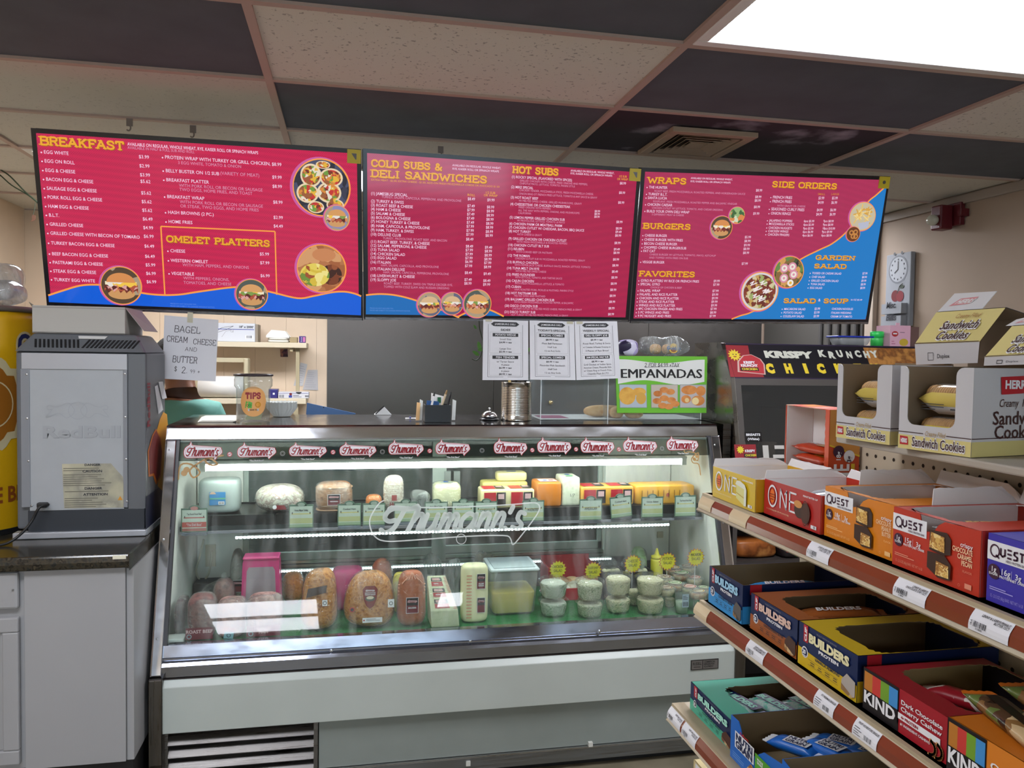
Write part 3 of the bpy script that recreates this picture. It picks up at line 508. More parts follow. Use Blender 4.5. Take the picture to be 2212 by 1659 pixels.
for x, y, s in ((115, 205, '(1) ROCKY SPECIAL (FLAVORED WITH SPICES)'), (110, 305, '(2) MIKE SPECIAL'), (105, 408, '(3) HOT ROAST BEEF'), (101, 475, '(4) CHEESESTEAK OR CHICKEN CHEESESTEAK'), (94, 607, '(5) LEMON PEPPER GRILLED CHICKEN SUB'), (90, 670, '(6) CHICKEN PARM OR MEATBALL PARM'), (88, 707, '(7) CHICKEN CUTLET W/ CHEDDAR, BACON, BBQ SAUCE'), (86, 745, '(8) HOT TURKEY'), (83, 818, '(9) GRILLED CHICKEN OR CHICKEN CUTLET'), (79, 882, '(10) CHICKEN CUTLET BLT SUB'), (77, 920, '(11) REUBEN'), (73, 986, '(12) THE ROMAN'), (69, 1052, '(13) BUFFALO CHICKEN'), (66, 1112, '(14) TUNA MELT ON RYE'), (62, 1175, '(15) FRIED FLOUNDER'), (59, 1237, '(16) CAJUN CHICKEN'), (55, 1297, '(17) CUBAN'), (51, 1360, '(18) HOT PASTRAMI SUB'), (48, 1422, '(19) BALSAMIC GRILLED CHICKEN SUB'), (45, 1487, '(20) DISCO CHICKEN SUB'), (41, 1548, '(21) DISCO TURKEY SUB')): tv.T(x, y, s, .0098, bold=.006, sx=.86)
for x, y, s, w_ in ((195, 240, 'GRILLED CHICKEN WITH CHEESE, FRIED ONIONS AND PEPPERS,', 705), (194, 268, 'CHIPOTLE MAYO, LETTUCE, TOMATO, PANINI STYLE', 572), (190, 335, 'CHICKEN TENDER, MOZZARELLA STICK, FRESH MOZZARELLA CHEESE,', 775), (188, 370, 'ONION RING OT FRENCH FRIES LETTUCE, TOMATO & ANY SAUCE & GRAVY', 815), (185, 440, 'W/ MELTED SWISS CHEESE, GRILLED MUSHROOMS, GRAVY', 655), (183, 505, 'FRIED ONIONS WITH PEPPERS', 333), (181, 535, 'ALL THE WAY WITH PEPPERS, ONIONS, AND MUSHROOMS', 638), (179, 562, 'CALIFORNIA', 135), (169, 637, 'W/ PROVOLONE, LETTUCE, TOMATO, & MAYO', 497), (168, 775, 'WITH CHEESE & GRAVY', 258), (164, 848, 'WITH FRESH MOZZARELLA & ROASTED PEPPERS', 530), (158, 948, 'WITH CORNED BEEF OR PASTRAMI', 378), (148, 1014, 'CHICKEN CUTLET SUB W/ MOZZARELLA, ROASTED PEPPERS, GRAVY', 740), (145, 1079, 'WITH PEPPER JACK CHEESE, BUFFALO SAUCE, RANCH, LETTUCE, TOMATO', 803), (153, 1140, 'WITH MELTED SWISS CHEESE', 322), (149, 1202, 'WITH LETTUCE, TOMATO, AND TARTAR SAUCE', 497), (146, 1262, 'WITH FRESH MOZZARELLA, LETTUCE, & TOMATO', 522), (142, 1324, 'HAM, ROASTED PORK, PICKLES & MUSTARD, PANINI STYLE', 627), (139, 1386, 'MELTED SWISS AND MUSTARD', 330), (141, 1448, 'WITH FRESH MOZZARELLA, ROASTED PEPPER, & BALSAMIC', 632), (118, 1513, 'CHICKEN CUTLET W/ MELTED MOZZ CHEESE, FRENCH FRIES, & GRAVY', 748), (108, 1575, 'HOT TURKEY W/ MELTED MOZZ, FRENCH FRIES, & GRAVY', 610)): tv.T(x, y, s, .0078, SWD, fit=w_*.000407)
for x, y, s in ((1190, 268, '8.99'), (1182, 362, '8.99'), (1173, 460, '8.99'), (940, 545, '8.99'), (938, 572, '8.99'), (936, 600, '8.99'), (1156, 653, '8.99'), (1150, 718, '8.99'), (1147, 752, '9.49'), (1143, 788, '8.99'), (1137, 862, '8.99'), (1130, 925, '9.49'), (1127, 960, '8.99'), (1122, 1026, '8.99'), (1116, 1086, '8.99'), (1111, 1147, '8.49'), (1106, 1206, '8.99'), (1100, 1267, '8.99'), (1095, 1328, '8.99'), (1089, 1388, '8.99'), (1084, 1448, '8.99'), (1078, 1512, '8.99'), (1073, 1571, '8.99')): tv.T(x, y, '$'+s, .0098 if x > 1000 else .0085, bold=.008, sx=.86)
u, v = tv.s[1]; mb = MB(); A = tv.O+tv.ux*(u-.035)+tv.uz*(v-.036); mb.prism([A, A+tv.ux*.05, A+tv.ux*.05+tv.uz*.05, A+tv.uz*.05], tv.n*.004, ym); sh = flat(A+tv.n*.004, tv.ux, tv.uz); sh.mb = mb; sh.poly([(.015, .036), (.034, .036), (.034, .014), (.03, .014)], mat('6b6a6a'), 1); mb.done('corner_sticker', tv.t, label='yellow energy sticker')
tv.finish(); TV2 = tv
# --- wraps, burgers, salads
tv = TV((2.018, .99, 2.016), (-.043, .22, .015), [(1388, 364), (1921, 383), (1874, 698), (1362, 696)], 'right menu television reading WRAPS, BURGERS, SIDE ORDERS and GARDEN SALAD', RS3)
tv.region(4.607, 1360, 350)
tv.H(177, 205, 'WRAPS', 568, .0215); tv.H(133, 658, 'BURGERS', 610, .0205); tv.H(92, 1133, 'FAVORITES', 652, .0205)
tv.T(608, 168, 'AVAILABLE ON REGULAR, WHOLE WHEAT,', .0072, bold=.008, fit=.185); tv.T(604, 200, 'RYE, KAISER ROLL OR SPINACH WRAPS', .0072, bold=.008, fit=.178)
for x, y, s in ((190, 262, 'THE HUNTER'), (184, 330, 'TURKEY B.L.T.'), (179, 367, 'SANTA LUCIA'), (174, 434, 'CHICKEN CAESAR'), (168, 500, 'BUILD YOUR OWN DELI WRAP'), (148, 741, 'CHEESE BURGER'), (144, 782, 'CHEESE BURGER WITH FRIES'), (141, 822, 'BECON CHEESE BURGER'), (138, 861, 'CHOPPED CHEESE BURGER/SUB'), (134, 896, 'FAT CAT'), (126, 1006, 'VEGGIE BURGER'), (108, 1191, 'GYRO PLATTERS W/ RICE OR FRENCH FRIES'), (105, 1226, 'SPECIAL GYRO'), (100, 1290, 'FALAFEL WRAP'), (97, 1327, 'FALAFEL AND RICE PLATTER'), (94, 1365, 'CHICKEN AND RICE PLATTER'), (91, 1400, 'STEAK AND RICE PLATTER'), (89, 1436, 'WINGS AND RICE PLATTER'), (86, 1471, '4PC CHICKEN FINGER AND FRIES'), (82, 1507, '5 PC WINGS AND FRIES'), (79, 1542, '9 PC NUGGET AND FRIES')): tv.T(x, y, s, .0104, bold=.006, sx=.88); u, v = tv.z(x-17, y-8); tv.pr.disc(u, v, .0024, SW, 3, 8)
for x, y, s, w_ in ((245, 297, 'ROAST BEEF, FRESH MOZZARELLA, ROASTED PEPPERS, AND HORSERADISH SAUCE', 905), (232, 400, 'EGGPLANT, FRESH MOZZARELLA, ROASTED PEPPER AND BALSAMIC VINEGAR', 838), (220, 465, 'CHICKEN CUTLET W/ LETTUCE, TOMATO, AND CAESAR DRESSING', 708), (218, 530, '3 DIFFERENT MEAT & CHEESE', 320), (196, 928, 'CHEESE BURGER W/ LETTUCE, TOMATO, MAYO, KETCHUP', 670), (193, 960, 'AND TOPPED WITH FRIES ON SUB', 390), (207, 1256, 'CHOICE OF CHICKEN & BEEF', 317)): tv.T(x, y, s, .0078, SWD, fit=w_*.000445)
for x, y, s in ((1254, 293, '8.99'), (1246, 358, '8.99'), (1241, 394, '8.99'), (1233, 458, '8.99'), (1226, 524, '9.99'), (1143, 758, '5.99'), (1139, 797, '8.99'), (1134, 838, '9.99'), (1129, 875, '8.99'), (1125, 914, '8.99'), (1112, 1022, '7.99'), (833, 1195, '9.99'), (829, 1231, '7.99'), (822, 1293, '7.99'), (818, 1330, '9.99'), (815, 1366, '9.99'), (811, 1401, '9.99'), (807, 1437, '9.99'), (802, 1472, '7.99'), (798, 1508, '8.99'), (793, 1543, '7.99')): tv.T(x, y, '$'+s, .0104, bold=.006, sx=.84)
# blue field on the right, below a curved line
tv.region(4.739, 1580, 360)
cur = smooth2([tv.z(*p) for p in ((0, 1560), (90, 1525), (200, 1490), (330, 1400), (560, 1060), (720, 940), (900, 850), (1040, 780), (1200, 640), (1380, 380), (1480, 290), (1590, 190))], 5)
bl, br, tr = tv.s[3], tv.s[2], tv.s[1]; cen = (br[0]-.002, br[1]+.0005)
for p0, p1 in zip(cur, cur[1:]): tv.sh.poly([cen, p1, p0], mat('1a78c2', .12, emit=1.0), 2)
tv.sh.poly([cen, (br[0], br[1]+.02), (tr[0], tr[1]-.03), cur[-1]], mat('1a78c2', .12, emit=1.0), 2); tv.sh.poly([cen, cur[0], (cur[0][0]-.0, bl[1]+.001)], mat('1a78c2', .12, emit=1.0), 2)
tv.sh.line(cur, .006, SO, 3)
tv.H(412, 205, 'SIDE ORDERS', 1083, .0215); tv.H(855, 948, 'GARDEN', 1268, .017); tv.H(840, 1035, 'SALAD', 1180, .017); tv.H(527, 1390, 'SALAD', 865, .0175); tv.H(937, 1392, 'SOUP', 1195, .0175); tv.T(885, 1378, '&', .012, bold=.006)
tv.T(1215, 1370, '16 OZ $5.49', .0075)
tv.T(880, 290, 'SMALL', .0085, mat('d9853a', .2, emit=.9), bold=.008); tv.T(1018, 290, 'LARGE', .0085, mat('d9853a', .2, emit=.9), bold=.008)
for x, y, s, h in ((420, 325, 'FRENCH FRIES', 1), (414, 367, 'FRENCH FRIES', 1), (404, 446, 'SEASONED CURLY FRIES', 1), (400, 490, 'ONION RINGS', 1), (385, 562, 'JALAPENO POPPERS', .85), (381, 596, 'MOZZARELLA STICKS', .85), (377, 636, 'CHICKEN NUGGETS', .85), (372, 670, 'CHICKEN WINGS', .85), (368, 705, 'CHICKEN FINGERS', .85), (823, 1100, 'TOSSED OR CAESAR SALAD', .8), (818, 1138, 'CHEF SALAD', .8), (812, 1176, 'GRILLED CHICKEN SALAD', .8), (807, 1212, 'TUNA SALAD', .8), (800, 1250, 'EGG SALAD', .8), (536, 1467, 'MACARONI SALAD', .85), (530, 1504, 'POTATO SALAD', .85), (524, 1541, 'COLESLAW SALAD', .85), (1024, 1465, 'CHICKEN NOODLES', .8), (1017, 1505, 'ITALIAN WEDDING', .8), (1012, 1543, 'CREAM OF TOMATO', .8)):
    tv.T(x, y, s, .0115*h, bold=.006, sx=.84)
    if x < 1000: u, v = tv.z(x-18, y-8); tv.pr.disc(u, v, .0024, SW, 3, 8)
tv.T(465, 408, 'WITH GRAVY OR CHEESE', .0078, SWD)
for y, a, b in ((334, '3.99', '5.99'), (380, '4.99', '6.99'), (456, '4.99', '6.99'), (500, '4.99', '6.99')): tv.T(887-(y-334)*.14, y, '$'+a, .0115, bold=.007, sx=.72); tv.T(1025-(y-334)*.14, y, '$'+b, .0115, bold=.007, sx=.72)
for y, a, b in ((567, '6pcs $5.99', '9pcs $8.99'), (604, '6pcs $5.99', '9pcs $8.99'), (642, '9pcs $5.99', '18pcs $10.99'), (677, '6pcs $6.99', '9pcs $9.99'), (714, '4pcs $6.99', '6pcs $8.99')): tv.T(738-(y-567)*.1, y, a, .0098, bold=.008, sx=.78); tv.T(938-(y-567)*.14, y, b, .0098, bold=.008, sx=.78)
for k, y in enumerate((1103, 1141, 1178, 1215, 1252)): tv.T(1338-k*6, y, '$'+('7.99', '8.99', '9.99', '8.99', '8.99')[k], .0098, bold=.008, sx=.75)
for k, y in enumerate((1465, 1503, 1541)): tv.T(847-k*5, y, '$3.99', .0105, bold=.008, sx=.78)
tv.photo(1338, 510, 140, 'fries'); tv.photo(1238, 690, 74, 'rings', 9); tv.photo(580, 1078, 158, 'rolls', 9); tv.photo(285, 1278, 196, 'gyro')
tv.region(4.607, 1360, 350); tv.photo(912, 652, 108, 'burger'); tv.photo(1062, 530, 78, 'green', 9)
u, v = tv.s[1]; mb = MB(); A = tv.O+tv.ux*(u-.035)+tv.uz*(v-.036); mb.prism([A, A+tv.ux*.05, A+tv.ux*.05+tv.uz*.05, A+tv.uz*.05], tv.n*.004, ym); sh = flat(A+tv.n*.004, tv.ux, tv.uz); sh.mb = mb; sh.disc(.024, .026, .008, mat('4b4a4a'), 1, 8); mb.done('corner_sticker', tv.t, label='yellow energy sticker')
tv.finish(); TV3 = tv
# ------------------------------------------------------------ deli case
chrome = steel('d6d8de', .12, (2, 5, 5), .1); chrome2 = steel('a8aebd', .15, (2, 6, 6), .12); darkst = steel('6a655f', .35, (30, 30, 1)); white_p = mat('b2b9b4', .35, noise_amt=.04, nscale=5); liner = mat('e9ece8', .45, noise_amt=.04, nscale=4)
grey_p = mat('858c88', .4, noise_amt=.06, nscale=7); blk = mat('17181a', .4)
CX0, CX1 = -.372, 1.768; GB = V((0, .635, .545)); GT = V((0, .845, 1.215)); gd = (GT-GB).normalized(); gn = V((0, -gd.z, gd.y))
case = thing('deli_case', 'refrigerated deli display case with slanted glass, chrome frame and pale front panel', 'display case', (.7, .95, 0))
# bodywork
mb = MB(); mb.prism([(CX0+.03, .58, .262), (CX0+.03, .58, .418), (CX0+.03, .598, .437), (CX0+.03, .66, .437), (CX0+.03, .66, .262)], (CX1-CX0-.03, 0, 0), white_p); mb.done('front_panel', case, bevel=.002)
mb = MB(); mb.box(.175, CX1-.03, .612, .65, .082, .258, grey_p); o = mb.done('kick_panel', case, bevel=.002)
mb = MB(); mb.box(.175, CX1-.03, .606, .65, .03, .08, steel('8b8c8d', .4, (1, 30, 30))); mb.box(.175, CX1-.03, .602, .61, .076, .082, steel('b0b0b0', .3)); mb.done('base_rail', case)
mb = MB(); mb.box(CX0+.03, CX1, .64, 1.3, .0, .262, blk); mb.done('underbody', case)
for x, z in ((1.005, .045), (1.27, .085)):
    p = PY(*((1011, 1648) if x < 1.1 else (1275, 1607)), .606); MB().box(p.x-.008, p.x+.008, .598, .612, p.z-.008, p.z+.008, mat('c9c9c2', .5)).done('clip', case)
# grille with slats
gr = MB(); gx0, gx1 = CX0+.035, .172; gst = steel('7d7a78', .32, (1, 30, 30))
for a, b, c, d in ((gx0, gx0+.018, .03, .258), (gx1-.014, gx1, .03, .258), (gx0, gx1, .03, .04), (gx0, gx1, .25, .258)): gr.box(a, b, .606, .63, c, d, gst)
g = gr.done('grille_frame', case)
MB().box(gx0, gx1, .634, .64, .03, .258, blk).done('grille_backing', case)
for k in range(5):
    z = .208-k*.043; mb = MB(); mb.prism([(gx0+.018, .604, z), (gx0+.018, .6, z+.004), (gx0+.018, .628, z+.03), (gx0+.018, .63, z+.026)], (gx1-gx0-.032, 0, 0), gst); mb.done('slat', case)
# bumper under the glass
bx0, bx1 = CX0+.035, CX1-.03
pr = [(.655, .44), (.606, .44), (.6, .445), (.597, .482), (.604, .492), (.618, .497), (.618, .503), (.613, .508), (.624, .545), (.655, .545)]
mb = MB(); mb.prism([(bx0, y, z) for y, z in pr], (bx1-bx0, 0, 0), chrome2); mb.done('bumper_rail', case)
MB().box(bx0, bx1, .6, .65, .434, .441, mat('2c2523', .5)).done('rubber_strip', case)
for q in ((391, 1432), (716, 1405), (1016, 1385), (1295, 1364)):
    p = PY(*q, .612); mb = MB(); mb.lathe(p+V((0, -.004, 0)), [(.0001, 0), (.005, .001), (.005, .01)], steel('cccccc', .2), 12, ax=(0, 1, 0)); mb.done('screw', case)
# end frames
for sx, (a, b) in (('l', (CX0, CX0+.036)), ('r', (CX1-.036, CX1))):
    mb = MB(); o0 = gn*.012; q = [GT+o0+gd*.0, GB+o0-gd*.1, GB-gn*.03-gd*.1, GT-gn*.03]; mb.prism([(a, p.y, p.z) for p in q], (b-a, 0, 0), chrome)
    k = b if sx == 'l' else a-.01
    mb.done('side_post', case, bevel=.004)
    mb = MB(); q = [GT+o0*.8, GB+o0*.8-gd*.02, GB-gn*.01-gd*.02, GT-gn*.01]; mb.prism([(k, p.y, p.z) for p in q], (.01, 0, 0), mat('3a3a3e', .4)); mb.done('glazing_seal', case)
    mb = MB(); mb.prism([(a, .575, .448), (a, .575, .16), (a, .59, .12), (a, .60, 0), (a, .66, 0), (a, .66, .448)], (b-a+.006, 0, 0), darkst); mb.done('corner_guard', case, bevel=.003)
    for t_ in (.03, .5, .95):
        p = GB.lerp(GT, t_)+gn*.012; p.x = (a+b)/2-.004; mb = MB(); mb.lathe(p, [(.004, -.001), (.004, .001), (.0001, .0018)], steel('9a9a9a', .3), 10, ax=gn); mb.done('screw', case)
    a2, b2 = (CX0+.002, CX0+.03) if sx == 'l' else (CX1-.03, CX1-.002)
    mb = MB(); prof = [(.66, .0), (.66, .5), (.87, 1.215), (1.31, 1.215), (1.31, 0)]; mb.prism([(a2 if sx == 'l' else b2-.004, y, z) for y, z in prof], (.004, 0, 0), steel('8f9194', .3)); mb.prism([((a2+.005) if sx == 'l' else a2, y, z) for y, z in prof], (b2-a2-.006, 0, 0), liner)
    mb.done('end_panel', case)
# top
mb = MB(); pr = [(.856, 1.214), (.846, 1.215), (.845, 1.221), (.8585, 1.258), (.863, 1.2635), (.875, 1.2655), (1.36, 1.2655), (1.36, 1.25), (.87, 1.224)]
mb.prism([(CX0-.002, y, z) for y, z in pr], (CX1-CX0+.004, 0, 0), chrome, side=[chrome][0]); mb.done('top_fascia', case)
pr = [(.862, 1.2625), (.868, 1.268), (1.37, 1.268), (1.37, 1.262)]
topm = steel('7d7b7a', .12, (3, 1, 1), .2)
MB().prism([(CX0-.004, y, z) for y, z in pr], (CX1-CX0+.008, 0, 0), topm).done('top_sheet', case)
MB().box(CX0+.03, CX1-.03, .85, 1.31, 1.205, 1.2215, liner).done('inner_ceiling', case)
# glass
mb = MB(); gx = (CX0+.036, CX1-.036); q = [GB, GT]; th = -gn*.005
glassm = glass('f8fcfa', .03, .015, 1.5, 'front', .07)
mb.prism([(gx[0], GB.y, GB.z), (gx[1], GB.y, GB.z), (gx[1], GT.y, GT.z), (gx[0], GT.y, GT.z)], th, glassm); front_glass = mb.done('front_glass', case)
def GL(px, py):
    d = ray(px, py); t = (V((0, GB.y, GB.z))-CAM).dot(gn)/d.dot(gn); p = CAM+d*t; return p.x, (p-V((p.x, GB.y, GB.z))).dot(gd)
gs = lambda: Sheet(lambda u, v: V((u, GB.y, GB.z))+gd*v, gn, .0007)
film = glass('8a8e8c', .0, .1, 1.3, 'film')
# brand band along the top of the glass
s_ = gs(); v0 = (GT-GB).length; s_.rect(gx[0]+.004, v0-.075, gx[1]-.004, v0-.004, film, .5); s_.mb.done('tinted_band', case)
RD = mat('b3202e', .4); LW = mat('dfe0e4', .45); LG = mat('8c8a8c', .5)
SCR = {'T': [[(.3, .5), (.16, .46), (.04, .6), (.08, .85), (.25, 1.0), (.5, .95), (.68, .97), (.8, 1.08)], [(.5, .95), (.42, .6), (.3, .15), (.12, .0), (.0, .12)]],
       'h': [[(.06, 0), (.16, .3), (.24, .6), (.27, .8)], [(.17, .3), (.3, .5), (.4, .5), (.38, .3), (.32, .05), (.45, .03)]], 'u': [[(.08, .5), (0, .1), (.1, 0), (.25, .15), (.35, .5)], [(.35, .5), (.28, .08), (.4, .02)]],
       'm': [[(.0, 0), (.12, .5)], [(.05, .2), (.2, .48), (.28, .42), (.2, 0)], [(.23, .2), (.38, .48), (.46, .42), (.4, .05), (.52, .03)]], 'a': [[(.38, .42), (.22, .5), (.05, .3), (.05, .05), (.18, 0), (.34, .2), (.42, .48)], [(.42, .48), (.36, .06), (.48, .02)]],
       'n': [[(0, 0), (.12, .5)], [(.05, .2), (.2, .48), (.3, .42), (.24, .05), (.36, .03)]], "'": [[(.1, .95), (.04, .7)]], 's': [[(.0, .05), (.15, 0), (.24, .12), (.12, .3), (.18, .5), (.3, .45)]]}
ADV = {'T': .6, 'h': .44, 'u': .4, 'm': .52, 'a': .46, 'n': .38, "'": .16, 's': .3}
def script(s, u, v, w_, h, mt, wd, l, txt="Thumann's"):
    tot = sum(ADV[c] for c in txt); k = w_/tot; x = 0
    for c in txt:
        yk = 1 if c in "T'" else 1.4
        for st in SCR[c]: s.line([(u+(x+p[0]+.12*p[1])*k, v+(p[1]*yk if not (c == 'h' and p[1] > .6) else p[1]*1.25)*h) for p in smooth2(st, 4)], wd, mt, l, 2)
        x += ADV[c]
RIB = [(.0, .45), (.02, .62), (.08, .74), (.14, .82), (.17, 1.0), (.19, .85), (.26, .78), (.9, .68), (.97, .6), (1, .42), (.97, .3), (.87, .12), (.82, .0), (.8, .1), (.73, .14), (.15, .12), (.05, .16), (.01, .28)]
def ribbon(s, u, v, w_, h, l=1, fill=LW, edge=RD, ink=RD):
    P = [(u+a*w_, v+b*h) for a, b in smooth2(RIB+[RIB[0]], 3)][:-1]; c = (u+w_/2, v+h*.45)
    f = [(c[0]+(a-c[0])*1.035, c[1]+(b-c[1])*1.08) for a, b in P]
    s.poly(f, edge, l); s.poly(P, fill, l+1); s.line([(c[0]+(a-c[0])*.93, c[1]+(b-c[1])*.84) for a, b in P]+[(c[0]+(P[0][0]-c[0])*.93, c[1]+(P[0][1]-c[1])*.84)], h*.02, edge, l+2, 0)
    script(s, u+w_*.06, v+h*.22, w_*.84, h*.42, ink, h*.062, l+3)
logos = [(397, 962, 480, 992), (513, 963, 596, 990), (625, 962, 705, 987), (734, 961, 812, 986), (840, 957, 914, 984), (942, 956, 1014, 983), (1068, 954, 1137, 982), (1162, 952, 1232, 980), (1256, 952, 1325, 980), (1348, 951, 1417, 978), (1442, 949, 1506, 975)]
cen = []
for i, (x0, y0, x1, y1) in enumerate(logos):
    a, b = GL(x0, y1); c, d = GL(x1, y0); s_ = gs(); ribbon(s_, a, b-.003, c-a, (d-b)*1.35, 1); s_.text('"The Deli Best"', (a+c)/2, b-.012, .0055, LW, 1, 'C', bold=.02); s_.mb.done('ribbon_decal', case); cen.append((a, c, b))
for i in range(10):
    u = (cen[i][1]+cen[i+1][0])/2; v = cen[i][2]+.016; s_ = gs()
    if i % 2 == 0 or i == 7: s_.disc(u, v, .009, RD, 1, 20); s_.disc(u, v, .0065, LW, 2, 16); s_.text('MSG', u, v-.002, .004, RD, 3, 'C', bold=.02); s_.line([(u-.006, v-.005), (u+.006, v+.005)], .0015, RD, 4, 0)
    else: s_.ring(u, v, .0075, .009, LG, 1); s_.ring(u, v, .0045, .0055, LG, 1)
    if i == 5: u2 = u+.012
    s_.mb.done('round_decal', case)
# gold scrolls in the top corners
gold = mat('b08a52', .45)
for side, pts in ((1, [(385, 1035), (390, 1005), (412, 1003), (432, 1020), (418, 1032), (410, 1016), (430, 1000), (452, 990), (470, 1003), (452, 1004), (445, 992), (482, 984)]), (-1, [(1513, 1026), (1509, 1003), (1497, 1000), (1494, 990), (1508, 978), (1507, 995), (1496, 988), (1503, 980), (1488, 976), (1480, 978), (1478, 972), (1490, 970)])):
    s_ = gs(); s_.line(smooth2([GL(*p) for p in pts], 3), .006 if side > 0 else .004, gold, 2, 2)
    for p in ((403, 1015), (398, 1022)) if side > 0 else ((1505, 986), (1500, 992)): a, b = GL(*p); s_.disc(a, b, .011 if side > 0 else .007, gold, 1, 12)
    s_.mb.done('gold_scroll_decal', case)
# large etched sign on the glass
et = glass('dfe6e4', .0, .3, 1.2, 'etch').copy(); 
et = bpy.data.materials.new('etched_film'); et.use_nodes = True; nt = et.node_tree; b_ = nt.nodes['Principled BSDF']; b_.inputs['Base Color'].default_value = lin('dfe5e2'); b_.inputs['Alpha'].default_value = .72; b_.inputs['Roughness'].default_value = .6
s_ = gs(); f = lambda pts: [GL(*p) for p in pts]
Zl = lambda x, y: (740+x/4.916, 900+y/4.916)
out = [Zl(*p) for p in ((560, 985), (480, 1010), (520, 950), (800, 965), (1200, 960), (1600, 945), (1900, 925), (2040, 915), (2090, 950), (2075, 1020), (2000, 1130), (1900, 1260), (1810, 1360), (1780, 1290), (1700, 1262), (1300, 1272), (700, 1315), (450, 1322), (340, 1270), (290, 1160), (300, 1060), (380, 930), (440, 890))]
s_.line(smooth2(f(out), 3), .0045, et, 1, 0)
u0, v0_ = GL(*Zl(390, 1245)); u1, _ = GL(*Zl(1950, 1220)); script(s_, u0+.004, v0_+.004, u1-u0-.014, .088, et, .0175, 2)
s_.ring(*GL(*Zl(1260, 1300)), .017, .0195, et, 1, 24)
s_.mb.done('etched_sign', case)
# interior
MB().box(CX0+.034, CX1-.034, .66, 1.27, .44, .52, liner).done('deck_pan', case)
mb = MB(); mb.box(CX0+.05, CX1-.05, .664, 1.16, .5205, .529, mattm := mottled(['1f5a30', '2a7540', '34884a'], 220, .8, kind='n', bump=.5)); mb.done('green_mat', case)
# rear wall with sliding doors
al = mat('aeb9b4', .35, metal=.0); al2 = steel('c5ccc8', .35)
yb = 1.3
for a, b, z0, z1, nm in ((CX0+.03, CX1-.03, .52, .535, 'door_sill'),): MB().box(a, b, yb-.06, yb, z0, z1, al).done(nm, case)
mb = MB(); mb.box(CX0+.034, CX1-.034, 1.16, 1.295, .52, .6, mat('2a2f30', .6)); mb.done('return_duct', case)
mb = MB()
for z0, z1, y in ((.6, .625, 1.245), (.628, .64, 1.25), (.643, .655, 1.255)): mb.box(-.16, CX1-.25, y, yb, z0, z1, al2)
mb.done('door_track', case)
xl, xr, xm = -.16, 1.42, .66
def frame(nm, x0, x1, z0, z1, y, w_=.035):
    mb = MB()
    for a, b, c, d in ((x0, x1, z0, z0+w_), (x0, x1, z1-w_*.6, z1), (x0, x0+w_*.6, z0, z1), (x1-w_*.6, x1, z0, z1)): mb.box(a, b, y, y+.02, c, d, al)
    o = mb.done(nm, case, bevel=.003); MB().box(x0+.01, x1-.01, y+.008, y+.011, z0+.01, z1-.01, glass('c9d4d0', .06, .05, 1.45, 'door')).done('door_pane', o); return o
frame('sliding_door', xl, xm+.02, .655, 1.2, 1.262); frame('sliding_door', xm-.02, xr, .655, 1.2, 1.284)
MB().box(xm-.03, xm+.03, 1.24, 1.262, .64, 1.2, al).done('door_mullion', case)
for a, b in ((CX0+.034, xl), (xr, CX1-.034)): MB().box(a, b, 1.245, 1.3, .52, 1.2, liner).done('rear_liner', case)
# outlets, cable in the left corner and on the right liner
for px, py in ((455, 1200), (410, 1210)):
    p = PY(px, py, 1.24); mb = MB(); mb.box(p.x-.02, p.x+.02, 1.236, 1.244, p.z-.045, p.z+.045, mat('cfc9b4', .5)); o = mb.done('outlet_box', case)
P_ = lambda pts, Y: [PY(x, y, Y) for x, y in pts]
MB().tube(smoothed := [V(p) for p in smooth2([tuple(p) for p in P_([(440, 1165), (432, 1200), (424, 1235), (436, 1256), (450, 1240), (456, 1210), (458, 1190)], 1.23)], 4)], .004, mat('d8d6c4', .5), 6).done('cable', case)
MB().tube([V(p) for p in smooth2([tuple(p) for p in P_([(1455, 1122), (1475, 1126), (1485, 1140), (1495, 1143)], 1.2)], 4)], .004, mat('c8cfc8', .5), 6).done('cable', case)
p = PY(1426, 1155, 1.24); MB().box(p.x-.014, p.x+.014, 1.236, 1.244, p.z-.014, p.z+.014, mat('c9c2ac', .5)).done('junction_plate', case)
for q in ((966, 1037), (986, 1037)): p = PY(*q, 1.25); mb = MB(); mb.box(p.x-.014, p.x+.014, 1.235, 1.26, p.z-.035, p.z+.04, steel('9fa5a2', .4)); mb.lathe((p.x, 1.234, p.z-.01), [(.004, 0), (.004, .003)], blk, 8, ax=(0, 1, 0)); mb.done('door_latch', case)
# shelf with black trays, price rail
sz = .93
MB().box(CX0+.04, CX1-.04, .905, 1.2, .862, .872, steel('b9c0bd', .35)).done('shelf_plate', case)
MB().box(CX0+.034, CX1-.04, .893, .905, .862, .89, mat('33393b', .4)).done('shelf_lip', case)
MB().box(CX0+.034, CX1-.04, .884, .893, .864, .873, mat('8e8f98', .3)).done('price_channel', case)
xs = [CX0+.045, .0, .23, .56, .9, 1.24, 1.5, CX1-.045]
for a, b in zip(xs, xs[1:]):
    mb = MB(); a += .003; b -= .003; z0, z1 = .873, .925; tm = mat('101214', .3)
    mb.box(a, b, .9, 1.18, z0, z0+.004, tm); mb.box(a, b, .9, .906, z0, z1, tm); mb.box(a, b, 1.174, 1.18, z0, z1, tm); mb.box(a, a+.005, .906, 1.174, z0, .918, tm); mb.box(b-.005, b, .906, 1.174, z0, .918, tm); mb.box(a, b, .893, .906, z1, z1+.004, tm)
    mb.box(a+.006, b-.006, .908, 1.172, .915, .92, tm)
    mb.done('black_tray', case)
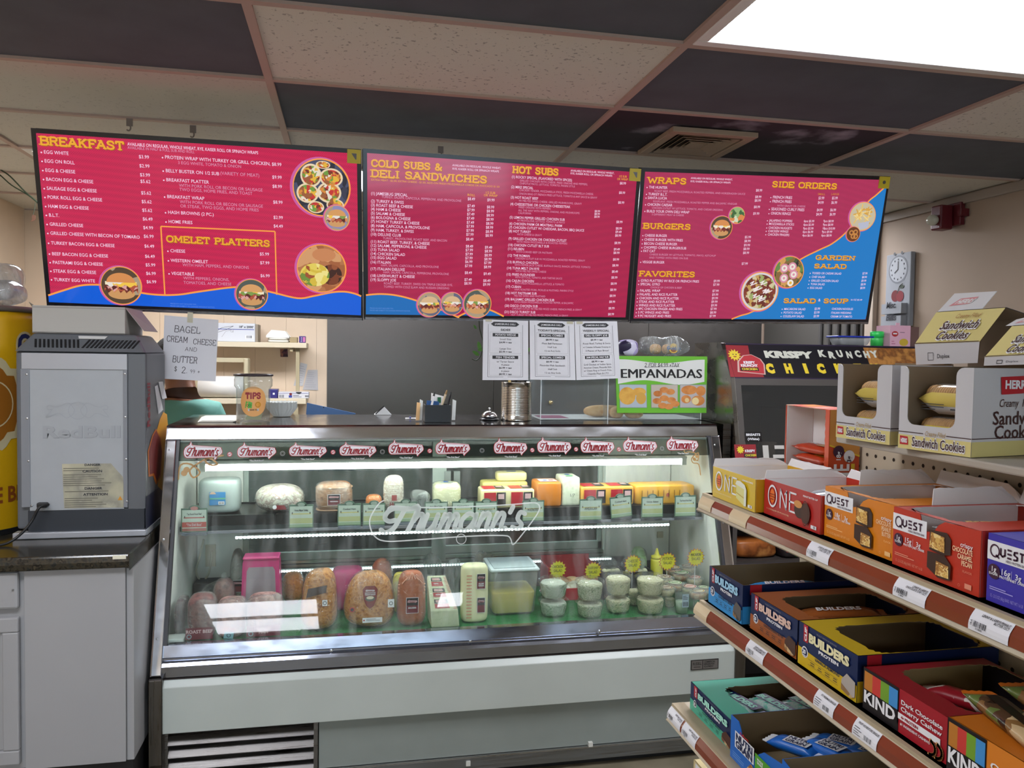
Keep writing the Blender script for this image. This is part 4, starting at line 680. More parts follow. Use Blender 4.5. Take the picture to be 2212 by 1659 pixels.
# tubes
tub = mat('fafff8', emit=TUBE)
a = PY(445, 1015, .9); b = PY(1470, 997, .9); z = .905+.19
mb = MB(); mb.tube([(a.x, .9, 1.112), (b.x, .9, 1.112)], .016, tub, 12); mb.done('fluorescent_tube', case)
mb = MB(); mb.prism([(a.x-.02, .88, 1.13), (a.x-.02, .93, 1.135), (a.x-.02, .93, 1.128), (a.x-.02, .88, 1.123)], (b.x-a.x+.04, 0, 0), mat('d9dfd9', .4)); mb.box(a.x-.02, a.x, .885, .915, 1.095, 1.13, mat('d9dfd9', .4)); mb.box(b.x, b.x+.02, .885, .915, 1.095, 1.13, mat('d9dfd9', .4)); mb.done('tube_holder', case)
for (x0, y0), (x1, y1), Y, s in (((508, 1158), (1445, 1135), .95, 9.0), ((605, 1232), (1320, 1207), 1.15, 3.0)):
    A = PY(x0, y0, Y); B = PY(x1, y1, Y); zz = (A.z+B.z)/2; mb = MB(); mb.box(A.x, B.x, Y-.006, Y+.006, zz-.004, zz+.006, mat('dff', .4) if 0 else mat('ccd4d0', .4)); o = mb.done('led_channel', case)
    mb = MB(); n = 125; em = mat('eaf6ff', emit=s*3)
    for i in range(n): x = A.x+(B.x-A.x)*(i+.5)/n; mb.box(x-.0035, x+.0035, Y-.008, Y-.006, zz-.004, zz+.003, em)
    o2 = mb.done('led_strip', case); o2['kind'] = 'stuff'
# maker's plate on the front panel
p = PY(1522, 1435, .579); sh = flat((p.x, .5795, p.z), (1, 0, 0), (0, 0, 1)); mb = sh.mb; k = mpp(p)
mb.box(p.x-32*k, p.x+32*k, .577, .58, p.z-11*k, p.z+11*k, mat('4a4847', .35, .6)); sh.fn = lambda u, v: V((p.x+u*k, .577, p.z+v*k)); sh.n = V((0, -1, 0))
sh.rect(-30, -9, -6, 9, mat('7d7976', .4, .5), 1); sh.rect(-4, -9, 30, 9, mat('7d7976', .4, .5), 1); dk = mat('232120', .5); sh.text('RUSSELL', -18, 0, 6, dk, 2, 'C', fit=20, bold=.02); sh.rect(-26, -5, -10, -3.6, dk, 2)
for i, t_ in enumerate(('COMMERCIAL', 'REFRIGERATION', 'EQUIPMENT')): sh.text(t_, -2, 4-i*5, 3.6, dk, 2, fit=26-2*i, bold=.02)
mb.done('maker_plate', case, label='small dark metal plate with engraved lettering')
# ------------------------------------------------------------ on the case top
TOP = 1.269
def on_top(px, py): return PZ(px, py, TOP)
clear = glass('f4f6f6', .05, .03, 1.4, 'pet')
paper = mat('d5d5da', .8); ink = mat('33343a', .8); blackp = mat('2c2c30', .6)
# tip jar
p = on_top(543, 912); k = mpp(p); r = 36*k; Y = p.y+r; c = V((p.x, Y, TOP)); h = up_to(543, 812, c)-TOP
t = thing('tip_jar', 'clear plastic tip jar with a round orange TIPS sticker and dark rim', 'jar', c)
mb = MB(); prof = [(r*.9, .0), (r*.98, .006), (r*1.0, h*.72), (r*1.12, h*.78), (r*1.13, h*.93), (r*1.1, h*.94), (r*1.1, h)]; prof += [(a-.002, b) for a, b in prof[::-1]][:-1]+[(r*.85, .004)]
mb.lathe(c, prof, clear, 36, capt=False); mb.done('jar_body', t, True)
mb = MB(); mb.lathe(c, [(r*1.1, h), (r*1.17, h), (r*1.17, h+.007), (r*1.08, h+.007), (r*1.08, h)], mat('2b1f22', .3), 36, capb=False, capt=False); mb.done('rim', t, True)
n = (CAM-c); n.z = 0; n.normalize(); tx = V((-n.y, n.x, 0))
def cyl_sheet(c, R, n, tx): return Sheet(lambda u, v: c+(n*math.cos(u/R)+tx*math.sin(u/R))*R+V((0, 0, v)), n, .0004)
s = cyl_sheet(c, r*1.005, n, tx); cv = h*.45; R_ = r*.82
o1 = mat('e3a765', .5)
for i in range(16): u = -R_+2*R_*i/16; u2 = u+R_/8; a = math.sqrt(max(0, R_**2-u*u)); b = math.sqrt(max(0, R_**2-u2*u2)); s.poly([(u, cv-a*1.1), (u2, cv-b*1.1), (u2, cv+b*1.1), (u, cv+a*1.1)], o1, 1)
s.stext('TIPS', 0, cv+.012, .021, mat('96303a', .5), 1.7, 0, 2, 'C', fit=.058, gap=.8)
for i, dx in enumerate((-.024, -.014)): s.poly([(dx-.008, cv-.024), (dx+.008, cv-.026), (dx+.01, cv-.004), (dx-.004, cv+.002)], mat('63b04a', .5), 2+i); s.ring(dx+.001, cv-.014, .003, .005, mat('2f7a2c', .5), 4+i, 10)
s.disc(.017, cv-.012, .012, mat('d99a32', .5), 2, 18); s.ring(.017, cv-.012, .008, .0095, mat('a8691e', .5), 3, 16); s.rect(-.02, cv-.036, .02, cv-.027, LW, 5); s.text('THANK YOU', 0, cv-.0345, .006, ink, 6, 'C', bold=.02, fit=.036)
s.mb.done('sticker', t, label='round orange sticker reading TIPS THANK YOU with money drawings')
mb = MB(); mb.prism([(c.x-.03, c.y-.01, TOP+.006), (c.x+.03, c.y-.02, TOP+.006), (c.x+.035, c.y+.0, TOP+.03), (c.x-.02, c.y+.01, TOP+.03)], (0, .001, .0), mat('a9b08c', .8)); o = mb.done('banknote'); tag(o, 'folded banknote lying inside the clear tip jar', 'banknote')
# bagel notice, three deli notices
def notice(name, lab, px, Y, fn, tape=(), W=21.6, H=27.9, m_=paper):
    q = [PY(*p_, Y) for p_ in px]   # tl tr br bl
    c = sum(q, V())/4; ux = ((q[1]-q[0])+(q[2]-q[3]))/2; uy = ((q[0]-q[3])+(q[1]-q[2]))/2; t = thing(name, lab, 'paper sign', tuple(c))
    N = 6; bow = .0015; F = lambda u, v: q[3].lerp(q[2], u/W).lerp(q[0].lerp(q[1], u/W), v/H)+V((0, -bow*math.sin(math.pi*u/W)-.002*(1-v/H), 0))
    mb = MB(); 
    for i in range(N):
        for j in range(4):
            a, b = W*i/N, W*(i+1)/N; c_, d = H*j/4, H*(j+1)/4; mb.add([F(a, c_), F(b, c_), F(b, d), F(a, d)], [(0, 1, 2, 3)], m_); mb.add([F(a, c_)+V((0, .0006, 0)), F(a, d)+V((0, .0006, 0)), F(b, d)+V((0, .0006, 0)), F(b, c_)+V((0, .0006, 0))], [(0, 1, 2, 3)], m_)
    mb.done('sheet', t); s = Sheet(F, (0, -1, 0), .0009); fn(s); s.mb.done('writing', t)
    for i, (a, b, w_, h_) in enumerate(tape):
        s = Sheet(F, (0, -1, 0), .001); s.rect(a, b, a+w_, b+h_, mat('b9b49c', .3) if i == 0 else mat('9a9a98', .25), 2); s.mb.done('tape', t)
    return t
pen = mat('4e4c50', .8)
def bagel(s):
    for tx_, u, v, h, w_ in (('BAGEL', 4.1, 21, 2.8, 10.6), ('CREAM', 1.2, 16.5, 2.6, 8.6), ('CHEESE', 11.8, 16.2, 2.4, 9.3), ('AND', 8.6, 12.9, 1.7, 5), ('BUTTER', 3.8, 7.6, 2.8, 10.2), ('$', 4.6, 3.6, 2.2, 1.3), ('2.', 7.6, 3.1, 2.7, 2.6), ('99', 11, 3.2, 1.5, 2.1), ('+', 14, 3.1, 1.9, 1.2)): s.stext(tx_, u, v, h, pen, .55, 0, 1, fit=w_, shear=.05, jit=.15)
notice('handwritten_sign', 'handwritten bagel, cream cheese and butter notice taped under the breakfast menu', [(355, 681), (472, 691), (466, 824), (351, 818)], .985, bagel, [(9.2, 25.6, 2.2, 4.6)])
def deli(title, a, la, b, lb):
    def f(s):
        s.poly([(3.6, 26), (5, 27), (15.8, 27), (17.2, 26), (15.8, 25), (5, 25)], blackp, 2); s.text('JAMESBURG DELI', 10.4, 25.6, .75, LW, 3, 'C', bold=.01, sx=1.2)
        s.line([(2.4, 25.8), (2.4, 1.5), (18.9, 1.5), (18.9, 25.8)], .12, ink, 1, 0)
        for y0, y1 in ((12.5, 22.2), (2.2, 11.7)): s.line([(3.2, y0), (18.1, y0), (18.1, y1), (3.2, y1), (3.2, y0)], .07, LG, 1, 0)
        s.text(title, 10.6, 22.9, .95, ink, 2, 'C', sx=1.35, bold=.01, fit=min(13.6, len(title)*.95))
        for tt, y, ls in ((a, 20.6, la), (b, 10.2, lb)):
            s.rect(4.5, y-.35, 16.7, y+1.15, blackp, 2); s.text(tt, 10.6, y, .85, LW, 3, 'C', bold=.02, fit=min(11, len(tt)*.82))
            for i, l_ in enumerate(ls): s.text(l_, 10.6, y-2-i*(1.45 if len(ls) > 4 else 1.75), .78, ink if '$' in l_ else pen, 2, 'C', bold=.012 if '$' in l_ else 0, fit=min(13.8, len(l_)*.55))
    return f
notice('price_sheet', 'white deli price sheet headed SIDES taped under the middle menu', [(1044, 690), (1141, 693), (1141, 821), (1042, 821)], 1.035, deli('SIDES', 'POTATO WEDGE', ['Small Size', '$4.99 + tax', '', 'Large Size', '$5.99 + tax'], 'FISH TENDER', ['w/ Tartar Sauce', '4 piece', '$6.99 + tax', '6 piece', '$8.99 + tax']), [(1, 27, 3, 1)])
notice('price_sheet', "white deli price sheet headed TODAY'S SPECIAL between two others", [(1144, 692), (1240, 695), (1243, 821), (1145, 820)], 1.034, deli("TODAY'S SPECIAL", 'SPECIAL COMBO', ['$8.99 + tax', 'Meat Ball Parmesan', 'Half Sub', '12 oz Any Soda'], 'SPECIAL COMBO', ['$8.99 + tax', 'Flounder Fish Sandwich', 'Half Sub', '12 oz Any Soda']), [(18, 26.8, 3, 1.2)])
notice('price_sheet', 'white deli price sheet headed WEEKLY SPECIAL overlapping the green sign', [(1241, 694), (1333, 694), (1340, 817), (1245, 821)], 1.033, deli('WEEKLY SPECIAL', 'DELI SLOPPY JOE', ['$8.99 + tax', 'Roast Beef, Turkey & Swiss', 'w/ Coleslaw, & Russian Dressing on', '3 Pieces of Rye Bread'], 'SAM SPECIAL HALF SUB', ['$8.99 + tax', 'Grill Chicken w/ Indian Spice,', 'American Cheese, Mozarella Stick,', 'w/ Onion Ring or French Fries,', 'Chipotle Mayo & LTO']), [(1, 26.6, 3, 1.2)])
# tall steel can with utensils
p = on_top(1122, 910); k = mpp(p); r = 34*k; c = V((p.x, p.y+r, TOP)); h = up_to(1122, 825, c)-TOP
t = thing('food_can', 'large ribbed steel food can holding utensils on the case top', 'can', c)
mb = MB(); prof = [(r, 0), (r*1.02, .003), (r, .006), (r, h*.14)]
n_ = 17
for i in range(n_): z = h*(.14+.72*i/n_); d = h*.72/n_; prof += [(r*.985, z+d*.25), (r*1.0, z+d*.5), (r*.985, z+d*.75)]
prof += [(r, h*.87), (r, h-.003), (r*1.03, h-.001), (r*.98, h), (r*.96, h-.01), (r*.95, .01)]
mb.lathe(c, prof, steel('c9c6c0', .18, (1, 1, 30)), 40, capt=True); mb.done('ribbed_body', t, True)
for i, (dx, dy, ln, m_, lb, nm) in enumerate(((-.02, .0, .025, mat('e8cf8a', .5), 'cream handled utensil standing in the steel can', 'spatula'), (.0, .012, .02, blk, 'black handled tongs standing in the middle of the steel can', 'tongs'), (.024, .004, .022, blk, 'black handled knife standing at the right of the steel can', 'knife'))):
    mb = MB(); a = c+V((dx*.5, dy, .02)); b = c+V((dx*1.7, dy, h+ln)); mb.tube([a, a.lerp(b, .8), b], [.004, .005, .007], m_, 8); o = mb.done(nm); tag(o, lb, 'utensil')
# bell
p = on_top(1063, 908); c = V((p.x-.006, p.y+.03, TOP)); t = thing('counter_bell', 'small domed silver call bell on a black base beside the steel can', 'bell', c)
MB().lathe(c, [(.041, 0), (.042, .004), (.036, .008), (.02, .011)], mat('17171a', .3), 28).done('base', t, True)
r = .034; MB().lathe(c+V((0, 0, .012)), [(r*math.cos(a), r*.8*math.sin(a)) for a in [i*math.pi/2/9 for i in range(9)]]+[(.001, r*.8)], steel('d0d0d4', .12), 28).done('dome', t, True)
MB().lathe(c+V((0, 0, .038)), [(.0025, 0), (.0025, .006), (.005, .008), (.005, .011), (.001, .013)], steel('d0d0d4', .12), 12).done('plunger', t, True)
# pen organiser
p = on_top(946, 912); k = mpp(p); w_ = 28*k; c = V((p.x, p.y+.04, TOP)); h = up_to(946, 875, V((p.x, p.y, 0)))-TOP
t = thing('pen_holder', 'black desk organiser box packed with cards and pens on the case top', 'organiser', c)
mb = MB(); 
for a, b, d, e in ((-w_, w_, -.04, -.036), (-w_, w_, .036, .04), (-w_, -w_+.004, -.036, .036), (w_-.004, w_, -.036, .036)): mb.box(c.x+a, c.x+b, c.y+d, c.y+e, TOP+.004, TOP+h, mat('0e0e10', .35))
mb.box(c.x-w_, c.x+w_, c.y-.04, c.y+.04, TOP, TOP+.004, blk); mb.done('box_shell', t)
for i, (dx, tilt, hh, m_, tip, lb) in enumerate(((-.035, .22, .07, mat('e8e8ea', .3), blk, 'white pen with a black clip leaning left in the organiser'), (.0, .3, .085, mat('c9b79a', .4), mat('8a6a3a', .4), 'pale pen with a worn gold tip, tallest in the organiser'), (.03, .22, .072, mat('16161c', .3), blk, 'black pen leaning at the right side of the organiser'))):
    a = V((c.x+dx, c.y-.02, TOP+.012)); b = a+V((math.sin(tilt)*hh*1.5, .004, h+hh*.55)); mb = MB(); mb.tube([a, a.lerp(b, .85)], .0045, m_, 8); mb.tube([a.lerp(b, .85), b], [.0045, .003], tip, 8); o = mb.done('pen'); tag(o, lb, 'pen', 'pens in the organiser')
for i, (dx, w2, hh, col, yy, lb) in enumerate(((-.078, .014, .008, 'e9bd86', .0, 'orange folded card at the left side of the organiser'), (-.066, .012, .02, 'dfe4e2', .01, 'white card behind the orange one in the organiser'), (-.02, .05, .016, '27548a', .0, 'blue card in the middle of the organiser'), (.0, .05, .045, 'e4e6e4', .02, 'white and green leaflet standing highest at the back of the organiser'), (.069, .014, .02, 'e0e3e0', .012, 'white cards sticking out at the right of the organiser'))):
    mb = MB(); x = c.x+dx; y = c.y+yy; q = .006; mb.prism([(x-w2/2, y, TOP+.004 if abs(dx) > .05 else TOP+.01), (x+w2/2, y, TOP+.004 if abs(dx) > .05 else TOP+.01), (x+w2/2+.004, y+.003, TOP+h+hh*.7), (x-w2/2+.004, y+.003, TOP+h+hh)], (0, q, 0), mat(col, .7))
    if i == 3: mb.box(x+.004, x+.018, y-.0008, y, TOP+h+.005, TOP+h+.028, mat('1f6a45', .6))
    o = mb.done('card'); tag(o, lb, 'card', 'cards in the organiser')
p = on_top(893, 905); mb = MB(); mb.box(p.x-.032, p.x+.034, p.y, p.y+.03, TOP, TOP+.0025, mat('e4e4e6', .7)); mb.box(p.x-.016, p.x-.01, p.y-.003, p.y+.01, TOP+.0025, TOP+.009, mat('3a3f8a', .4)); o = mb.done('note_pad'); tag(o, 'small white note with a blue clip lying left of the organiser', 'note')
p = on_top(827, 897); mb = MB(); y = p.y+.02; a, b, cc = PY(809, 897, y), PY(846, 897, y), PY(830, 879, y); mb.prism([(a.x, y, TOP), (b.x, y, TOP), (cc.x, y, cc.z)], (0, .05, 0), mat('dcdcdc', .7)); mb.tube([(a.x+.004, y-.002, TOP+.004), (cc.x, y-.002, cc.z+.004)], .003, blk, 6); o = mb.done('napkin_tent', bevel=0); tag(o, 'small white folded tent card with a dark pen across it on the case top', 'tent card')
# papers lying at the left of the top
q = [on_top(*a) for a in ((427, 912), (503, 912), (503, 900), (436, 901))]
for i in range(4):
    mb = MB(); dz = .0015*i; mb.prism([v_+V((.004*i, .002*i, dz)) for v_ in q], (0, 0, .0012), mat(('dcd6c8', 'c9c3b6', 'e2dfd6', 'cfc9bd')[i], .7)); o = mb.done('stacked_paper'); tag(o, ('bottom', 'second', 'third', 'top')[i]+' sheet of the paper pile left of the tip jar', 'paper', 'papers left of the tip jar')
# coffee filters
p = on_top(605, 903); c = V((p.x, p.y+.09, TOP)); t = thing('filter_stack', 'stack of white fluted coffee filters behind the tip jar', 'coffee filters', c)
for i in range(5):
    n = 48; mb = MB(); r0, r1 = .036, .062; vs_ = []; fs = []
    for j in range(n): a = 2*math.pi*j/n; q = 1+(.05 if j % 2 else -.03); vs_ += [c+V((r0*math.cos(a), r0*math.sin(a), .001+i*.006)), c+V((r1*q*math.cos(a), r1*q*math.sin(a), .036+i*.006+.003*(j % 2)))]
    fs = [(2*j, (2*j+2) % (2*n), (2*j+3) % (2*n), 2*j+1) for j in range(n)]+[tuple(2*j for j in range(n))]; mb.add(vs_, fs, mat('d8dbd8', .8)); mb.done('filter', t)
# acrylic box with rolls
A = on_top(1172, 909); B = on_top(1527, 905); y0 = (A.y+B.y)/2+.004; y1 = min(y0+.33, 1.34); x0, x1 = A.x, min(B.x, 1.795); zt = up_to(1172, 772, V((x0, y0, 0)))
zt = PY(1400, 772, y0).z
zt_old = zt; t = thing('acrylic_box', 'clear acrylic pastry box standing on the right of the case top', 'display box', ((x0+x1)/2, y0, TOP))
acr = glass('eef2f2', .05, .03, 1.45, 'acr', .0); th = .005
for nm, b in (('front_sheet', (x0, x1, y0, y0+th, TOP, zt)), ('back_sheet', (x0, x1, y1-th, y1, TOP, zt)), ('side_sheet', (x0, x0+th, y0+th, y1-th, TOP, zt)), ('side_sheet', (x1-th, x1, y0+th, y1-th, TOP, zt)), ('divider', ((PY(1312, 900, y0).x), (PY(1312, 900, y0).x)+th, y0+th, y0+.06, TOP+.006, zt-.002)), ('lid', (x0, x1, y0, y1, zt, zt+th))): MB().box(*b, acr).done(nm, t)
em_ = mat('d5dadb', .25)
mb = MB()
for x in (x0, x1-.003, PY(1312, 900, y0).x): mb.box(x, x+.003, y0-.001, y0+.002, TOP, zt, em_)
mb.done('polished_edge', t)
MB().box(x0+th, x1-th, y0+th, y1-th, TOP, TOP+.003, mat('c9c6c4', .6)).done('paper_liner', t)
MB().box(x0+.02, x0+.14, y0+.05, y0+.2, TOP+.003, TOP+.004, mat('8e2f5a', .6)).done('printed_liner', t)
p = PY(1189, 869, y0); mb = MB(); mb.lathe((p.x, y0, p.z), [(.003, 0), (.008, -.002), (.009, -.008), (.006, -.012), (.001, -.013)], steel('c9b88a', .25), 16, ax=(0, 1, 0)); mb.done('knob', t, True)
crust = mottled(['c9935a', 'd9ae78', 'b97f48'], 25, .7, kind='n', bump=.1)
for i, (a, b, yy, rr, lb) in enumerate((((1265, 875), (1345, 892), .09, .026, 'long bread roll lying left in the acrylic box'), ((1318, 893), (1345, 897), .06, .024, 'cut end bread roll lying under the green sign'), ((1350, 893), (1388, 893), .05, .022, 'short bread roll rightmost in the acrylic box'))):
    yy = yy+(.03 if i == 0 else -.012); a = PY(*a, y0+yy); b = PY(*b, y0+yy); L = (b.x-a.x)/2; mb = MB(); mb.sup(((a.x+b.x)/2, y0+yy, TOP+.004+rr), (L+(.01 if i == 0 else 0), .03, rr), crust, .8, .8, 28, 16, .04, 20); o = mb.done('bread_roll', smooth=True); tag(o, lb, 'bread roll', 'rolls in the acrylic box')
# green empanadas sign fixed on the box front
q = [PY(*p_, y0-.005) for p_ in ((1329, 769), (1528, 770), (1526, 892), (1333, 892))]
t = thing('green_sign', 'green and white EMPANADAS sign with three food photos on the acrylic box', 'sign', tuple(sum(q, V())/4))
W, H = 200, 123; F = lambda u, v: q[3].lerp(q[2], u/W).lerp(q[0].lerp(q[1], u/W), v/H)
MB().prism([q[3], q[2], q[1], q[0]], (0, .003, 0), mat('68b32e', .5)).done('board', t)
s = Sheet(F, (0, -1, 0), .0005)
for i in range(24):
    u = 4+i*190/24; u2 = u+190/24+.1; f1 = lambda a: 112+4*math.sin(a/29+1.2); f2 = lambda a: 66+5*math.sin(a/26-.8); s.poly([(u, f2(u)), (u2, f2(u2)), (u2, f1(u2)), (u, f1(u))], mat('d9dad6', .5), 1)
[s.text('EMPANADAS', 9+dx, 76, 19, mat('141214', .5), 3+dx*.1, bold=0, fit=180) for dx in (-.8, 0, .8)]; s.stext('2 For $4.99 +TAX'.upper(), 62, 100, 8, mat('1c1a1e', .5), .7, 0, 3, fit=76, shear=.1); s.line([(62, 99), (130, 101), (136, 101)], .8, ink, 3)
for i, (u, kind) in enumerate(((7, 0), (76, 1), (140, 2))):
    s.rect(u-1, 11, u+59, 62, mat('7c8a80', .5), 2); s.rect(u, 12, u+58, 61, mat(('a9b4c0', 'b9b0a4', 'b3aeb0')[i], .5), 3); E1 = mottled(['c8923c', 'd9a94e', 'b67c2c'], 14, .5, kind='n'); E2 = mottled(['c0763a', 'd28c4c', 'a9602a'], 14, .5, kind='n')
    if i == 0: s.disc(u+16, 37, 18, E1, 4, 20, 19); s.disc(u+42, 46, 15, E1, 4.5, 16, 9); s.disc(u+46, 32, 11, mat('c99c45', .5), 5, 18, 13)
    if i == 1:
        for j, (a, b) in enumerate(((14, 42), (28, 50), (42, 46), (12, 26), (28, 32), (44, 28), (24, 16), (38, 14), (52, 20))): s.disc(u+a, b, 10, E2, 4+j*.4, 14, 6.5)
    if i == 2: s.disc(u+20, 50, 18, E2, 4, 18, 10); s.disc(u+46, 48, 11, E2, 4.5, 14, 11); s.disc(u+40, 27, 15, E2, 5, 18, 11); s.disc(u+34, 26, 8, mat('e3cf96', .5), 5.5, 12); s.disc(u+13, 30, 11, E2, 4.8, 14, 9); s.disc(u+15, 28, 5, mat('d9c08a', .5), 5.3, 10)
s.mb.done('print', t)
# bags on the acrylic box
bagm = glass('eceff0', .25, .1, 1.7, 'bag', .2, 1)
p = PY(1430, 768, y0+.12); t = thing('bread_bag', 'clear bag of round rolls with a round yellow and blue logo on the acrylic box', 'bread bag', (p.x, y0+.12, zt+th))
mb = MB(); k = mpp(p); mb.sup((p.x+.0, y0+.12, zt+th+.047), (58*k, .065, .045), bagm, .8, .9, 50, 30, .3, 16, seed=2); mb.done('bag_film', t, True)
for i, dx in enumerate((-.032, .026)): mb = MB(); mb.sup((p.x+dx, y0+.12, zt+th+.033), (.024, .032, .023), crust, .8, .9, 20, 12); o = mb.done('round_roll', smooth=True); tag(o, ('left', 'right')[i]+' round bread roll inside the bag on the acrylic box', 'bread roll', 'round rolls in the bag')
s = flat((p.x+.01, y0+.055, zt+.012), (1, 0, 0), (0, .1, 1)); s.disc(.018, .03, .024, mat('3a4a5a', .5), 1); s.disc(.018, .03, .022, mat('d9b13a', .5), 2); s.disc(.018, .022, .014, mat('8a5a3a', .5), 3, 16, .01); s.text('Golden', -.014, .024, .014, mat('2f5f8f', .5), 4, fit=.064, bold=.03); s.mb.done('logo', t, label='round yellow logo with blue lettering')
p = PY(1356, 768, y0+.1); t = thing('snack_bag', 'crumpled lilac and dark purple foil bag half hidden behind the right price sheet', 'snack bag', (p.x, y0+.1, zt+th)); mb = MB()
mb.sup((p.x, y0+.12, zt+th+.036), (.048, .04, .034), mottled(['b9a9d9', '2c2340', 'd6cfe6', '8a7ab0'], 22, .3), .7, .8, 24, 14, .3, 14, seed=5); mb.done('foil', t, True)
# little plant hanging behind the notices
t = thing('trailing_plant', 'thin green trailing plant stem hanging behind the price sheets', 'plant', (1.0, 1.6, 1.9)); Z3 = lambda x, y: (740+x/5.027, 660+y/5.027)
MB().tube([V(p) for p in smooth2([tuple(PY(*Z3(*q_), 1.5)) for q_ in ((1480, 60), (1485, 230), (1510, 330), (1525, 400), (1515, 500), (1490, 560), (1450, 595), (1405, 578))], 4)], .0025, mat('2f3a24', .6), 6).done('stem', t)
lf = mat('5e9a3a', .5)
MB().tube([PY(*Z3(1480, 60), 1.5), V((PY(*Z3(1480, 60), 1.5).x+.12, 1.52, 2.1)), V((PY(*Z3(1480, 60), 1.5).x+.14, 1.55, 2.45))], .0025, mat('2f3a24', .6), 6).done('stem', t)
for x, y, a, l_ in ((1485, 440, 1.9, .022), (1500, 480, .2, .018), (1450, 520, 2.6, .02), (1440, 235, 2.2, .012), (2020, 480, .5, .02)):
    p = PY(*Z3(x, y), 1.5); u = V((math.cos(a), -.2, math.sin(a)))*l_; v_ = V((-math.sin(a), .1, math.cos(a)))*l_*.45; MB().prism([p-u, p-u*.3+v_, p+u*.6+v_*.7, p+u*1.1, p+u*.6-v_*.8, p-u*.3-v_], (0, .001, 0), lf).done('leaf', t)
# ------------------------------------------------------------ left: stone counter, cabinets, fridge
gran = mottled(['17191a', '262826', '3a3429', '101213', '4a4234'], 55, .15, kind='n', spec=.6); cabw = mat('9a9a9c', .45, noise_amt=.03, nscale=3)
CT = .912; cy = .45
t = thing('stone_counter', 'black speckled stone counter under the small fridge', 'counter', (-1.1, .8, 0))
mb = MB(); mb.prism([(XL+.002, .42, .868), (XL+.002, .415, .89), (XL+.002, .42, CT), (XL+.002, 1.15, CT), (XL+.002, 1.15, .868)], (-.377-XL-.014, 0, 0), gran); mb.done('worktop', t, bevel=.006)
MB().prism([(-.39, .42, CT), (-.39, .7, CT), (-.385, .7, CT+.001), (-.385, .42, CT+.001)], (-.004, 0, 0), gran).done('edge_seam', t)
p = PY(258, 1204, .413); MB().box(p.x-.019, p.x+.019, .411, .4145, p.z-.005, p.z+.006, mat('d9d5c0', .6)).done('stone_chip', t, label='pale chipped patch on the counter edge')
t = thing('base_cabinet', 'grey painted base cabinet with drawer and door under the stone counter', 'cabinet', (-1.2, .8, 0))
xe = PY(51, 1300, .44).x
MB().box(XL+.01, xe, .453, 1.1, .25, .867, cabw).done('carcass', t); MB().box(XL+.01, -.39, .452, 1.1, 0, .248, mat('0c0d10', .5)).done('toe_kick', t)
def cdoor(nm, x0, x1, z0, z1):
    mb = MB(); r = .045; y = .432
    for a, b, c, d in ((x0, x1, z0, z0+r), (x0, x1, z1-r, z1), (x0, x0+r, z0+r, z1-r), (x1-r, x1, z0+r, z1-r)): mb.box(a, b, y, .452, c, d, cabw)
    o = mb.done(nm, t, bevel=.004); MB().box(x0+r, x1-r, y+.009, .451, z0+r, z1-r, cabw).done('inset_panel', o, bevel=.003); return o
ztop = lambda y, Y=.432: PY(30, y, Y).z
xd = PY(38, 1300, .432).x
cdoor('cabinet_door', xd-.42, xd, .27, PY(35, 1335, .432).z)
mb = MB(); mb.box(xd-.42, xd, .434, .452, PY(35, 1317, .432).z, PY(35, 1237, .432).z, cabw); o = mb.done('drawer_front', t, bevel=.008)
MB().lathe((PY(27, 1275, .43).x, .434, PY(27, 1275, .43).z), [(.003, 0), (.003, -.003)], mat('6a6a6a'), 8, ax=(0, 1, 0)).done('screw_hole', t)
MB().box(xe+.0015, -.408, .44, .458, .25, .867, cabw).done('end_filler_panel', t, bevel=.001); MB().box(-.4065, -.386, .45, 1.1, .25, .86, cabw).done('side_panel', t)
# small fridge seen from the back
FY = .672; fx0, fx1 = PY(47, 900, FY).x, -.402
t = thing('mini_fridge', 'grey countertop drinks fridge seen from behind with worn warning label', 'refrigerator', ((fx0+fx1)/2, .9, CT))
bodym = mat('5d6064', .4); platem = mat('9ea2a6', .38, noise_amt=.03); dk = mat('2c3138', .4); silv = mat('aeb1b8', .3, .4)
zt1 = 1.532; xl_ = fx0-.022; FD = .965
mb = MB(); mb.box(xl_, fx1, FY+.012, FD, CT+.03, zt1, bodym); mb.add([(xl_, FY+.0, zt1), (fx1, FY, zt1), (fx1, FD, zt1), (xl_, FD, zt1), (xl_+.04, FY+.05, zt1+.06), (fx1-.04, FY+.05, zt1+.06), (fx1-.04, FD-.03, zt1+.06), (xl_+.04, FD-.03, zt1+.06)], [(0, 1, 5, 4), (1, 2, 6, 5), (2, 3, 7, 6), (3, 0, 4, 7), (4, 5, 6, 7)], bodym)
mb.done('cabinet_shell', t, bevel=.008)
def fp(x, y): return PY(x, y, FY)
def plate(nm, x0, y0, x1, y1, m_, d=0, th=.012, **k):
    a, b = fp(x0, y1), fp(x1, y0); return MB().box(a.x, b.x, FY-d, FY-d+th, a.z, b.z, m_).done(nm, t, bevel=.0015, **k)
plate('top_strip', 47, 765, 275, 797, silv, .004); plate('edge_trim', 47, 797, 64, 1096, mat('7d8086', .35), .003); plate('edge_trim', 267, 797, 275, 1096, mat('7d8086', .35), .003); plate('rear_plate', 64, 798, 267, 1104, platem, 0)
plate('side_channel', 276, 765, 313, 1100, bodym, -.004); plate('lower_band', 60, 1098, 312, 1150, dk, -.002)
MB().box(xl_-.005, fx1+.002, FY-.012, FY+.03, CT+.001, CT+.022, silv).done('base_strip', t, bevel=.003); MB().box(fx1-.001, fx1+.004, FY, FD-.01, CT+.001, CT+.02, silv).done('base_strip', t)
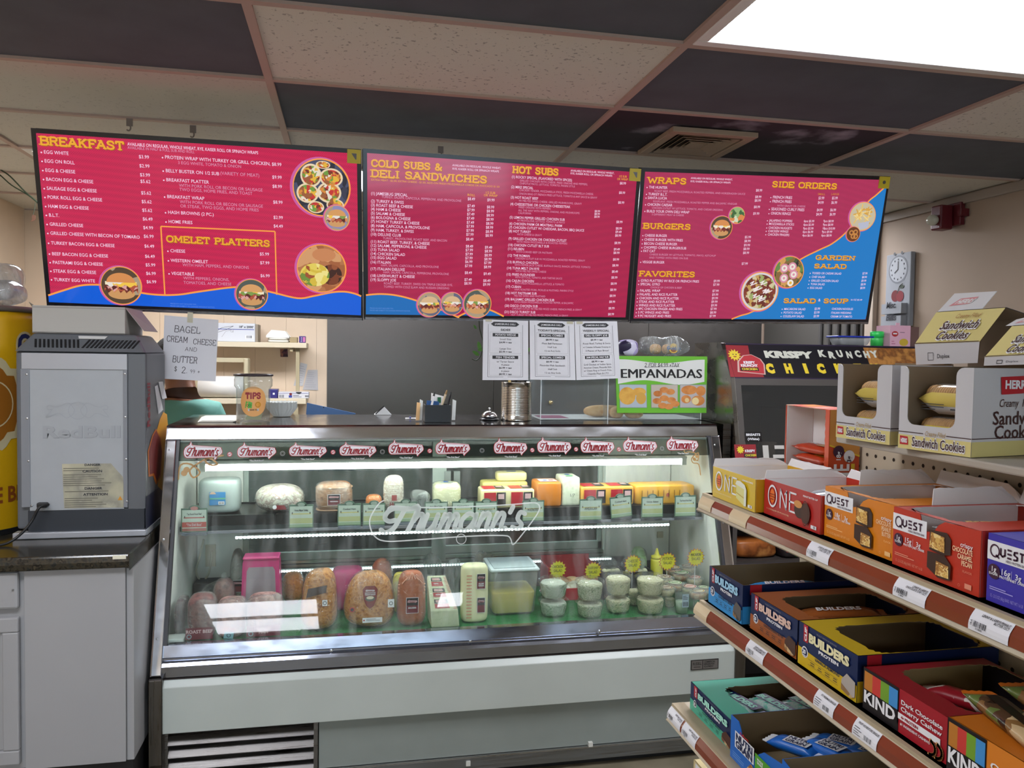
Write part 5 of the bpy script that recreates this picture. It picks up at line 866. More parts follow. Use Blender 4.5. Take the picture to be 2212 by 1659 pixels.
# sloped vent on the roof
mb = MB(); a = [V((fx0+.02, FY+.003, zt1+.003)), V((fx1-.02, FY+.003, zt1+.003)), V((fx1-.045, FY+.05, zt1+.061)), V((fx0+.03, FY+.05, zt1+.061))]
up = (a[3]-a[0]).normalized(); nn = V((1, 0, 0)).cross(up)
for i in range(24):
    u = i/24; x = a[0].x+.015+(fx1-fx0-.07)*u; lean = .012 if i < 11 else -.012; q0 = V((x, a[0].y, a[0].z))+up*.012+nn*.001; q1 = q0+up*.035-V((lean, 0, 0)); mb.prism([q0, q0+V((.0065, 0, 0)), q1+V((.0065, 0, 0)), q1], nn*.0015, blk)
o = mb.done('vent_slots', t); o['kind'] = 'stuff'
mb = MB(); q0 = V((fp(180, 725).x-.03, a[0].y, a[0].z))+up*.05+nn*.002; mb.prism([q0, q0+V((.08, 0, 0)), q0+V((.085, 0, 0))+up*.012, q0+V((-.005, 0, 0))+up*.012], nn*.002, mat('c4c4c2', .4)); mb.done('handle_inset', t)
for q in ((58, 809), (59, 904), (62, 996), (69, 1092), (270, 808), (271, 901), (273, 992), (275, 1083)): p = fp(*q); MB().lathe((p.x, FY-.003, p.z), [(.0035, .002), (.0035, 0), (.001, -.001)], steel('a8a8a8', .3), 10, ax=(0, 1, 0)).done('screw', t)
# embossed emblem and lettering, laid flat; darker offset copy paints the relief's shade
sh = flat((0, FY, 0), (1, 0, 0), (0, 0, 1), .0007); em1 = mat('989ca0', .32); em_shade = mat('84888c', .4); k = mpp(V((-.6, FY, 1.3)))
c = fp(168, 887); sh.ring(c.x, c.z, 17.5*k, 19*k, em1, 1.5, 32)
for sx in (-1, 1):
    sil = [(6, 2), (14, 14), (22, 16), (34, 10), (46, 8), (56, 12), (60, 8), (58, 2), (50, 3), (58, -8), (62, -14), (54, -12), (46, -8), (36, -6), (28, -12), (22, -16), (14, -12), (8, -6)]
    q = [(c.x+sx*a*k, c.z+b*k) for a, b in smooth2(sil+[sil[0]], 3)]; sh.line(q, 1.6*k, em1, 2, 0)
p = fp(90, 945); sh.text('RedBull', p.x+.0008, p.z-.0008, 24*k, em_shade, 1, bold=.04, fit=158*k); sh.text('RedBull', p.x, p.z, 24*k, em1, 2, bold=.03, fit=158*k); sh.mb.done('embossed_emblem', t)
# warning label
sh = flat((0, FY-.0004, 0), (1, 0, 0), (0, 0, 1), .0006); o_ = [fp(*q) for q in ((134, 1002), (240, 1001), (252, 1015), (266, 1030), (270, 1096), (139, 1098))]; sh.poly([(q.x, q.z) for q in o_[::-1]], mottled(['b9b39a', 'a8a48e', '8f8d80', 'c2bda6'], 9, .6, kind='n'), 1)
for tx_, x, y, h in (('DANGER', 200, 1006, 4.5), ('CAUTION', 200, 1020, 5), ('DANGER', 202, 1057, 5), ('ATTENTION', 207, 1070, 5)): p = fp(x, y); sh.text(tx_, p.x, p.z, h*k, ink, 3, 'C', bold=.03, sx=1.2)
for y, n, x0, x1 in ((1011, 2, 137, 240), (1025, 6, 137, 256), (1061, 1, 140, 256), (1076, 5, 140, 236)): p, q = fp(x0, y), fp(x1, y); sh.lines(p.x, p.z-2*k, q.x, n, 4.6*k, mat('6f6c60', .8), 2, .38, y)
p = fp(260, 1076); sh.poly([(p.x-5*k, p.z-4*k), (p.x+5*k, p.z-4*k), (p.x, p.z+5*k)], mat('c98a2a', .6), 3); sh.mb.done('warning_label', t, label='worn cream warning label with torn corner')
# side lettering and emblem
sh = Sheet(lambda u, v: V((fx1+.0006, u, v)), (1, 0, 0), .0006); a = PX(316, 925, fx1); b = PX(326, 825, fx1); dkr = mat('7c2432', .5)
sh.text('RedBull', a.y+.05, a.z, (.04), dkr, 1, bold=.03, fit=b.z-a.z, rot=math.pi/2)
yel = mat('c98d1e', .5); E_ = lambda pts: [((lambda q: (q.y, q.z))(PX(x, y, fx1))) for x, y in pts]
sh.poly(E_([(352, 890), (345, 905), (338, 930), (345, 1000), (340, 1050), (350, 1060), (362, 1060), (366, 960), (360, 895)]), yel, 1)
sh.poly(E_([(336, 926), (328, 940), (318, 975), (320, 1030), (330, 1028), (336, 1048), (346, 1030), (350, 975), (346, 945)]), mat('b5621c', .5), 2); sh.poly(E_([(336, 930), (329, 943), (320, 976), (322, 1025), (331, 1022), (338, 1040), (344, 1025), (348, 975), (344, 947)]), mat('6d1f1c', .5), 3)
q0, q1 = PX(314, 1045, fx1), PX(352, 1150, fx1); sh.rect(min(.69, q0.y), CT+.02, FD-.01, PX(330, 1062, fx1).z, mat('171c33', .4), .5); sh.mb.done('side_graphics', t)
# cord
pts = [PY(*q) for q in ((105, 1090, FY-.02), (92, 1092, FY-.04), (82, 1100, FY-.05), (72, 1120, FY-.05), (58, 1140, FY-.06), (35, 1162, .6), (10, 1178, .58), (-20, 1190, .56))]; 
for p in pts: p.z = max(p.z, CT+.006)
mb = MB(); mb.tube([V(p) for p in smooth2([tuple(p) for p in pts], 4)], .0045, blk, 8); mb.done('power_cord', t, True); p = fp(96, 1090); MB().box(p.x-.018, p.x+.014, FY-.02, FY-.001, p.z-.008, p.z+.009, blk).done('plug', t, bevel=.004)
for i, (q0, q1, q2, q3) in enumerate((((360, 825), (369, 824), (378, 860), (368, 862)), ((352, 835), (358, 832), (370, 885), (360, 895)))):
    mb = MB(); pts = [PX(a-18, b, fx1+.001) for a, b in (q0, q1, q2, q3)]; pts = [V((p.x, p.y, p.z)) for p in pts]; mb.prism(pts, (.0008, 0, 0), mat('c2c4c6', .7)); mb.done('paper_flap', t)
# white carton on the fridge roof
zc = zt1+.062; t = thing('carton', 'white flattened cardboard carton lying on the small fridge', 'cardboard box', ((fx0+fx1)/2, .8, zc)); ccol = mat('a9a6a0', .7); q = lambda x, y, Y: PY(x, y, Y)
y0_ = FY+.05; A, B = q(70, 718, y0_), q(270, 718, y0_); zz0 = zc; zz1 = q(150, 661, y0_).z
mb = MB(); mb.box(A.x, B.x, y0_, y0_+.004, zz0, zz1, ccol); mb.box(A.x, A.x+.004, y0_+.004, y0_+.23, zz0, zz1, ccol); mb.box(B.x-.004, B.x, y0_+.004, y0_+.23, zz0, zz1, ccol); mb.box(A.x, B.x, y0_+.23, y0_+.234, zz0, zz1, ccol); mb.box(A.x, B.x, y0_, y0_+.234, zz0-.001, zz0+.002, ccol); mb.done('tray', t)
mb = MB(); mb.prism([V((B.x, y0_+.01, zz1-.004)), V((B.x, y0_+.22, zz1-.004)), V((B.x+.06, y0_+.2, zz0+.012)), V((B.x+.05, y0_+.04, zz0+.012))], (0, 0, .002), ccol); mb.done('side_flap', t); mb = MB(); mb.prism([V((A.x, y0_+.01, zz1)), V((A.x-.028, y0_+.05, zz1+.012)), V((A.x, y0_+.12, zz0+.02))], (0, 0, .002), ccol); mb.done('corner_flap', t)
MB().box(A.x, B.x, y0_+.0005-.001, y0_+.0, zz1-.008, zz1-.004, mat('8f8c88', .7)).done('fold_line', t)
# round yellow cooler
t = thing('yellow_cooler', 'tall round yellow drinks cooler with a brown sun emblem at the left edge', 'cooler', (-1.08, .9, CT)); ylm = mat('c79a10', .35, noise_amt=.05)
c = V((-1.085, .905, CT+.001)); R = .275; mb = MB(); mb.lathe(c, [(R*.97, 0), (R, .02), (R, .72), (R*.98, .75)], ylm, 56); mb.done('barrel', t, True); MB().lathe(c+V((0, 0, .75)), [(R*.99, 0), (R*1.02, .006), (R*1.0, .02)], mat('55504a', .4), 56).done('top_rim', t, True)
MB().lathe(c, [(R*1.005, 0), (R*1.005, .018)], blk, 56).done('foot_ring', t)
nn = (V((-.12, -1, 0))).normalized(); nn = V((math.sin(.62), -math.cos(.62), 0)); tx = V((-nn.y, nn.x, 0)); s0_ = cyl_sheet(c, R*1.004, nn, tx); s = Sheet(lambda u, v: s0_.fn(u+.1, v), s0_.n, .0004)
br = mat('8a5410', .5); wh = mat('b9ad8a', .5); nv = mat('1d2450', .5)
sun = [((.10+(.02 if i % 2 else 0))*math.cos(i*math.pi/12), .44+(.10+(.02 if i % 2 else 0))*1.1*math.sin(i*math.pi/12)) for i in range(24)]
def cpoly(pts, m_, l):       # wrap an outline round the barrel in vertical strips
    xs_ = [p[0] for p in pts]; a, b = min(xs_), max(xs_); N = 18
    for i in range(N):
        u0 = a+(b-a)*i/N; u1 = a+(b-a)*(i+1)/N; seg = []
        for u in (u0+1e-5, u1-1e-5):
            ys = []
            for (xa, ya), (xb, yb) in zip(pts, pts[1:]+pts[:1]):
                if (xa-u)*(xb-u) <= 0 and xa != xb: ys.append(ya+(yb-ya)*(u-xa)/(xb-xa))
            seg.append((min(ys), max(ys)) if ys else None)
        if seg[0] and seg[1]: s.poly([(u0, seg[0][0]), (u1, seg[1][0]), (u1, seg[1][1]), (u0, seg[0][1])], m_, l)
sun2 = [(x*1.25, .44+(y-.44)*1.25) for x, y in sun]; cpoly([(x-.05, y) for x, y in sun2], wh, 1); cpoly([(x-.05, y) for x, y in sun], br, 2); s.ring(-.05, .44, .07, .074, wh, 3, 30, 1.1)
for u, v, ch, h in ((.045, .60, 'C', .07), (.05, .26, 'C', .07)): s.stext(ch, u, v, h, wh, 2.6, 0, 3); s.stext(ch, u, v, h, nv, 1.3, 0, 4)
s.text('THE BEST', -.12, .11, .05, mat('7a3c10', .5), 2, bold=.03, fit=.24); s.mb.done('graphics', t)
p = c+V((.03, .0, .77)); o_ = MB(); o_.sup((c.x+.06, c.y-.02, c.z+.771+.075), (.17, .12, .072), glass('e4e6e8', .3, .1, 1.45, 'bag2', .2), .7, .8, 40, 24, .3, 9, seed=8); o_.sup((c.x+.16, c.y-.06, c.z+.771+.045), (.09, .08, .043), glass('e4e6e8', .3, .1, 1.45, 'bag2', .2), .7, .8, 30, 18, .3, 12, seed=4); o = o_.done('plastic_bag', smooth=True); tag(o, 'crumpled clear plastic bag lying on the yellow cooler', 'plastic bag')
# vines under the ceiling at the left
vine = mat('2c3a26', .6)
t = thing('hanging_vine', 'thin dark green vines strung under the ceiling at the top left', 'plant', (-1.4, 2.2, CH))
for pts, r in (((-40, 262), (0, 281), (20, 294), (50, 318), (75, 345), (100, 370)), .005), (((-40, 340), (0, 366), (22, 381), (55, 415), (82, 438), (110, 470)), .004), (((-30, 355), (0, 378), (25, 400), (60, 421), (84, 441), (112, 468)), .0035), (((10, 303), (18, 303), (24, 290)), .002), (((70, 470), (75, 450), (76, 438)), .0015):
    MB().tube([V(p) for p in smooth2([tuple(PY(x, y, 2.4)) for x, y in pts], 4)], r, vine, 6).done('stem', t)
lfm = mat('5c3a28', .7)
for x, y, sz_ in ((3, 316, .018), (73, 470, .016)):
    p = PY(x, y, 2.39); MB().prism([p+V((a*sz_, .003*b, b*sz_)) for a, b in ((-.3, 1), (.5, .7), (.6, -.5), (.1, -1.1), (-.8, -1.4), (-.4, -.4), (-.7, .3))], (0, .0012, 0), lfm).done('dry_leaf', t)
# ------------------------------------------------------------ kitchen wall
shm = mat('cfc2a8', .6); SY_ = 3.38
a = PY(662, 743, SY_); zs1 = PY(560, 739, SY_).z
t = thing('upper_wall_shelf', 'cream painted wall shelf holding a carton and foam containers', 'shelf', (-.6, 3.5, zs1)); MB().box(-1.4, a.x, SY_, YB-.001, zs1-.035, zs1, shm).done('board', t, bevel=.003)
p = PY(643, 790, SY_+.05); MB().box(p.x-.012, p.x+.012, SY_+.04, SY_+.07, PY(640, 846, SY_).z, zs1-.036, mat('a49778', .7)).done('support_post', t); MB().box(p.x-.05, p.x-.03, SY_+.02, YB-.001, zs1-.06, zs1-.036, mat('a49778', .7)).done('bracket', t)
b = PY(661, 865, SY_-.06); zs2 = PY(560, 861, SY_-.06).z
t = thing('lower_wall_shelf', 'cream painted lower kitchen shelf behind the tip jar', 'shelf', (-.6, 3.5, zs2)); MB().box(-1.4, b.x, SY_-.06, YB-.001, zs2-.036, zs2, shm).done('board', t, bevel=.003)
p = PY(640, 880, SY_); MB().box(p.x-.015, p.x+.015, SY_-.04, SY_, zs2-.5, zs2-.037, mat('a49778', .7)).done('support_post', t); MB().box(-1.4, p.x, SY_-.02, SY_+.0, .3, zs2-.2, mat('b9ad98', .6)).done('cupboard_front', t)
Kp = lambda x, y, Y=SY_: PY(x, y, Y)
def kbox(name, x0, y0, x1, zb, dep, m_, lab, cat, Y=SY_+.03, bev=.003, parent=None):
    a, b = Kp(x0, y0, Y), Kp(x1, y0, Y); z1 = a.z; t_ = thing(name, lab, cat, ((a.x+b.x)/2, Y+dep/2, zb)); MB().box(a.x, b.x, Y, Y+dep, zb+.001, z1, m_).done('body', t_, bevel=bev); k_ = mpp(a)
    return t_, Sheet(lambda u, v: V((a.x+u*k_, Y-.0, zb+v*k_)), (0, -1, 0), .0008), (b.x-a.x)/k_, (z1-zb)/k_
t, s, W, H = kbox('film_box', 458, 697, 551, zs1, .2, mat('c9ccd2', .6), 'white wrapping film carton marked 18 inch x 2000 on the upper kitchen shelf', 'carton')
s.text('18" x 2000\'', W-3, H-10, 4.6, ink, 2, 'R', bold=.03); s.rect(0, H-14, W-2, H-12.6, mat('3b4a9c', .6), 1); s.line([(12, 20), (30, 26), (44, 34), (20, 30), (12, 24)], .7, ink, 1); s.line([(20, 10), (28, 22), (40, 26), (44, 20)], .6, LG, 1); s.ring(41, 24, 3, 3.6, LG, 1, 12); s.rect(W-20, 7, W-4, 15, LW, 1); s.bars(W-18, 8, W-6, 14, ink, 2, 10); s.mb.done('print', t)
mb = MB(); a = Kp(551, 699, SY_+.03); mb.box(a.x+.001, a.x+.018, SY_+.03, SY_+.2, zs1+.001, a.z-.005, mat('8d8172', .7)); o = mb.done('carton_flap', t)
for i, (x0, y0, x1, y1) in enumerate(((577, 740, 625, 727), (575, 729, 624, 717))):
    pass
a, b = Kp(577, 745), Kp(623, 745); cx_ = (a.x+b.x)/2; hw = (b.x-a.x)/2
for i in range(3):
    zb = zs1+.001+i*.0172; mb = MB()
    if i < 2: mb.sup((cx_, SY_+.1, zb+.0078), (hw, .08, .0078), mat('dad8ce', .6), .3, .4, 24, 8)
    else: mb.prism([V((cx_+u*hw, SY_+.02, zb+v)) for u, v in ((-1.08, 0), (1.0, 0), (1.0, .006), (.62, .04), (-.62, .046), (-1.08, .01))], (0, .15, 0), mat('e4e3dc', .6))
    o = mb.done('foam_container', smooth=i < 2, bevel=.003 if i == 2 else 0); tag(o, ('lowest flat', 'middle flat', 'top domed')[i]+' white foam takeout container on the upper kitchen shelf', 'takeout box', 'foam containers on the kitchen shelf')
kbox('small_carton', 626, 728, 642, zs1, .1, mat('9c8a66', .7), 'small brown carton on the upper kitchen shelf', 'carton')
t, s, W, H = kbox('purple_box', 646, 726, 660, zs1, .06, mat('3d2a72', .4), 'small purple and pink box at the right end of the upper shelf', 'box'); s.rect(8, 2, 13, H-2, mat('b96a9a', .5), 1); s.text('Brownie', 6, 2, 2.5, LW, 2, rot=1.57, fit=H-4); s.mb.done('print', t)
# film dispenser
t = thing('film_dispenser', 'cream framed wrapping film dispenser with a white roll on the lower shelf', 'dispenser', (-.5, 3.45, zs2)); crm = mat('b9ae90', .5); a, b = Kp(420, 772), Kp(537, 772); z1 = a.z
for x in (a.x, b.x-.03): MB().box(x, x+.03, SY_-.02, SY_+.1, zs2+.001, z1, crm).done('side_cheek', t, bevel=.01)
MB().box(a.x+.03, b.x-.03, SY_+.04, SY_+.07, z1-.03, z1, crm).done('top_bar', t); MB().box(a.x+.03, b.x-.03, SY_-.01, SY_+.02, zs2+.11, zs2+.135, steel('cfcfcf', .3)).done('cutter_bar', t)
zr = zs2+.085; mb = MB(); mb.tube([(a.x+.031, SY_+.0, zr-.01), (b.x-.031, SY_, zr-.01)], .072, mat('d9d6d0', .5), 28); mb.done('film_roll', t, True)
MB().box(a.x+.03, b.x-.03, SY_-.01, SY_+.12, zs2+.001, zs2+.012, mat('6a5a44', .7)).done('base_board', t)
t, s, W, H = kbox('purple_box', 580, 841, 600, zs2, .1, mat('2f2a6c', .4), 'dark purple box on the lower kitchen shelf', 'box', Y=SY_-.03); s.rect(9, 8, 13, 12, LW, 1); s.mb.done('print', t)
t, s, W, H = kbox('sheet_box', 601, 847, 667, zs2, .1, mat('c9c8cc', .6), 'white box of paper sheets with a torn dark opening on the lower shelf', 'box', Y=SY_-.04); s.rect(0, H-2.5, W, H-1.8, mat('3b3a8c', .6), 1); s.rect(22, 2, 29, 7, mat('2c3a8c', .6), 1); s.disc(26, 9.5, 3, mat('7a2a2a', .6), 1, 12); s.bars(2, 2, 12, 8, ink, 1, 9); s.bars(56, 3, 64, 7, ink, 1, 8, 3); s.lines(31, 6, 50, 2, 3, ink, 1); s.disc(43, H+.2, 6, blk, 2, 12, 4, 180, 360); s.mb.done('print', t)
# notes and small picture on the wall
def wnote(name, lab, px, m_, marks=0, cat='note', Y=YB-.004, seed=1):
    q = [PY(*p_, Y) for p_ in px]; t_ = thing(name, lab, cat, tuple(q[0])); MB().prism([q[3], q[2], q[1], q[0]], (0, .0015, 0), m_).done('sheet', t_)
    F = lambda u, v: q[3].lerp(q[2], u).lerp(q[0].lerp(q[1], u), v); s = Sheet(F, (0, -1, 0), .0008)
    if marks: s.lines(.12, .85, .9, marks, .8/marks, mat('9a9aa4', .8), 1, .18, seed)
    s.mb.done('writing', t_) if s.mb.v else None; return t_, s
wnote('wall_note', 'slanted white handwritten note pinned beside the shelf post', [(649, 783), (664, 787), (654, 834), (634, 833)], mat('bdbdc0', .7), 8)
wnote('wall_note', 'square white handwritten note taped right of the slanted one', [(665, 799), (686, 799), (687, 843), (654, 842)], mat('b4b2b4', .7), 8, seed=4)
wnote('small_picture', 'tiny dark purple picture on the kitchen wall under the shelf', [(605, 754), (621, 754), (622, 771), (606, 771)], mottled(['3a2030', '8a5a4a', '5a3040'], 40, .5), 0, 'picture')
t = thing('blue_sheet', 'pale blue plastic sheet leaning at the back of the case top', 'plastic sheet', (.1, 1.9, 1.2)); q = [PY(*p_, 1.62) for p_ in ((663, 870), (768, 893), (766, 902), (652, 902))]; q[2].z -= .25; q[3].z -= .25
MB().prism([q[3], q[2], q[1], q[0]], (0, .008, 0), mat('4f74a8', .4)).done('sheet', t); p = PY(699, 880, 1.615); MB().lathe((p.x, 1.619, p.z), [(.003, 0), (.003, -.002)], blk, 8, ax=(0, 1, 0)).done('hole', t)
MB().box(-.2, .6, 1.6, 2.2, 0, q[2].z, steel('8a8a8a', .35)).done('prep_counter', t)
# person with the back to us
t = thing('person', 'person in a sea green shirt facing away behind the counter, head hidden by notice', 'person', (-.5, 1.75, 0))
def skin(name, joints, edges, m_, root=0, sub=2):
    me = bpy.data.meshes.new(name); me.from_pydata([tuple(V(j[:3])-V(t['_L'])) for j in joints], edges, []); o = bpy.data.objects.new(name, me); COL.objects.link(o); o.parent = t
    sk = o.modifiers.new('skin', 'SKIN'); 
    for i, j in enumerate(joints): me.skin_vertices[0].data[i].radius = (j[3], j[4] if len(j) > 4 else j[3]); me.skin_vertices[0].data[i].use_root = (i == root)
    s_ = o.modifiers.new('sub', 'SUBSURF'); s_.levels = sub; s_.render_levels = sub; sk.use_smooth_shade = True; me.materials.append(m_); return o
skm = mat('80543f', .5, noise_amt=.08, nscale=12); px, py = -.515, 1.75
J = [(px, py, .88, .14, .11), (px, py+.02, 1.08, .13, .1), (px+.0, py, 1.24, .14, .1), (px+.005, py-.0, 1.315, .072), (px+.015, py-.0, 1.37, .062), (px+.0, py+.0, 1.44, .078, .085), (px-.005, py+.0, 1.5, .082, .092), (px-.005, py, 1.56, .06, .07),
     (px+.15, py, 1.25, .055), (px+.21, py+.06, 1.02, .042), (px+.16, py+.26, .98, .033), (px+.14, py+.31, .98, .03),
     (px-.15, py, 1.25, .055), (px-.21, py+.06, 1.02, .042), (px-.16, py+.26, .98, .033), (px-.14, py+.31, .98, .03),
     (px+.09, py, .8, .09), (px+.1, py, .45, .06), (px+.1, py, .08, .04), (px+.1, py+.14, .035, .03), (px-.09, py, .8, .09), (px-.1, py, .45, .06), (px-.1, py, .08, .04), (px-.1, py+.14, .035, .03)]
E_ = [(0, 1), (1, 2), (2, 3), (3, 4), (4, 5), (5, 6), (6, 7), (2, 8), (8, 9), (9, 10), (10, 11), (2, 12), (12, 13), (13, 14), (14, 15), (0, 16), (16, 17), (17, 18), (18, 19), (0, 20), (20, 21), (21, 22), (22, 23)]
for sx, h in ((1, 11), (-1, 15)):
    hx_, hy_, hz = J[h][:3]
    for i in range(4):
        k0 = len(J); x = hx_+(-.024+.016*i); J += [(x, hy_+.04, hz, .0085), (x, hy_+.07+.008*(i in (1, 2)), hz-.01, .0075), (x, hy_+.085+.01*(i in (1, 2)), hz-.03, .0065)]; E_ += [(h, k0), (k0, k0+1), (k0+1, k0+2)]
    k0 = len(J); J += [(hx_-sx*.034, hy_+.015, hz-.005, .009), (hx_-sx*.045, hy_+.04, hz-.015, .0075)]; E_ += [(h, k0), (k0, k0+1)]
body = skin('body', J, E_, skm)
shirtm = mat('5f9488', .8, noise_amt=.1, nscale=10, bump=.2, bscale=12)
skin('shirt', [(px, py, .86, .165, .135), (px, py+.02, 1.06, .15, .12), (px, py, 1.22, .155, .115), (px+.005, py, 1.305, .09, .085), (px+.155, py, 1.245, .072), (px+.205, py+.04, 1.08, .058), (px-.155, py, 1.245, .072), (px-.205, py+.04, 1.08, .058)], [(0, 1), (1, 2), (2, 3), (2, 4), (4, 5), (2, 6), (6, 7)], shirtm)
skin('trousers', [(px, py, .9, .155, .13), (px+.09, py, .78, .105), (px+.1, py, .45, .08), (px+.1, py, .1, .065), (px-.09, py, .78, .105), (px-.1, py, .45, .08), (px-.1, py, .1, .065)], [(0, 1), (1, 2), (2, 3), (0, 4), (4, 5), (5, 6)], mat('25262c', .8))
for sx in (-1, 1):
    mb = MB(); mb.sup((px+.1*sx, py+.05, .045), (.055, .14, .045), blk, .7, .8, 20, 10); mb.done('shoe', t, True)
mb = MB(); mb.sup((px-.005, py-.012, 1.52), (.092, .1, .088), mat('1b1816', .9, bump=.6, bscale=200), .9, .95, 28, 16, .02, 40); mb.done('hair', t, True)
for sx in (-1, 1): mb = MB(); mb.sup((px-.005+sx*.088, py+.01, 1.455), (.012, .02, .033), skm, .9, .9, 14, 10, tilt=('Y', .15*sx)); mb.done('ear', t, True)
# face on the far side
for sx in (-1, 1): mb = MB(); mb.sup((px-.005+sx*.032, py+.088, 1.48), (.014, .008, .008), mat('e8e4e0', .3), 1, 1, 12, 8); mb.done('eye', t, True)
mb = MB(); mb.sup((px-.005, py+.105, 1.455), (.014, .02, .022), skm, .9, .9, 14, 10); mb.done('nose', t, True); mb = MB(); mb.sup((px-.005, py+.092, 1.42), (.025, .008, .007), mat('7a4038', .5), .9, .9, 14, 8); mb.done('mouth', t, True)
# ------------------------------------------------------------ hot food warmer
stl = steel('8b8781', .28, (2, 2, 4), .1); dkg = mat('4c4744', .45)
WX0, WX1 = 1.84, 2.95; prof = [(1.24, .9), (.80, .9), (.80, 1.06), (.885, 1.458), (.985, 1.608), (1.24, 1.608)]
t = thing('food_warmer', 'steel hot chicken display warmer with a black and red lettered header', 'food warmer', (2.4, 1.0, .9))
for a in (WX0, WX1-.02): MB().prism([(a, y, z) for y, z in prof], (.02, 0, 0), stl).done('end_panel', t, bevel=.002)
MB().box(WX0+.02, WX1-.02, 1.23, 1.24, .9, 1.6, dkg).done('back_panel', t); MB().box(WX0+.02, WX1-.02, .985, 1.23, 1.6, 1.608, dkg).done('roof', t); MB().box(WX0+.02, WX1-.02, .81, 1.23, .9, .93, stl).done('base', t)
n1 = V((0, 1.608-1.458, -(.985-.885))); n1 = V((0, -(1.608-1.458), (.985-.885))).normalized()
Hb, Ht = V((0, .885, 1.458)), V((0, .985, 1.608)); ud = (Ht-Hb).normalized(); x0_, x1_ = WX0+.02, WX1-.02
mb = MB(); mb.prism([(x0_, Hb.y, Hb.z), (x1_, Hb.y, Hb.z), (x1_, Ht.y, Ht.z), (x0_, Ht.y, Ht.z)], -n1*.01, mat('2a1c38', .5)); mb.done('header_board', t)
s = Sheet(lambda u, v: V((x0_+u, Hb.y, Hb.z))+ud*v, n1, .0006); Lh = (Ht-Hb).length
def WH(px_, py_): d = ray(px_, py_); tt = (Hb-CAM).dot(n1)/d.dot(n1); p = CAM+d*tt; return p.x-x0_, (p-V((p.x, Hb.y, Hb.z))).dot(ud)
kk = mpp(V((2.2, .93, 1.53))); Zw = lambda x, y: WH(1520+x/4.608, 660+y/4.608)
s.rect(.0, .006, x1_-x0_, Lh-.006, mat('17141a', .4), 1); wr_ = mat('8e2028', .5)
pts = [Zw(*q) for q in ((215, 395), (440, 400), (455, 480), (560, 600), (600, 715), (265, 712))]; s.poly(pts[::-1], wr_, 2)
a, b = Zw(305, 495); ysun = mat('d9c233', .5); s.poly([(a+(.032 if i % 2 else .02)*math.cos(i*.262), b+(.032 if i % 2 else .02)*math.sin(i*.262)) for i in range(24)], ysun, 3); s.disc(a-.006, b+.003, .003, ink, 4, 8); s.disc(a+.008, b+.003, .003, ink, 4, 8); s.disc(a, b-.006, .008, mat('8e2028', .5), 4, 12, .005, 180, 360)
q = [Zw(*p_) for p_ in ((345, 665), (610, 692), (600, 590), (560, 535), (470, 490), (390, 500), (340, 560))]; s.poly([(u+(u-q[4][0])*.05, v) for u, v in q], mat('c9a9a0', .5), 5); c_ = (sum(u for u, v in q)/7, sum(v for u, v in q)/7); s.poly([(c_[0]+(u-c_[0])*.93, c_[1]+(v-c_[1])*.93) for u, v in q], mat('b02c34', .5), 6)
for tx_, x, y, h, w_, m_ in (('KRISPY', 395, 575, .012, .052, LW), ('KRUNCHY', 368, 605, .012, .078, LW), ('CHICKEN', 378, 638, .009, .072, ysun)): a, b = Zw(x, y+8); (s.rect(a-.006, b-.004, a+w_+.006, b+.013, blk, 7) if m_ is ysun else None); s.text(tx_, a, b, h, m_, 8, bold=.05, fit=w_)
wt = mat('c9c9bc', .5); yl = mat('d9bf2e', .5)
a, b = Zw(612, 517); a2, _ = Zw(1075, 517); s.text('KRISPY', a, b, .031, wt, 3, bold=.07, fit=a2-a)
for i, ch in enumerate('KRUNCHY'): x = (1148, 1245, 1335, 1425, 1515, 1600, 1680)[i]; a, b = Zw(x, (510, 522, 515, 522, 515, 520, 518)[i]); s.text(ch, a, b, .031, wt, 6, bold=.07, fit=.028, rot=(-.0, -.1, .08, -.05, .05, -.02, .08)[i])
for i, ch in enumerate('CHICKEN'): a, b = Zw((635, 820, 1010, 1145, 1320, 1520, 1690)[i], 668); s.text(ch, a, b, .041, yl, 3, bold=.09, fit=.034 if ch != 'I' else .016)
a, b = Zw(1640, 560); s.rect(a, .012, x1_-x0_-.02, Lh-.012, mottled(['8a5a2a', 'b07a3c', '6e431f', 'a66c30'], 18, .6, kind='n'), 2); s.mb.done('header_print', t)
# window frame, dark glass, contents behind
def FW(px_, py_): A, B = V((0, .80, 1.06)), V((0, .885, 1.458)); n2 = V((0, -(B.z-A.z), B.y-A.y)).normalized(); d = ray(px_, py_); tt = (A-CAM).dot(n2)/d.dot(n2); return CAM+d*tt
A, B = V((0, .80, 1.06)), V((0, .885, 1.458)); fu = (B-A).normalized(); n2 = V((0, -fu.z, fu.y)); Lf = (B-A).length; P2 = lambda x, v: V((x, A.y, A.z))+fu*v
vw = (FW(1610, 832)-P2(FW(1610, 832).x, 0)).dot(fu); xw = FW(1606, 900).x; vb = .012
for q in (((x0_, 0), (xw, 0), (xw, Lf), (x0_, Lf)), ((xw, vw), (x1_, vw), (x1_, Lf), (xw, Lf))): MB().prism([P2(*e) for e in q], -n2*.012, dkg).done('window_frame', t)
MB().prism([P2(xw, 0), P2(x1_, 0), P2(x1_, vw), P2(xw, vw)], -n2*.004, glass('b9b4ae', .03, .04, 1.45, 'warm')).done('window_pane', t)
MB().box(x0_, x1_, .80, .812, .93, 1.06, dkg).done('control_panel', t)
MB().box(x0_+.3, x1_-.05, .98, 1.2, .93, 1.32, mat('6c655a', .6)).done('inner_box', t); MB().box(x0_+.05, x0_+.4, .9, 1.2, .93, 1.13, steel('9a9a9a', .3)).done('inner_tray', t)
p = FW(1680, 940); MB().lathe((p.x, p.y+.08, 1.06), [(.03, 0), (.034, .1), (.037, .12), (.037, .125)], mat('b9b7b0', .4), 24).done('steam_cup', t, True)
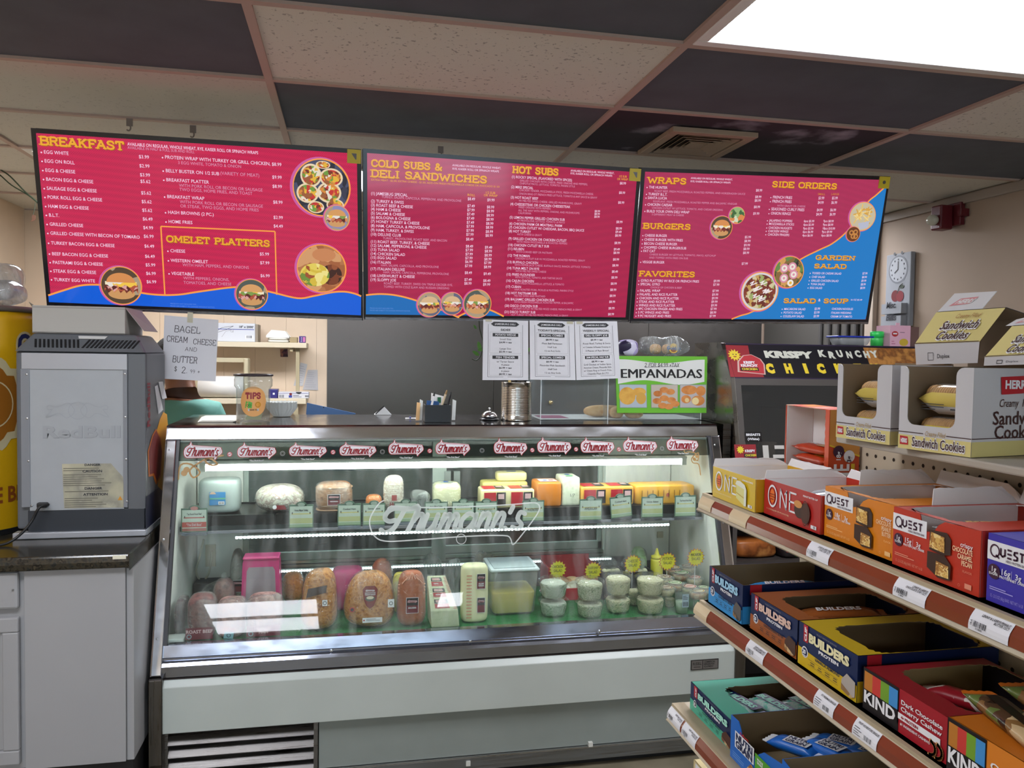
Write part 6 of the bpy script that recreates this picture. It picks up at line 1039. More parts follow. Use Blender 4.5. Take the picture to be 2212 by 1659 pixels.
s = Sheet(lambda u, v: P2(u, v), n2, .0015)
def FWs(px_, py_): p = FW(px_, py_); return p.x, (p-P2(p.x, 0)).dot(fu)
a, b = FWs(1609, 954); c_, d = FWs(1644, 933); s.rect(a, b, c_, d, mat('120d0e', .4), 1); s.text('BREASTS', (a+c_)/2, (b+d)/2+.004, .009, LW, 2, 'C', bold=.04, fit=(c_-a)*.84); s.text('(White)', (a+c_)/2, (b+d)/2-.014, .009, LW, 2, 'C', bold=.03, fit=(c_-a)*.7); s.mb.done('breasts_label', t)
s = Sheet(lambda u, v: P2(u, v), n2, .0015); a, b = FWs(1588, 995); c_, d = FWs(1632, 960); s.rect(a, b, c_, d, wr_, 1); s.rect(a, b, c_, b+.01, mat('4a2a7a', .5), 2); s.poly([(a+.025+(.018 if i % 2 else .011)*math.cos(i*.314), d-.022+(.018 if i % 2 else .011)*math.sin(i*.314)) for i in range(20)], ysun, 3); s.text('KRISPY', a+.045, b+.034, .01, LW, 3, bold=.04); s.rect(a+.04, b+.014, c_-.012, b+.028, ink, 3); s.text('CHICKEN', a+.044, b+.017, .008, ysun, 4, bold=.04, fit=.05); s.mb.done('red_sticker', t)
s = Sheet(lambda u, v: P2(u, v), n2, .0015); w3 = mat('b9b6b0', .5)
for x0, y0, x1, y1 in ((1650, 1005, 1659, 962), (1673, 970, 1693, 962), (1670, 990, 1693, 982), (1672, 1008, 1693, 1000)): a, b = FWs(x0, y0); c_, d = FWs(x1, y1); s.rect(a, b, c_, d, w3, 1)
s.mb.done('white_tape_strip', t)
t = thing('warmer_stand', 'dark steel stand cupboard under the chicken warmer', 'stand', (2.4, 1.0, 0))
for b in ((WX0, WX0+.02, .83, 1.24, 0, .898), (WX1-.02, WX1, .83, 1.24, 0, .898)): MB().box(*b, dkg).done('side_panel', t)
MB().box(WX0+.02, WX1-.02, 1.1, 1.12, 0, .898, mat('26211f', .6)).done('back_panel', t)
for z in (.08, .38, .68, .88): MB().box(WX0+.02, WX1-.02, .83, 1.1, z, z+.014, mat('3a3432', .5)).done('shelf_board', t)
MB().box(1.8, 1.835, .86, 1.25, .9, 1.268, steel('57534f', .3)).done('gap_filler', t)
# bags on the stand shelves
def bag(name, lab, x0, x1, ybase, ytop, Y, m_, zb, cat='snack bag', dep=.05, seed=1, txt=None, tm=None, sheen=.25):
    a, b = PY(x0, ybase, Y), PY(x1, ybase, Y); z1 = PY((x0+x1)/2, ytop, Y).z; zb += .001; c = V(((a.x+b.x)/2, Y+dep, zb)); h = (z1-zb)/2; t_ = thing(name, lab, cat, tuple(c)); mb = MB(); mb.sup(c+V((0, 0, h)), ((b.x-a.x)/2, dep, h), m_, .45, .6, 24, 16, .12, 14, seed=seed); mb.done('bag_film', t_, True)
    if txt: s_ = flat((c.x, Y-.004, zb+h), (1, 0, 0), (0, 0, 1)); s_.text(txt, 0, 0, h*.4, tm or LW, 1, 'C', bold=.04, fit=(b.x-a.x)*.75, shear=.2); s_.mb.done('print', t_)
    return t_
bag('bread_bag', 'large clear bag of orange brown bread on the warmer stand right of the case', 1588, 1682, 1225, 1167, .86, mottled(['8a4a1c', 'a8602a', '6a3614', 'c98a4a'], 8, .35, kind='n'), .694, 'bread bag', seed=3)
bag('snack_bag', 'green and black snack bag with red lettering below the top shelf', 1690, 1733, 1225, 1178, .84, mottled(['2b6a2a', '1a1418', '1a1418', 'c9a23a'], 9, .3), .694, seed=7, txt='Chelitos', tm=mat('a8242a', .4))
bag('snack_bag', 'purple and black snack bag right of the green one below the top shelf', 1737, 1778, 1225, 1196, .84, mottled(['5a3a6a', '1c141c', '7a4a2a'], 12, .3), .694, seed=9, txt='Chelitos', tm=mat('a8242a', .4))
for i, (x0, x1, y0, y1, lb) in enumerate(((1620, 1648, 1462, 1405, 'left'), (1653, 1680, 1462, 1415, 'middle'), (1685, 1712, 1465, 1430, 'right'))): bag('snack_bag', 'red snack bag, %s of three low on the warmer stand' % lb, x0, x1, y0, y1, .845, mottled(['8a2418', 'b0401c', '6a1a14', 'c97a2a'], 16, .3, kind='n'), .394, seed=11+i)
# things on the warmer
zw = 1.6095; 
p = PY(1850, 742, 1.06); t = thing('lidded_tub', 'clear plastic tub with a blue lid on top of the warmer', 'food container', (p.x, 1.09, zw)); k = mpp(p); MB().sup((p.x, 1.11, zw+.018), (38*k, .045, .018), glass('d9dde2', .25, .1, 1.4, 'tub2'), .3, .35, 24, 8, taper=-.1).done('tub_body', t, True); MB().box(p.x-44*k, p.x+44*k, 1.06, 1.16, zw+.036, zw+.044, mat('2438a8', .35)).done('blue_lid', t, bevel=.004)
p = PY(1900, 742, 1.12); k = mpp(p); t = thing('green_bottle', 'bright green squeeze bottle beside the blue lidded tub', 'bottle', (p.x, 1.14, zw)); MB().lathe((p.x, 1.14, zw), [(13*k, 0), (13*k, 15*k), (12*k, 19*k)], mat('3fc25a', .35), 20).done('bottle_body', t, True); MB().lathe((p.x, 1.14, zw+19*k), [(14*k, 0), (14*k, 12*k), (12*k, 13*k)], mat('35d060', .3), 20).done('cap', t, True)
a, b = PY(1922, 742, 1.1), PY(1966, 742, 1.1); z1 = PY(1940, 703, 1.1).z; t = thing('pink_carton', 'pink carton with a red badge and yellow pastry picture on the warmer', 'carton', (a.x, 1.1, zw)); MB().box(a.x, b.x, 1.1, 1.2, zw, z1, mat('d9a9bc', .6)).done('box_shell', t); MB().box(a.x+.03, a.x+.05, 1.1, 1.103, z1, z1+.012, mat('d9a9bc', .6)).done('tab', t)
k = mpp(a); s = Sheet(lambda u, v: V((a.x+u*k, 1.1, zw+v*k)), (0, -1, 0), .0006); s.disc(12, 27, 8, mat('b02a2a', .5), 1, 18, 6); s.text('Goya', 12, 25, 4, LW, 2, 'C') if 0 else s.rect(7, 26, 17, 29, LW, 2); s.lines(24, 30, 42, 1, 3, ink, 1); s.disc(34, 9, 11, mat('c9a93a', .5), 1, 18, 8); s.lines(4, 10, 14, 2, 5, mat('b0607a', .5), 1); s.mb.done('print', t)
mb = MB(); mb.box(b.x+.004, 2.925, 1.12, 1.22, zw, z1-.004, mat('6a4f4a', .6)); o = mb.done('brown_carton', bevel=.002); tag(o, 'brown carton right of the pink one on the warmer', 'carton')
# letter rack and fire strobe on the right wall
X_ = XR-.004; Q = lambda x, y, X=X_: PX(x, y, X)
t = thing('letter_rack', 'grey wooden clock letter rack with a cherry picture and Misc and Bills pockets', 'letter rack', tuple(Q(1950, 620))); grm = mat('8f9298', .7)
a, b = Q(1925, 548), Q(1978, 550); y_f, y_n = a.y, b.y; z0 = Q(1950, 705).z; z1 = Q(1950, 548).z; yn, yf = min(y_f, y_n), max(y_f, y_n)
MB().box(X_-.03, X_, yn, yf, z0, z1, grm).done('back_board', t, bevel=.004); W = yf-yn; s = Sheet(lambda u, v: V((X_-.03, yf-u, z0+v)), (-1, 0, 0), .001); H = z1-z0
for u in (.35, .65): s.disc(W*u, H+.0, .01, mat('3a3a40', .6), 3, 10)
s.ring(W/2, H*.78, .075, .085, mat('6c6f76', .6), 1); s.disc(W/2, H*.78, .075, mat('a4a7ad', .6), 1, 28); s.line([(W/2, H*.78+.05), (W/2, H*.78), (W/2-.03, H*.78-.02)], .008, blk, 2)
for i in range(12): s.rect(W/2+.06*math.cos(i*.5236)-.004, H*.78+.06*math.sin(i*.5236)-.005, W/2+.06*math.cos(i*.5236)+.004, H*.78+.06*math.sin(i*.5236)+.005, ink, 2)
s.disc(W*.42, H*.42, .035, mat('6a1a20', .5), 2, 18); s.disc(W*.62, H*.41, .033, mat('7c2028', .5), 2.6, 18); s.line([(W*.5, H*.45), (W*.6, H*.55), (W*.72, H*.58)], .006, mat('2a2a20', .5), 3); s.disc(W*.68, H*.54, .02, mat('2f3a28', .5), 3, 12, .012)
for v, tx_ in ((.2, 'Misc.'), (.03, 'Bills')): s.text(tx_, W*.3, H*(v+.05), .035, ink, 42, bold=.03, shear=.2, fit=.09)
s.mb.done('painted_face', t)['kind'] = 'stuff'
for v in (.0, .17): MB().box(X_-.07, X_-.031, yn+.02, yf-.02, z0+H*v, z0+H*(v+.14), grm).done('pocket', t)
t = thing('fire_strobe', 'dark red fire alarm strobe with a clear lamp high on the right wall', 'fire alarm', tuple(Q(2060, 470))); rdm = mat('5e1820', .4)
a, b = Q(2032, 455), Q(2085, 455); zt_, zb_ = Q(2060, 442).z, Q(2060, 498).z; yn, yf = sorted((a.y, b.y)); yf2 = yn+(yf-yn)*.8
MB().box(X_-.03, X_, yn+.0, yf2, zb_+.02, zt_, rdm).done('mount_box', t, bevel=.004); MB().box(X_-.11, X_-.031, yn+.05, yf2-.02, zb_, zt_-.01, rdm).done('strobe_body', t, bevel=.008); mb = MB(); mb.sup((X_-.13, yf2-.06, (zb_+zt_)/2-.02), (.03, .035, .03), mat('b9b8a8', .2), 1, 1, 20, 12); mb.done('lamp_lens', t, True)
MB().box(X_-.05, X_-.001, yn-.03, yn-.002, (zb_+zt_)/2-.01, (zb_+zt_)/2+.03, rdm).done('side_horn', t)
# ------------------------------------------------------------ snack gondola on the right
crmm = mat('b3a892', .45); brn = mat('7a3820', .22, spec=.6, noise_amt=.12, nscale=9); tagm = mat('d9dae0', .4)
GX = .98; Yn = -2.12
Z1, Z2, Z3_, Z4 = 1.268, 1.045, .832, .62
XB = 1.25
gon = thing('shelf_gondola', 'cream metal shelving unit with brown price rails and pegboard back', 'shelf unit', (XB, -1.2, 0))
peg = mat('b8ab96', .6); YE = -.68
mb = MB(); mb.box(XB, XB+.03, Yn, YE+.035, .1, 1.399, peg); mb.done('pegboard', gon)
mb = MB(); hole = mat('2a1f16', .9)
for zi in range(56):
    z = .12+zi*.0254
    if z > 1.39: break
    if not (z > 1.27 or 1.0 < z < 1.26): continue
    for yi in range(56):
        y = YE-.03-yi*.0254
        if y < Yn+.02: break
        if z < 1.26 and y < -1.5: continue
        c = V((XB-.0006, y, z)); n = 8; mb.add([c+V((0, .0036*math.cos(a), .0036*math.sin(a))) for a in [2*math.pi*i/n for i in range(n)]], [tuple(range(n))], hole)
o = mb.done('peg_holes', gon); o['kind'] = 'stuff'
MB().box(XB, XB+.045, YE+.036, YE+.066, 0, 1.399, crmm).done('upright', gon, bevel=.003)
MB().box(1.118, 1.56, Yn, -.93, 1.4, 1.412, mat('a39c90', .5)).done('top_cap', gon, bevel=.003)
MB().box(GX-.02, XB+.03, Yn, YE, 0, .12, crmm).done('base_deck', gon)
RND = random.Random(3)
def shelf(zs, xf, lab, yend=YE):
    global SHT; SHT = thing('gondola_shelf', ('', 'topmost metal shelf with a brown rail holding five bright protein bar cartons', 'second metal shelf with a brown rail holding blue, brown, yellow and red bar cartons', 'third metal shelf with two white tags at its far end', 'lowest metal shelf at the bottom edge of the view')[lab], 'shelf', (XB-.1, -1.3, zs), 'shelves of the gondola'); gon = SHT
    mb = MB(); mb.box(xf+.012, XB-.001, Yn, yend-.001, zs-.012, zs, crmm); mb.box(xf+.004, xf+.03, Yn, yend, zs-.006, zs, mat('a8997e', .5)); mb.done('shelf_board', gon)
    p0 = [(xf+.006, zs-.002), (xf+.004, zs-.005), (xf-.004, zs-.03), (xf-.008, zs-.034), (xf-.004, zs-.038), (xf+.012, zs-.036), (xf+.014, zs-.004)]
    MB().prism([(x, Yn, z) for x, z in p0], (0, yend-Yn, 0), crmm).done('price_rail', gon, bevel=.001)
    m = MB(); a = .0024; m.prism([(x, Yn, z) for x, z in ((xf+.0035, zs-.0065), (xf-.004, zs-.0175), (xf-.0055, zs-.029), (xf-.003, zs-.029), (xf+.006, zs-.0065))], (0, yend-Yn-.012, 0), brn); m.done('rail_insert', gon, bevel=.0)
    O = V((xf-.0055, yend-.012, zs-.029)); uy = V((.009, 0, .0225)); W = 1/ .0242
    return lambda u0, u1: Sheet(lambda u, v: V((xf-.0055+.009*v+(-.0032*math.sin(math.pi*v)), u, zs-.029+.0225*v)), (-1, 0, .3), .0005)
def railtag(sf, ya, yb, m_, txt=None, kind=0, seed=1, nm='price_tag'):
    s = sf(0, 0); lo, hi = -.01, 1.02; n = 5
    for i in range(n): v0, v1 = lo+(hi-lo)*i/n, lo+(hi-lo)*(i+1)/n; s.poly([(ya, v0), (yb, v0), (yb, v1), (ya, v1)], m_, 1)
    W = abs(yb-ya); k = W/100; s2 = Sheet(lambda u, v: s.fn(ya-u*W, v), s.n, .0007, s.mb)
    if txt:
        s3 = Sheet(lambda u, v: s.fn(ya-u, v/.0242), s.n, .0008, s.mb)
        for i, t_ in enumerate(txt): s3.text(t_, W*.96, .0195-i*.0032, .0026, ink, 2, 'R', bold=.02, shear=.15, fit=min(W*.82, len(t_)*.0019))
        if kind == 0: s3.bars(W*.14, .0055, W*.46, .0125, ink, 2, 12, seed); s3.text('31%d' % (3849+seed), W*.2, .0025, .0022, ink, 2, bold=.02); s3.text('HLA', W*.1, .006, .0024, ink, 2, rot=1.57, bold=.02)
        else: s3.bars(W*.5, .004, W*.8, .011, ink, 2, 12, seed); s3.lines(W*.08, .014, W*.4, 4, .0034, pen, 2, .3, seed)
    s.mb.done(nm, SHT)
Yof = lambda x, y, X: PX(x, y, X).y
s1 = shelf(Z1, GX, 1); 
for (x0, y0, x1, y1) in ((1514, 1086, 1541, 1100), (1580, 1118, 1617, 1136)): railtag(s1, Yof(x0, y0, GX), Yof(x1, y1, GX), mat('c9b795', .4), nm='cream_insert')
for (x0, y0, x1, y1, tx_, sd) in ((1749, 1190, 1797, 1205, ['LENNY & LARRY PNB', 'CHOC CHIP 12CT'], 2), (1937, 1270, 2007, 1295, ['LENNY & LARRYS', 'CHOCOLATE CHIP 12CT'], 5), (2101, 1345, 2188, 1372, ['LENNY & LARRYS PEANUT', 'BUTTER 12CT'], 9)): railtag(s1, Yof(x0, y0, GX), Yof(x1, y1, GX), tagm, tx_, 0, sd)
s2 = shelf(Z2, GX, 2)
railtag(s2, Yof(1504, 1300, GX), Yof(1532, 1320, GX), mat('c9b795', .4), nm='cream_insert')
for (x0, y0, x1, y1, tx_, k_, sd) in ((1617, 1390, 1655, 1405, ['LENNY & LARRYS WHT', 'CHOC MACADAMIA 12CT'], 0, 4), (1765, 1490, 1808, 1510, ['FIT FREEMAN SINGLES'], 1, 6), (1849, 1555, 1902, 1590, ['FRUIT ADVENTURE SINGLES'], 1, 8)): railtag(s2, Yof(x0, y0, GX), Yof(x1, y1, GX), tagm, tx_, k_, sd)
XF3 = .924; s3_ = shelf(Z3_, XF3, 3)
for (x0, y0, x1, y1, tx_, sd) in ((1447, 1530, 1475, 1555, ['QUEST BAR COOKIE', 'CHIP 12CT'], 3), (1478, 1562, 1508, 1590, ['QUEST BAR CHOC CHIP', 'COOKIE 12CT'], 7)): railtag(s3_, Yof(x0, y0, XF3), Yof(x1, y1, XF3), tagm, tx_, 0, sd)
shelf(Z4, XF3-.03, 4)
# ---- open display cartons
brown_in = mat('7d6a4c', .8); white_in = mat('dcd9d8', .7)
def carton(name, lab, BL, BR, TL, zs, dep, cols, fn, inner=brown_in, cut=None, near=True, top='hole', hole=(.18, .95, .12, 1.0), rim=None, yaw_fix=None, parts=True, sidefn=None, lean=0):
    A, B = PZ(*BL, zs), PZ(*BR, zs); B = V((A.x, A.y+(B.y-A.y)*.992, B.z)); h = up_to(*TL, A)-zs; A.z += .001; B.z += .001; d = (B-A); w_ = d.length; u = d/w_; inn = V((-u.y, u.x, 0))
    if inn.x < 0: inn = -inn
    fc, tc, sc = cols; up_ = V((0, 0, 1)); th = .0012
    t = thing(name, lab, 'display carton', tuple((A+B)/2+inn*dep/2), 'snack cartons on the gondola')
    P = lambda a, b, c: A+u*a+inn*b+up_*c
    # front, possibly with a cut in its top edge
    ce = cut or []
    out = [(0, 0), (w_, 0), (w_, h)]+[(w_*a, h*b) for a, b in ce]+[(0, h)]
    MB().prism([P(a, 0, c) for a, c in out], inn*th, fc, inner).done('front_panel', t)
    MB().prism([P(a, dep, c) for a, c in ((0, 0), (w_, 0), (w_, h), (0, h))], -inn*th, inner, sc).done('back_panel', t)
    for x in (0, w_-th): MB().prism([P(x, th*1.2, 0), P(x, dep-th*1.2, 0), P(x, dep-th*1.2, h), P(x, th*1.2, h)], u*th, sc if x == 0 else inner, inner if x == 0 else sc).done('side_panel', t)
    MB().prism([P(th, th, 0), P(w_-th, th, 0), P(w_-th, dep-th, 0), P(th, dep-th, 0)], up_*th, inner).done('bottom_panel', t)
    if top in ('hole', 'both'):      # torn lid: a frame of card round a ragged opening
        a0, a1, b0, b1 = hole; rr = random.Random(len(lab)); N = 40; ins = []; outp = []
        for i in range(N):
            q = 2*math.pi*(i+.5)/N; e = .28; cx_, cy_ = (a0+a1)/2, (b0+b1)/2; jj = 1+(.02 if i % 2 else -.02)
            ins.append((cx_+(a1-a0)/2*jj*math.copysign(abs(math.cos(q))**e, math.cos(q)), cy_+(b1-b0)/2*jj*math.copysign(abs(math.sin(q))**e, math.sin(q))))
            m_ = max(abs(math.cos(q)), abs(math.sin(q))); outp.append((.5+.5*math.cos(q)/m_, .5+.5*math.sin(q)/m_))
        for i in range(N):      # square the corners
            pass
        mb = MB(); vs_ = [P(a*w_, b*dep, h) for a, b in outp]+[P(min(max(a, .01), .99)*w_, min(max(b, .01), .995)*dep, h) for a, b in ins]+[P(a*w_, b*dep, h-.0012) for a, b in outp]+[P(min(max(a, .01), .99)*w_, min(max(b, .01), .995)*dep, h-.0012) for a, b in ins]
        fs = []; ms = []
        for i in range(N): j = (i+1) % N; fs += [(i, j, N+j, N+i), (2*N+i, 3*N+i, 3*N+j, 2*N+j), (N+i, N+j, 3*N+j, 3*N+i)]; ms += [tc, inner, inner]
        mb.add(vs_, fs, ms)
        for a, b in ((0, 0), (1, 0), (1, 1), (0, 1)):
            near_ = sorted(range(N), key=lambda i: (outp[i][0]-a)**2+(outp[i][1]-b)**2)[:2]; mb.add([P(a*w_, b*dep, h), vs_[near_[0]], vs_[near_[1]]], [(0, 1, 2)], tc)
        mb.done('torn_lid', t)
    if top in ('flap', 'both'):
        mb = MB(); rr = random.Random(len(lab)*3); n = 14
        for (p0, p1, ov) in ((P(0, dep, h), P(w_, dep, h), inn), (P(0, dep*(.0 if top == 'flap' else .3), h), P(0, dep, h), -u)):
            pts = [p0, p1]+[p1.lerp(p0, (i+.5)/n)+up_*((.014 if top == 'flap' else .022)*min(1, (i+1)/3)+.002*rr.random())+ov*.004 for i in range(n)]; mb.prism(pts, ov*.001, tc if 0 else inner, inner)
        mb.done('torn_edge', t)
    F = Sheet(lambda a, c: P(0, 0, 0)+u*a+up_*c, -inn, .0006); fn(F, w_, h); 
    if F.mb.v: F.mb.done('front_print', t)
    if sidefn:
        S = Sheet(lambda a, c: P(w_, 0, 0)+inn*a+up_*c, u, .0006); sidefn(S, dep, h); S.mb.done('side_print', t)
    T = Sheet(lambda a, b: P(0, 0, h)+u*a+inn*b, up_, .0006)
    return t, P, w_, h, T
def bar_face(F, cx, cy, s, nuts, dark='3a2318', mid=('d2a95a', '9a6a34', 'e3c886', 'b5833f')):     # picture of a cut chocolate bar
    nm = mottled(list(mid), 160, .5); F.poly([(cx-.5*s, cy+.02*s), (cx-.5*s, cy+.75*s), (cx+.35*s, cy+.8*s), (cx+.55*s, cy+.6*s), (cx+.55*s, cy+.05*s), (cx+.2*s, cy-.05*s)], mat(dark, .5), 3); F.poly([(cx-.48*s, cy+.1*s), (cx-.42*s, cy+.68*s), (cx+.25*s, cy+.62*s), (cx+.28*s, cy+.06*s)], nm, 4)
    F.poly([(cx-.55*s, cy-.65*s), (cx-.55*s, cy-.05*s), (cx+.3*s, cy-.02*s), (cx+.62*s, cy-.3*s), (cx+.6*s, cy-.85*s), (cx+.0*s, cy-.9*s)], mat(dark, .5), 5); F.poly([(cx-.1*s, cy-.82*s), (cx-.08*s, cy-.3*s), (cx+.52*s, cy-.36*s), (cx+.55*s, cy-.8*s)], nm, 6)
def one_front(sub, pic):
    def f(F, w_, h):
        F.ring(w_*.17, h*.58, h*.2, h*.245, LW, 2, 30, 1.3); F.disc(w_*.17, h*.58, h*.13, mat('d9691e', .5), 2, 20, h*.2); F.lines(w_*.12, h*.62, w_*.22, 3, h*.07, mat('8a2a10', .5), 3, .4, 2, 'C')
        q = h*.05; x0 = w_*.32; F.line([(x0, h*.33), (x0, h*.84), (x0+w_*.11, h*.33), (x0+w_*.11, h*.84)], q, LW, 2, 2); F.line([(x0+w_*.11, h*.8), (x0+w_*.08, h*.74)], q, LW, 2, 2); x1 = x0+w_*.17
        F.line([(x1+w_*.11, h*.84), (x1, h*.84), (x1, h*.33), (x1+w_*.11, h*.33)], q, LW, 2, 2); F.line([(x1, h*.59), (x1+w_*.09, h*.59)], q, LW, 2, 2)
        F.text(sub, w_*.96, h*.84, h*.045, LW, 2, 'R', bold=.03, fit=w_*.24); F.text('12 - 2.12 OZ (60g) BARS  NET WT 25.44 OZ (720g)', w_*.06, h*.17, h*.035, mat('e3d9b0', .5), 2, fit=w_*.42); F.rect(w_*.86, h*.08, w_*.95, h*.17, LW, 2); F.disc(w_*.92, h*.13, h*.04, LG, 3, 10)
        if pic == 'cake':
            F.poly([(w_*.6, h*.25), (w_*.6, h*.7), (w_*.74, h*.68), (w_*.82, h*.6), (w_*.82, h*.12), (w_*.78, h*.08)], mat('d3cf86', .5), 3); F.poly([(w_*.6, h*.44), (w_*.78, h*.34), (w_*.78, h*.31), (w_*.6, h*.41)], mat('b99a3c', .5), 4); F.poly([(w_*.59, h*.68), (w_*.62, h*.8), (w_*.7, h*.82), (w_*.8, h*.74), (w_*.84, h*.6), (w_*.84, h*.1), (w_*.79, h*.08), (w_*.79, h*.6)], mat('d9dccc', .5), 5)
        else:
            F.disc(w_*.66, h*.45, w_*.08, mat('3a1f18', .5), 3, 20, h*.22); F.disc(w_*.65, h*.6, w_*.07, mat('c98a4a', .5), 4, 20, h*.1); F.disc(w_*.78, h*.42, w_*.075, mat('4a2a1e', .5), 5, 24, h*.28); F.ring(w_*.78, h*.42, w_*.05, w_*.054, mat('2a1510', .5), 6, 20, 2.2)
    return f
DKP = mat('3a1430', .5)
def quest_front(grams, flav, pal):
    def f(F, w_, h):
        F.rect(0, h*.62, w_*.42, h*.9, LW, 1); x = w_*.035; q = h*.028; r = h*.085
        F.ring(x+r*.95, h*.765, r*.8, r*1.05, DKP, 2, 24, 1.1); F.line([(x+r*1.2, h*.71), (x+r*1.9, h*.67)], q, DKP, 2)
        x0 = x+r*2.2; st = w_*.062; F.line([(x0, h*.83), (x0, h*.735), (x0+st*.3, h*.71), (x0+st*.7, h*.735), (x0+st*.7, h*.83)], q, DKP, 2)
        for i in range(3): F.line([(x0+st*1.1, h*(.83-.058*i)), (x0+st*1.8, h*(.83-.058*i))], q, DKP, 2)
        x1 = x0+st*2.1; F.line([(x1+st*.7, h*.83), (x1+st*.15, h*.82), (x1+.1*st, h*.785), (x1+st*.65, h*.76), (x1+st*.6, h*.72), (x1, h*.712)], q, DKP, 2); F.line([(x1+st*1.0, h*.83), (x1+st*1.75, h*.83)], q, DKP, 2); F.line([(x1+st*1.37, h*.83), (x1+st*1.37, h*.71)], q, DKP, 2)
        F.text('HERO PROTEIN BAR', w_*.4, h*.645, h*.035, DKP, 2, 'R', bold=.01, fit=w_*.2)
        F.disc(w_*.08, h*.46, h*.11, DKP, 2, 24); F.text('1g', w_*.08, h*.46, h*.075, LW, 3, 'C', bold=.01); F.text('SUGAR', w_*.08, h*.41, h*.035, LW, 3, 'C', bold=.02)
        F.text(grams, w_*.2, h*.45, h*.085, LW, 2, 'C', bold=.01); F.text('PROTEIN', w_*.2, h*.395, h*.035, LW, 2, 'C', bold=.02); F.rect(w_*.262, h*.38, w_*.264, h*.54, LW, 2); F.text('3g', w_*.33, h*.44, h*.08, LW, 2, 'C', bold=.01); F.text('NET CARBS', w_*.335, h*.39, h*.035, LW, 2, 'C', bold=.02)
        F.lines(w_*.04, h*.22, w_*.3, 2, h*.03, pal, 2, .5); F.text('12 - 2.12 OZ (60g) BARS  NET WT 1.6 LB', w_*.05, h*.08, h*.045, pal, 2, fit=w_*.34)
        bar_face(F, w_*.58, h*.47, h*.44, 0)
        F.text('crispy', w_*.93, h*.68, h*.07, LW, 2, 'R', bold=.01, fit=w_*.13)
        for i, t_ in enumerate(flav): F.text(t_, w_*.93, h*(.585-.095*i), h*.075, mat('e9c9a0', .5), 2, 'R', bold=.02, sx=.62)
        F.text('FLAVOR', w_*.93, h*(.62-.095*len(flav)-.04), h*.035, pal, 2, 'R'); F.rect(w_*.86, h*.06, w_*.93, h*.14, pal, 2); F.ring(w_*.8, h*.08, h*.018, h*.022, pal, 2, 12)
    return f
oy, orr, oq, rq, bq = mat('c9a80e', .4), mat('b02420', .4), mat('cf7a12', .4), mat('b4301c', .4), mat('3a32a0', .4)
c1 = carton('bar_carton', 'yellow protein bar carton with a cake picture at the far end', (1539, 1072), (1625, 1109), (1539, 1008), Z1, .165, (oy, oy, mat('c9960e', .4)), one_front('LEMON CAKE', 'cake'), white_in, sidefn=lambda S, a, h: (S.ring(a*.3, h*.55, h*.2, h*.25, mat('d9c9a8', .5), 1, 24, 1.2), S.line([(a*.3+h*.3, h*.3), (a*.3+h*.3, h*.8)], h*.05, mat('d9c9a8', .5), 1)), hole=(.2, 1.0, .12, .98), top='flap')
c2 = carton('bar_carton', 'red protein bar carton with a peanut butter cup picture', (1650, 1109), (1769, 1157), (1652, 1035), Z1, .165, (mat('a8231f', .4), orr, mat('b02a16', .4)), one_front('PEANUT BUTTER CUP', 'cup'), white_in, top='flap')
c3 = carton('bar_carton', 'orange carton of crispy chocolate peanut butter bars', (1780, 1157), (1926, 1219), (1780, 1050), Z1, .2, (oq, oq, oq), quest_front('18g', ('CHOCOLATE', 'PEANUT', 'BUTTER'), mat('e9b878', .5)), white_in, cut=[(.62, .98), (.55, .9), (.5, .78), (.42, .74), (.36, .8), (.33, 1.0)], hole=(.06, .7, .05, .97), top='both')
c4 = carton('bar_carton', 'bright red carton of crispy chocolate caramel pecan bars', (1927, 1219), (2122, 1293), (1928, 1095), Z1, .2, (rq, rq, rq), quest_front('15g', ('CHOCOLATE', 'CARAMEL', 'PECAN'), mat('d98a70', .5)), white_in, cut=[(.62, .98), (.55, .9), (.5, .78), (.42, .74), (.36, .8), (.33, 1.0)], hole=(.06, .7, .05, .97), top='both')
c5 = carton('bar_carton', 'violet blue protein bar carton cut off by the right edge', (2130, 1297), (2330, 1390), (2135, 1152), Z1, .21, (bq, bq, bq), quest_front('16g', ('BLUEBERRY', 'MUFFIN'), mat('9a94d9', .5)), white_in)
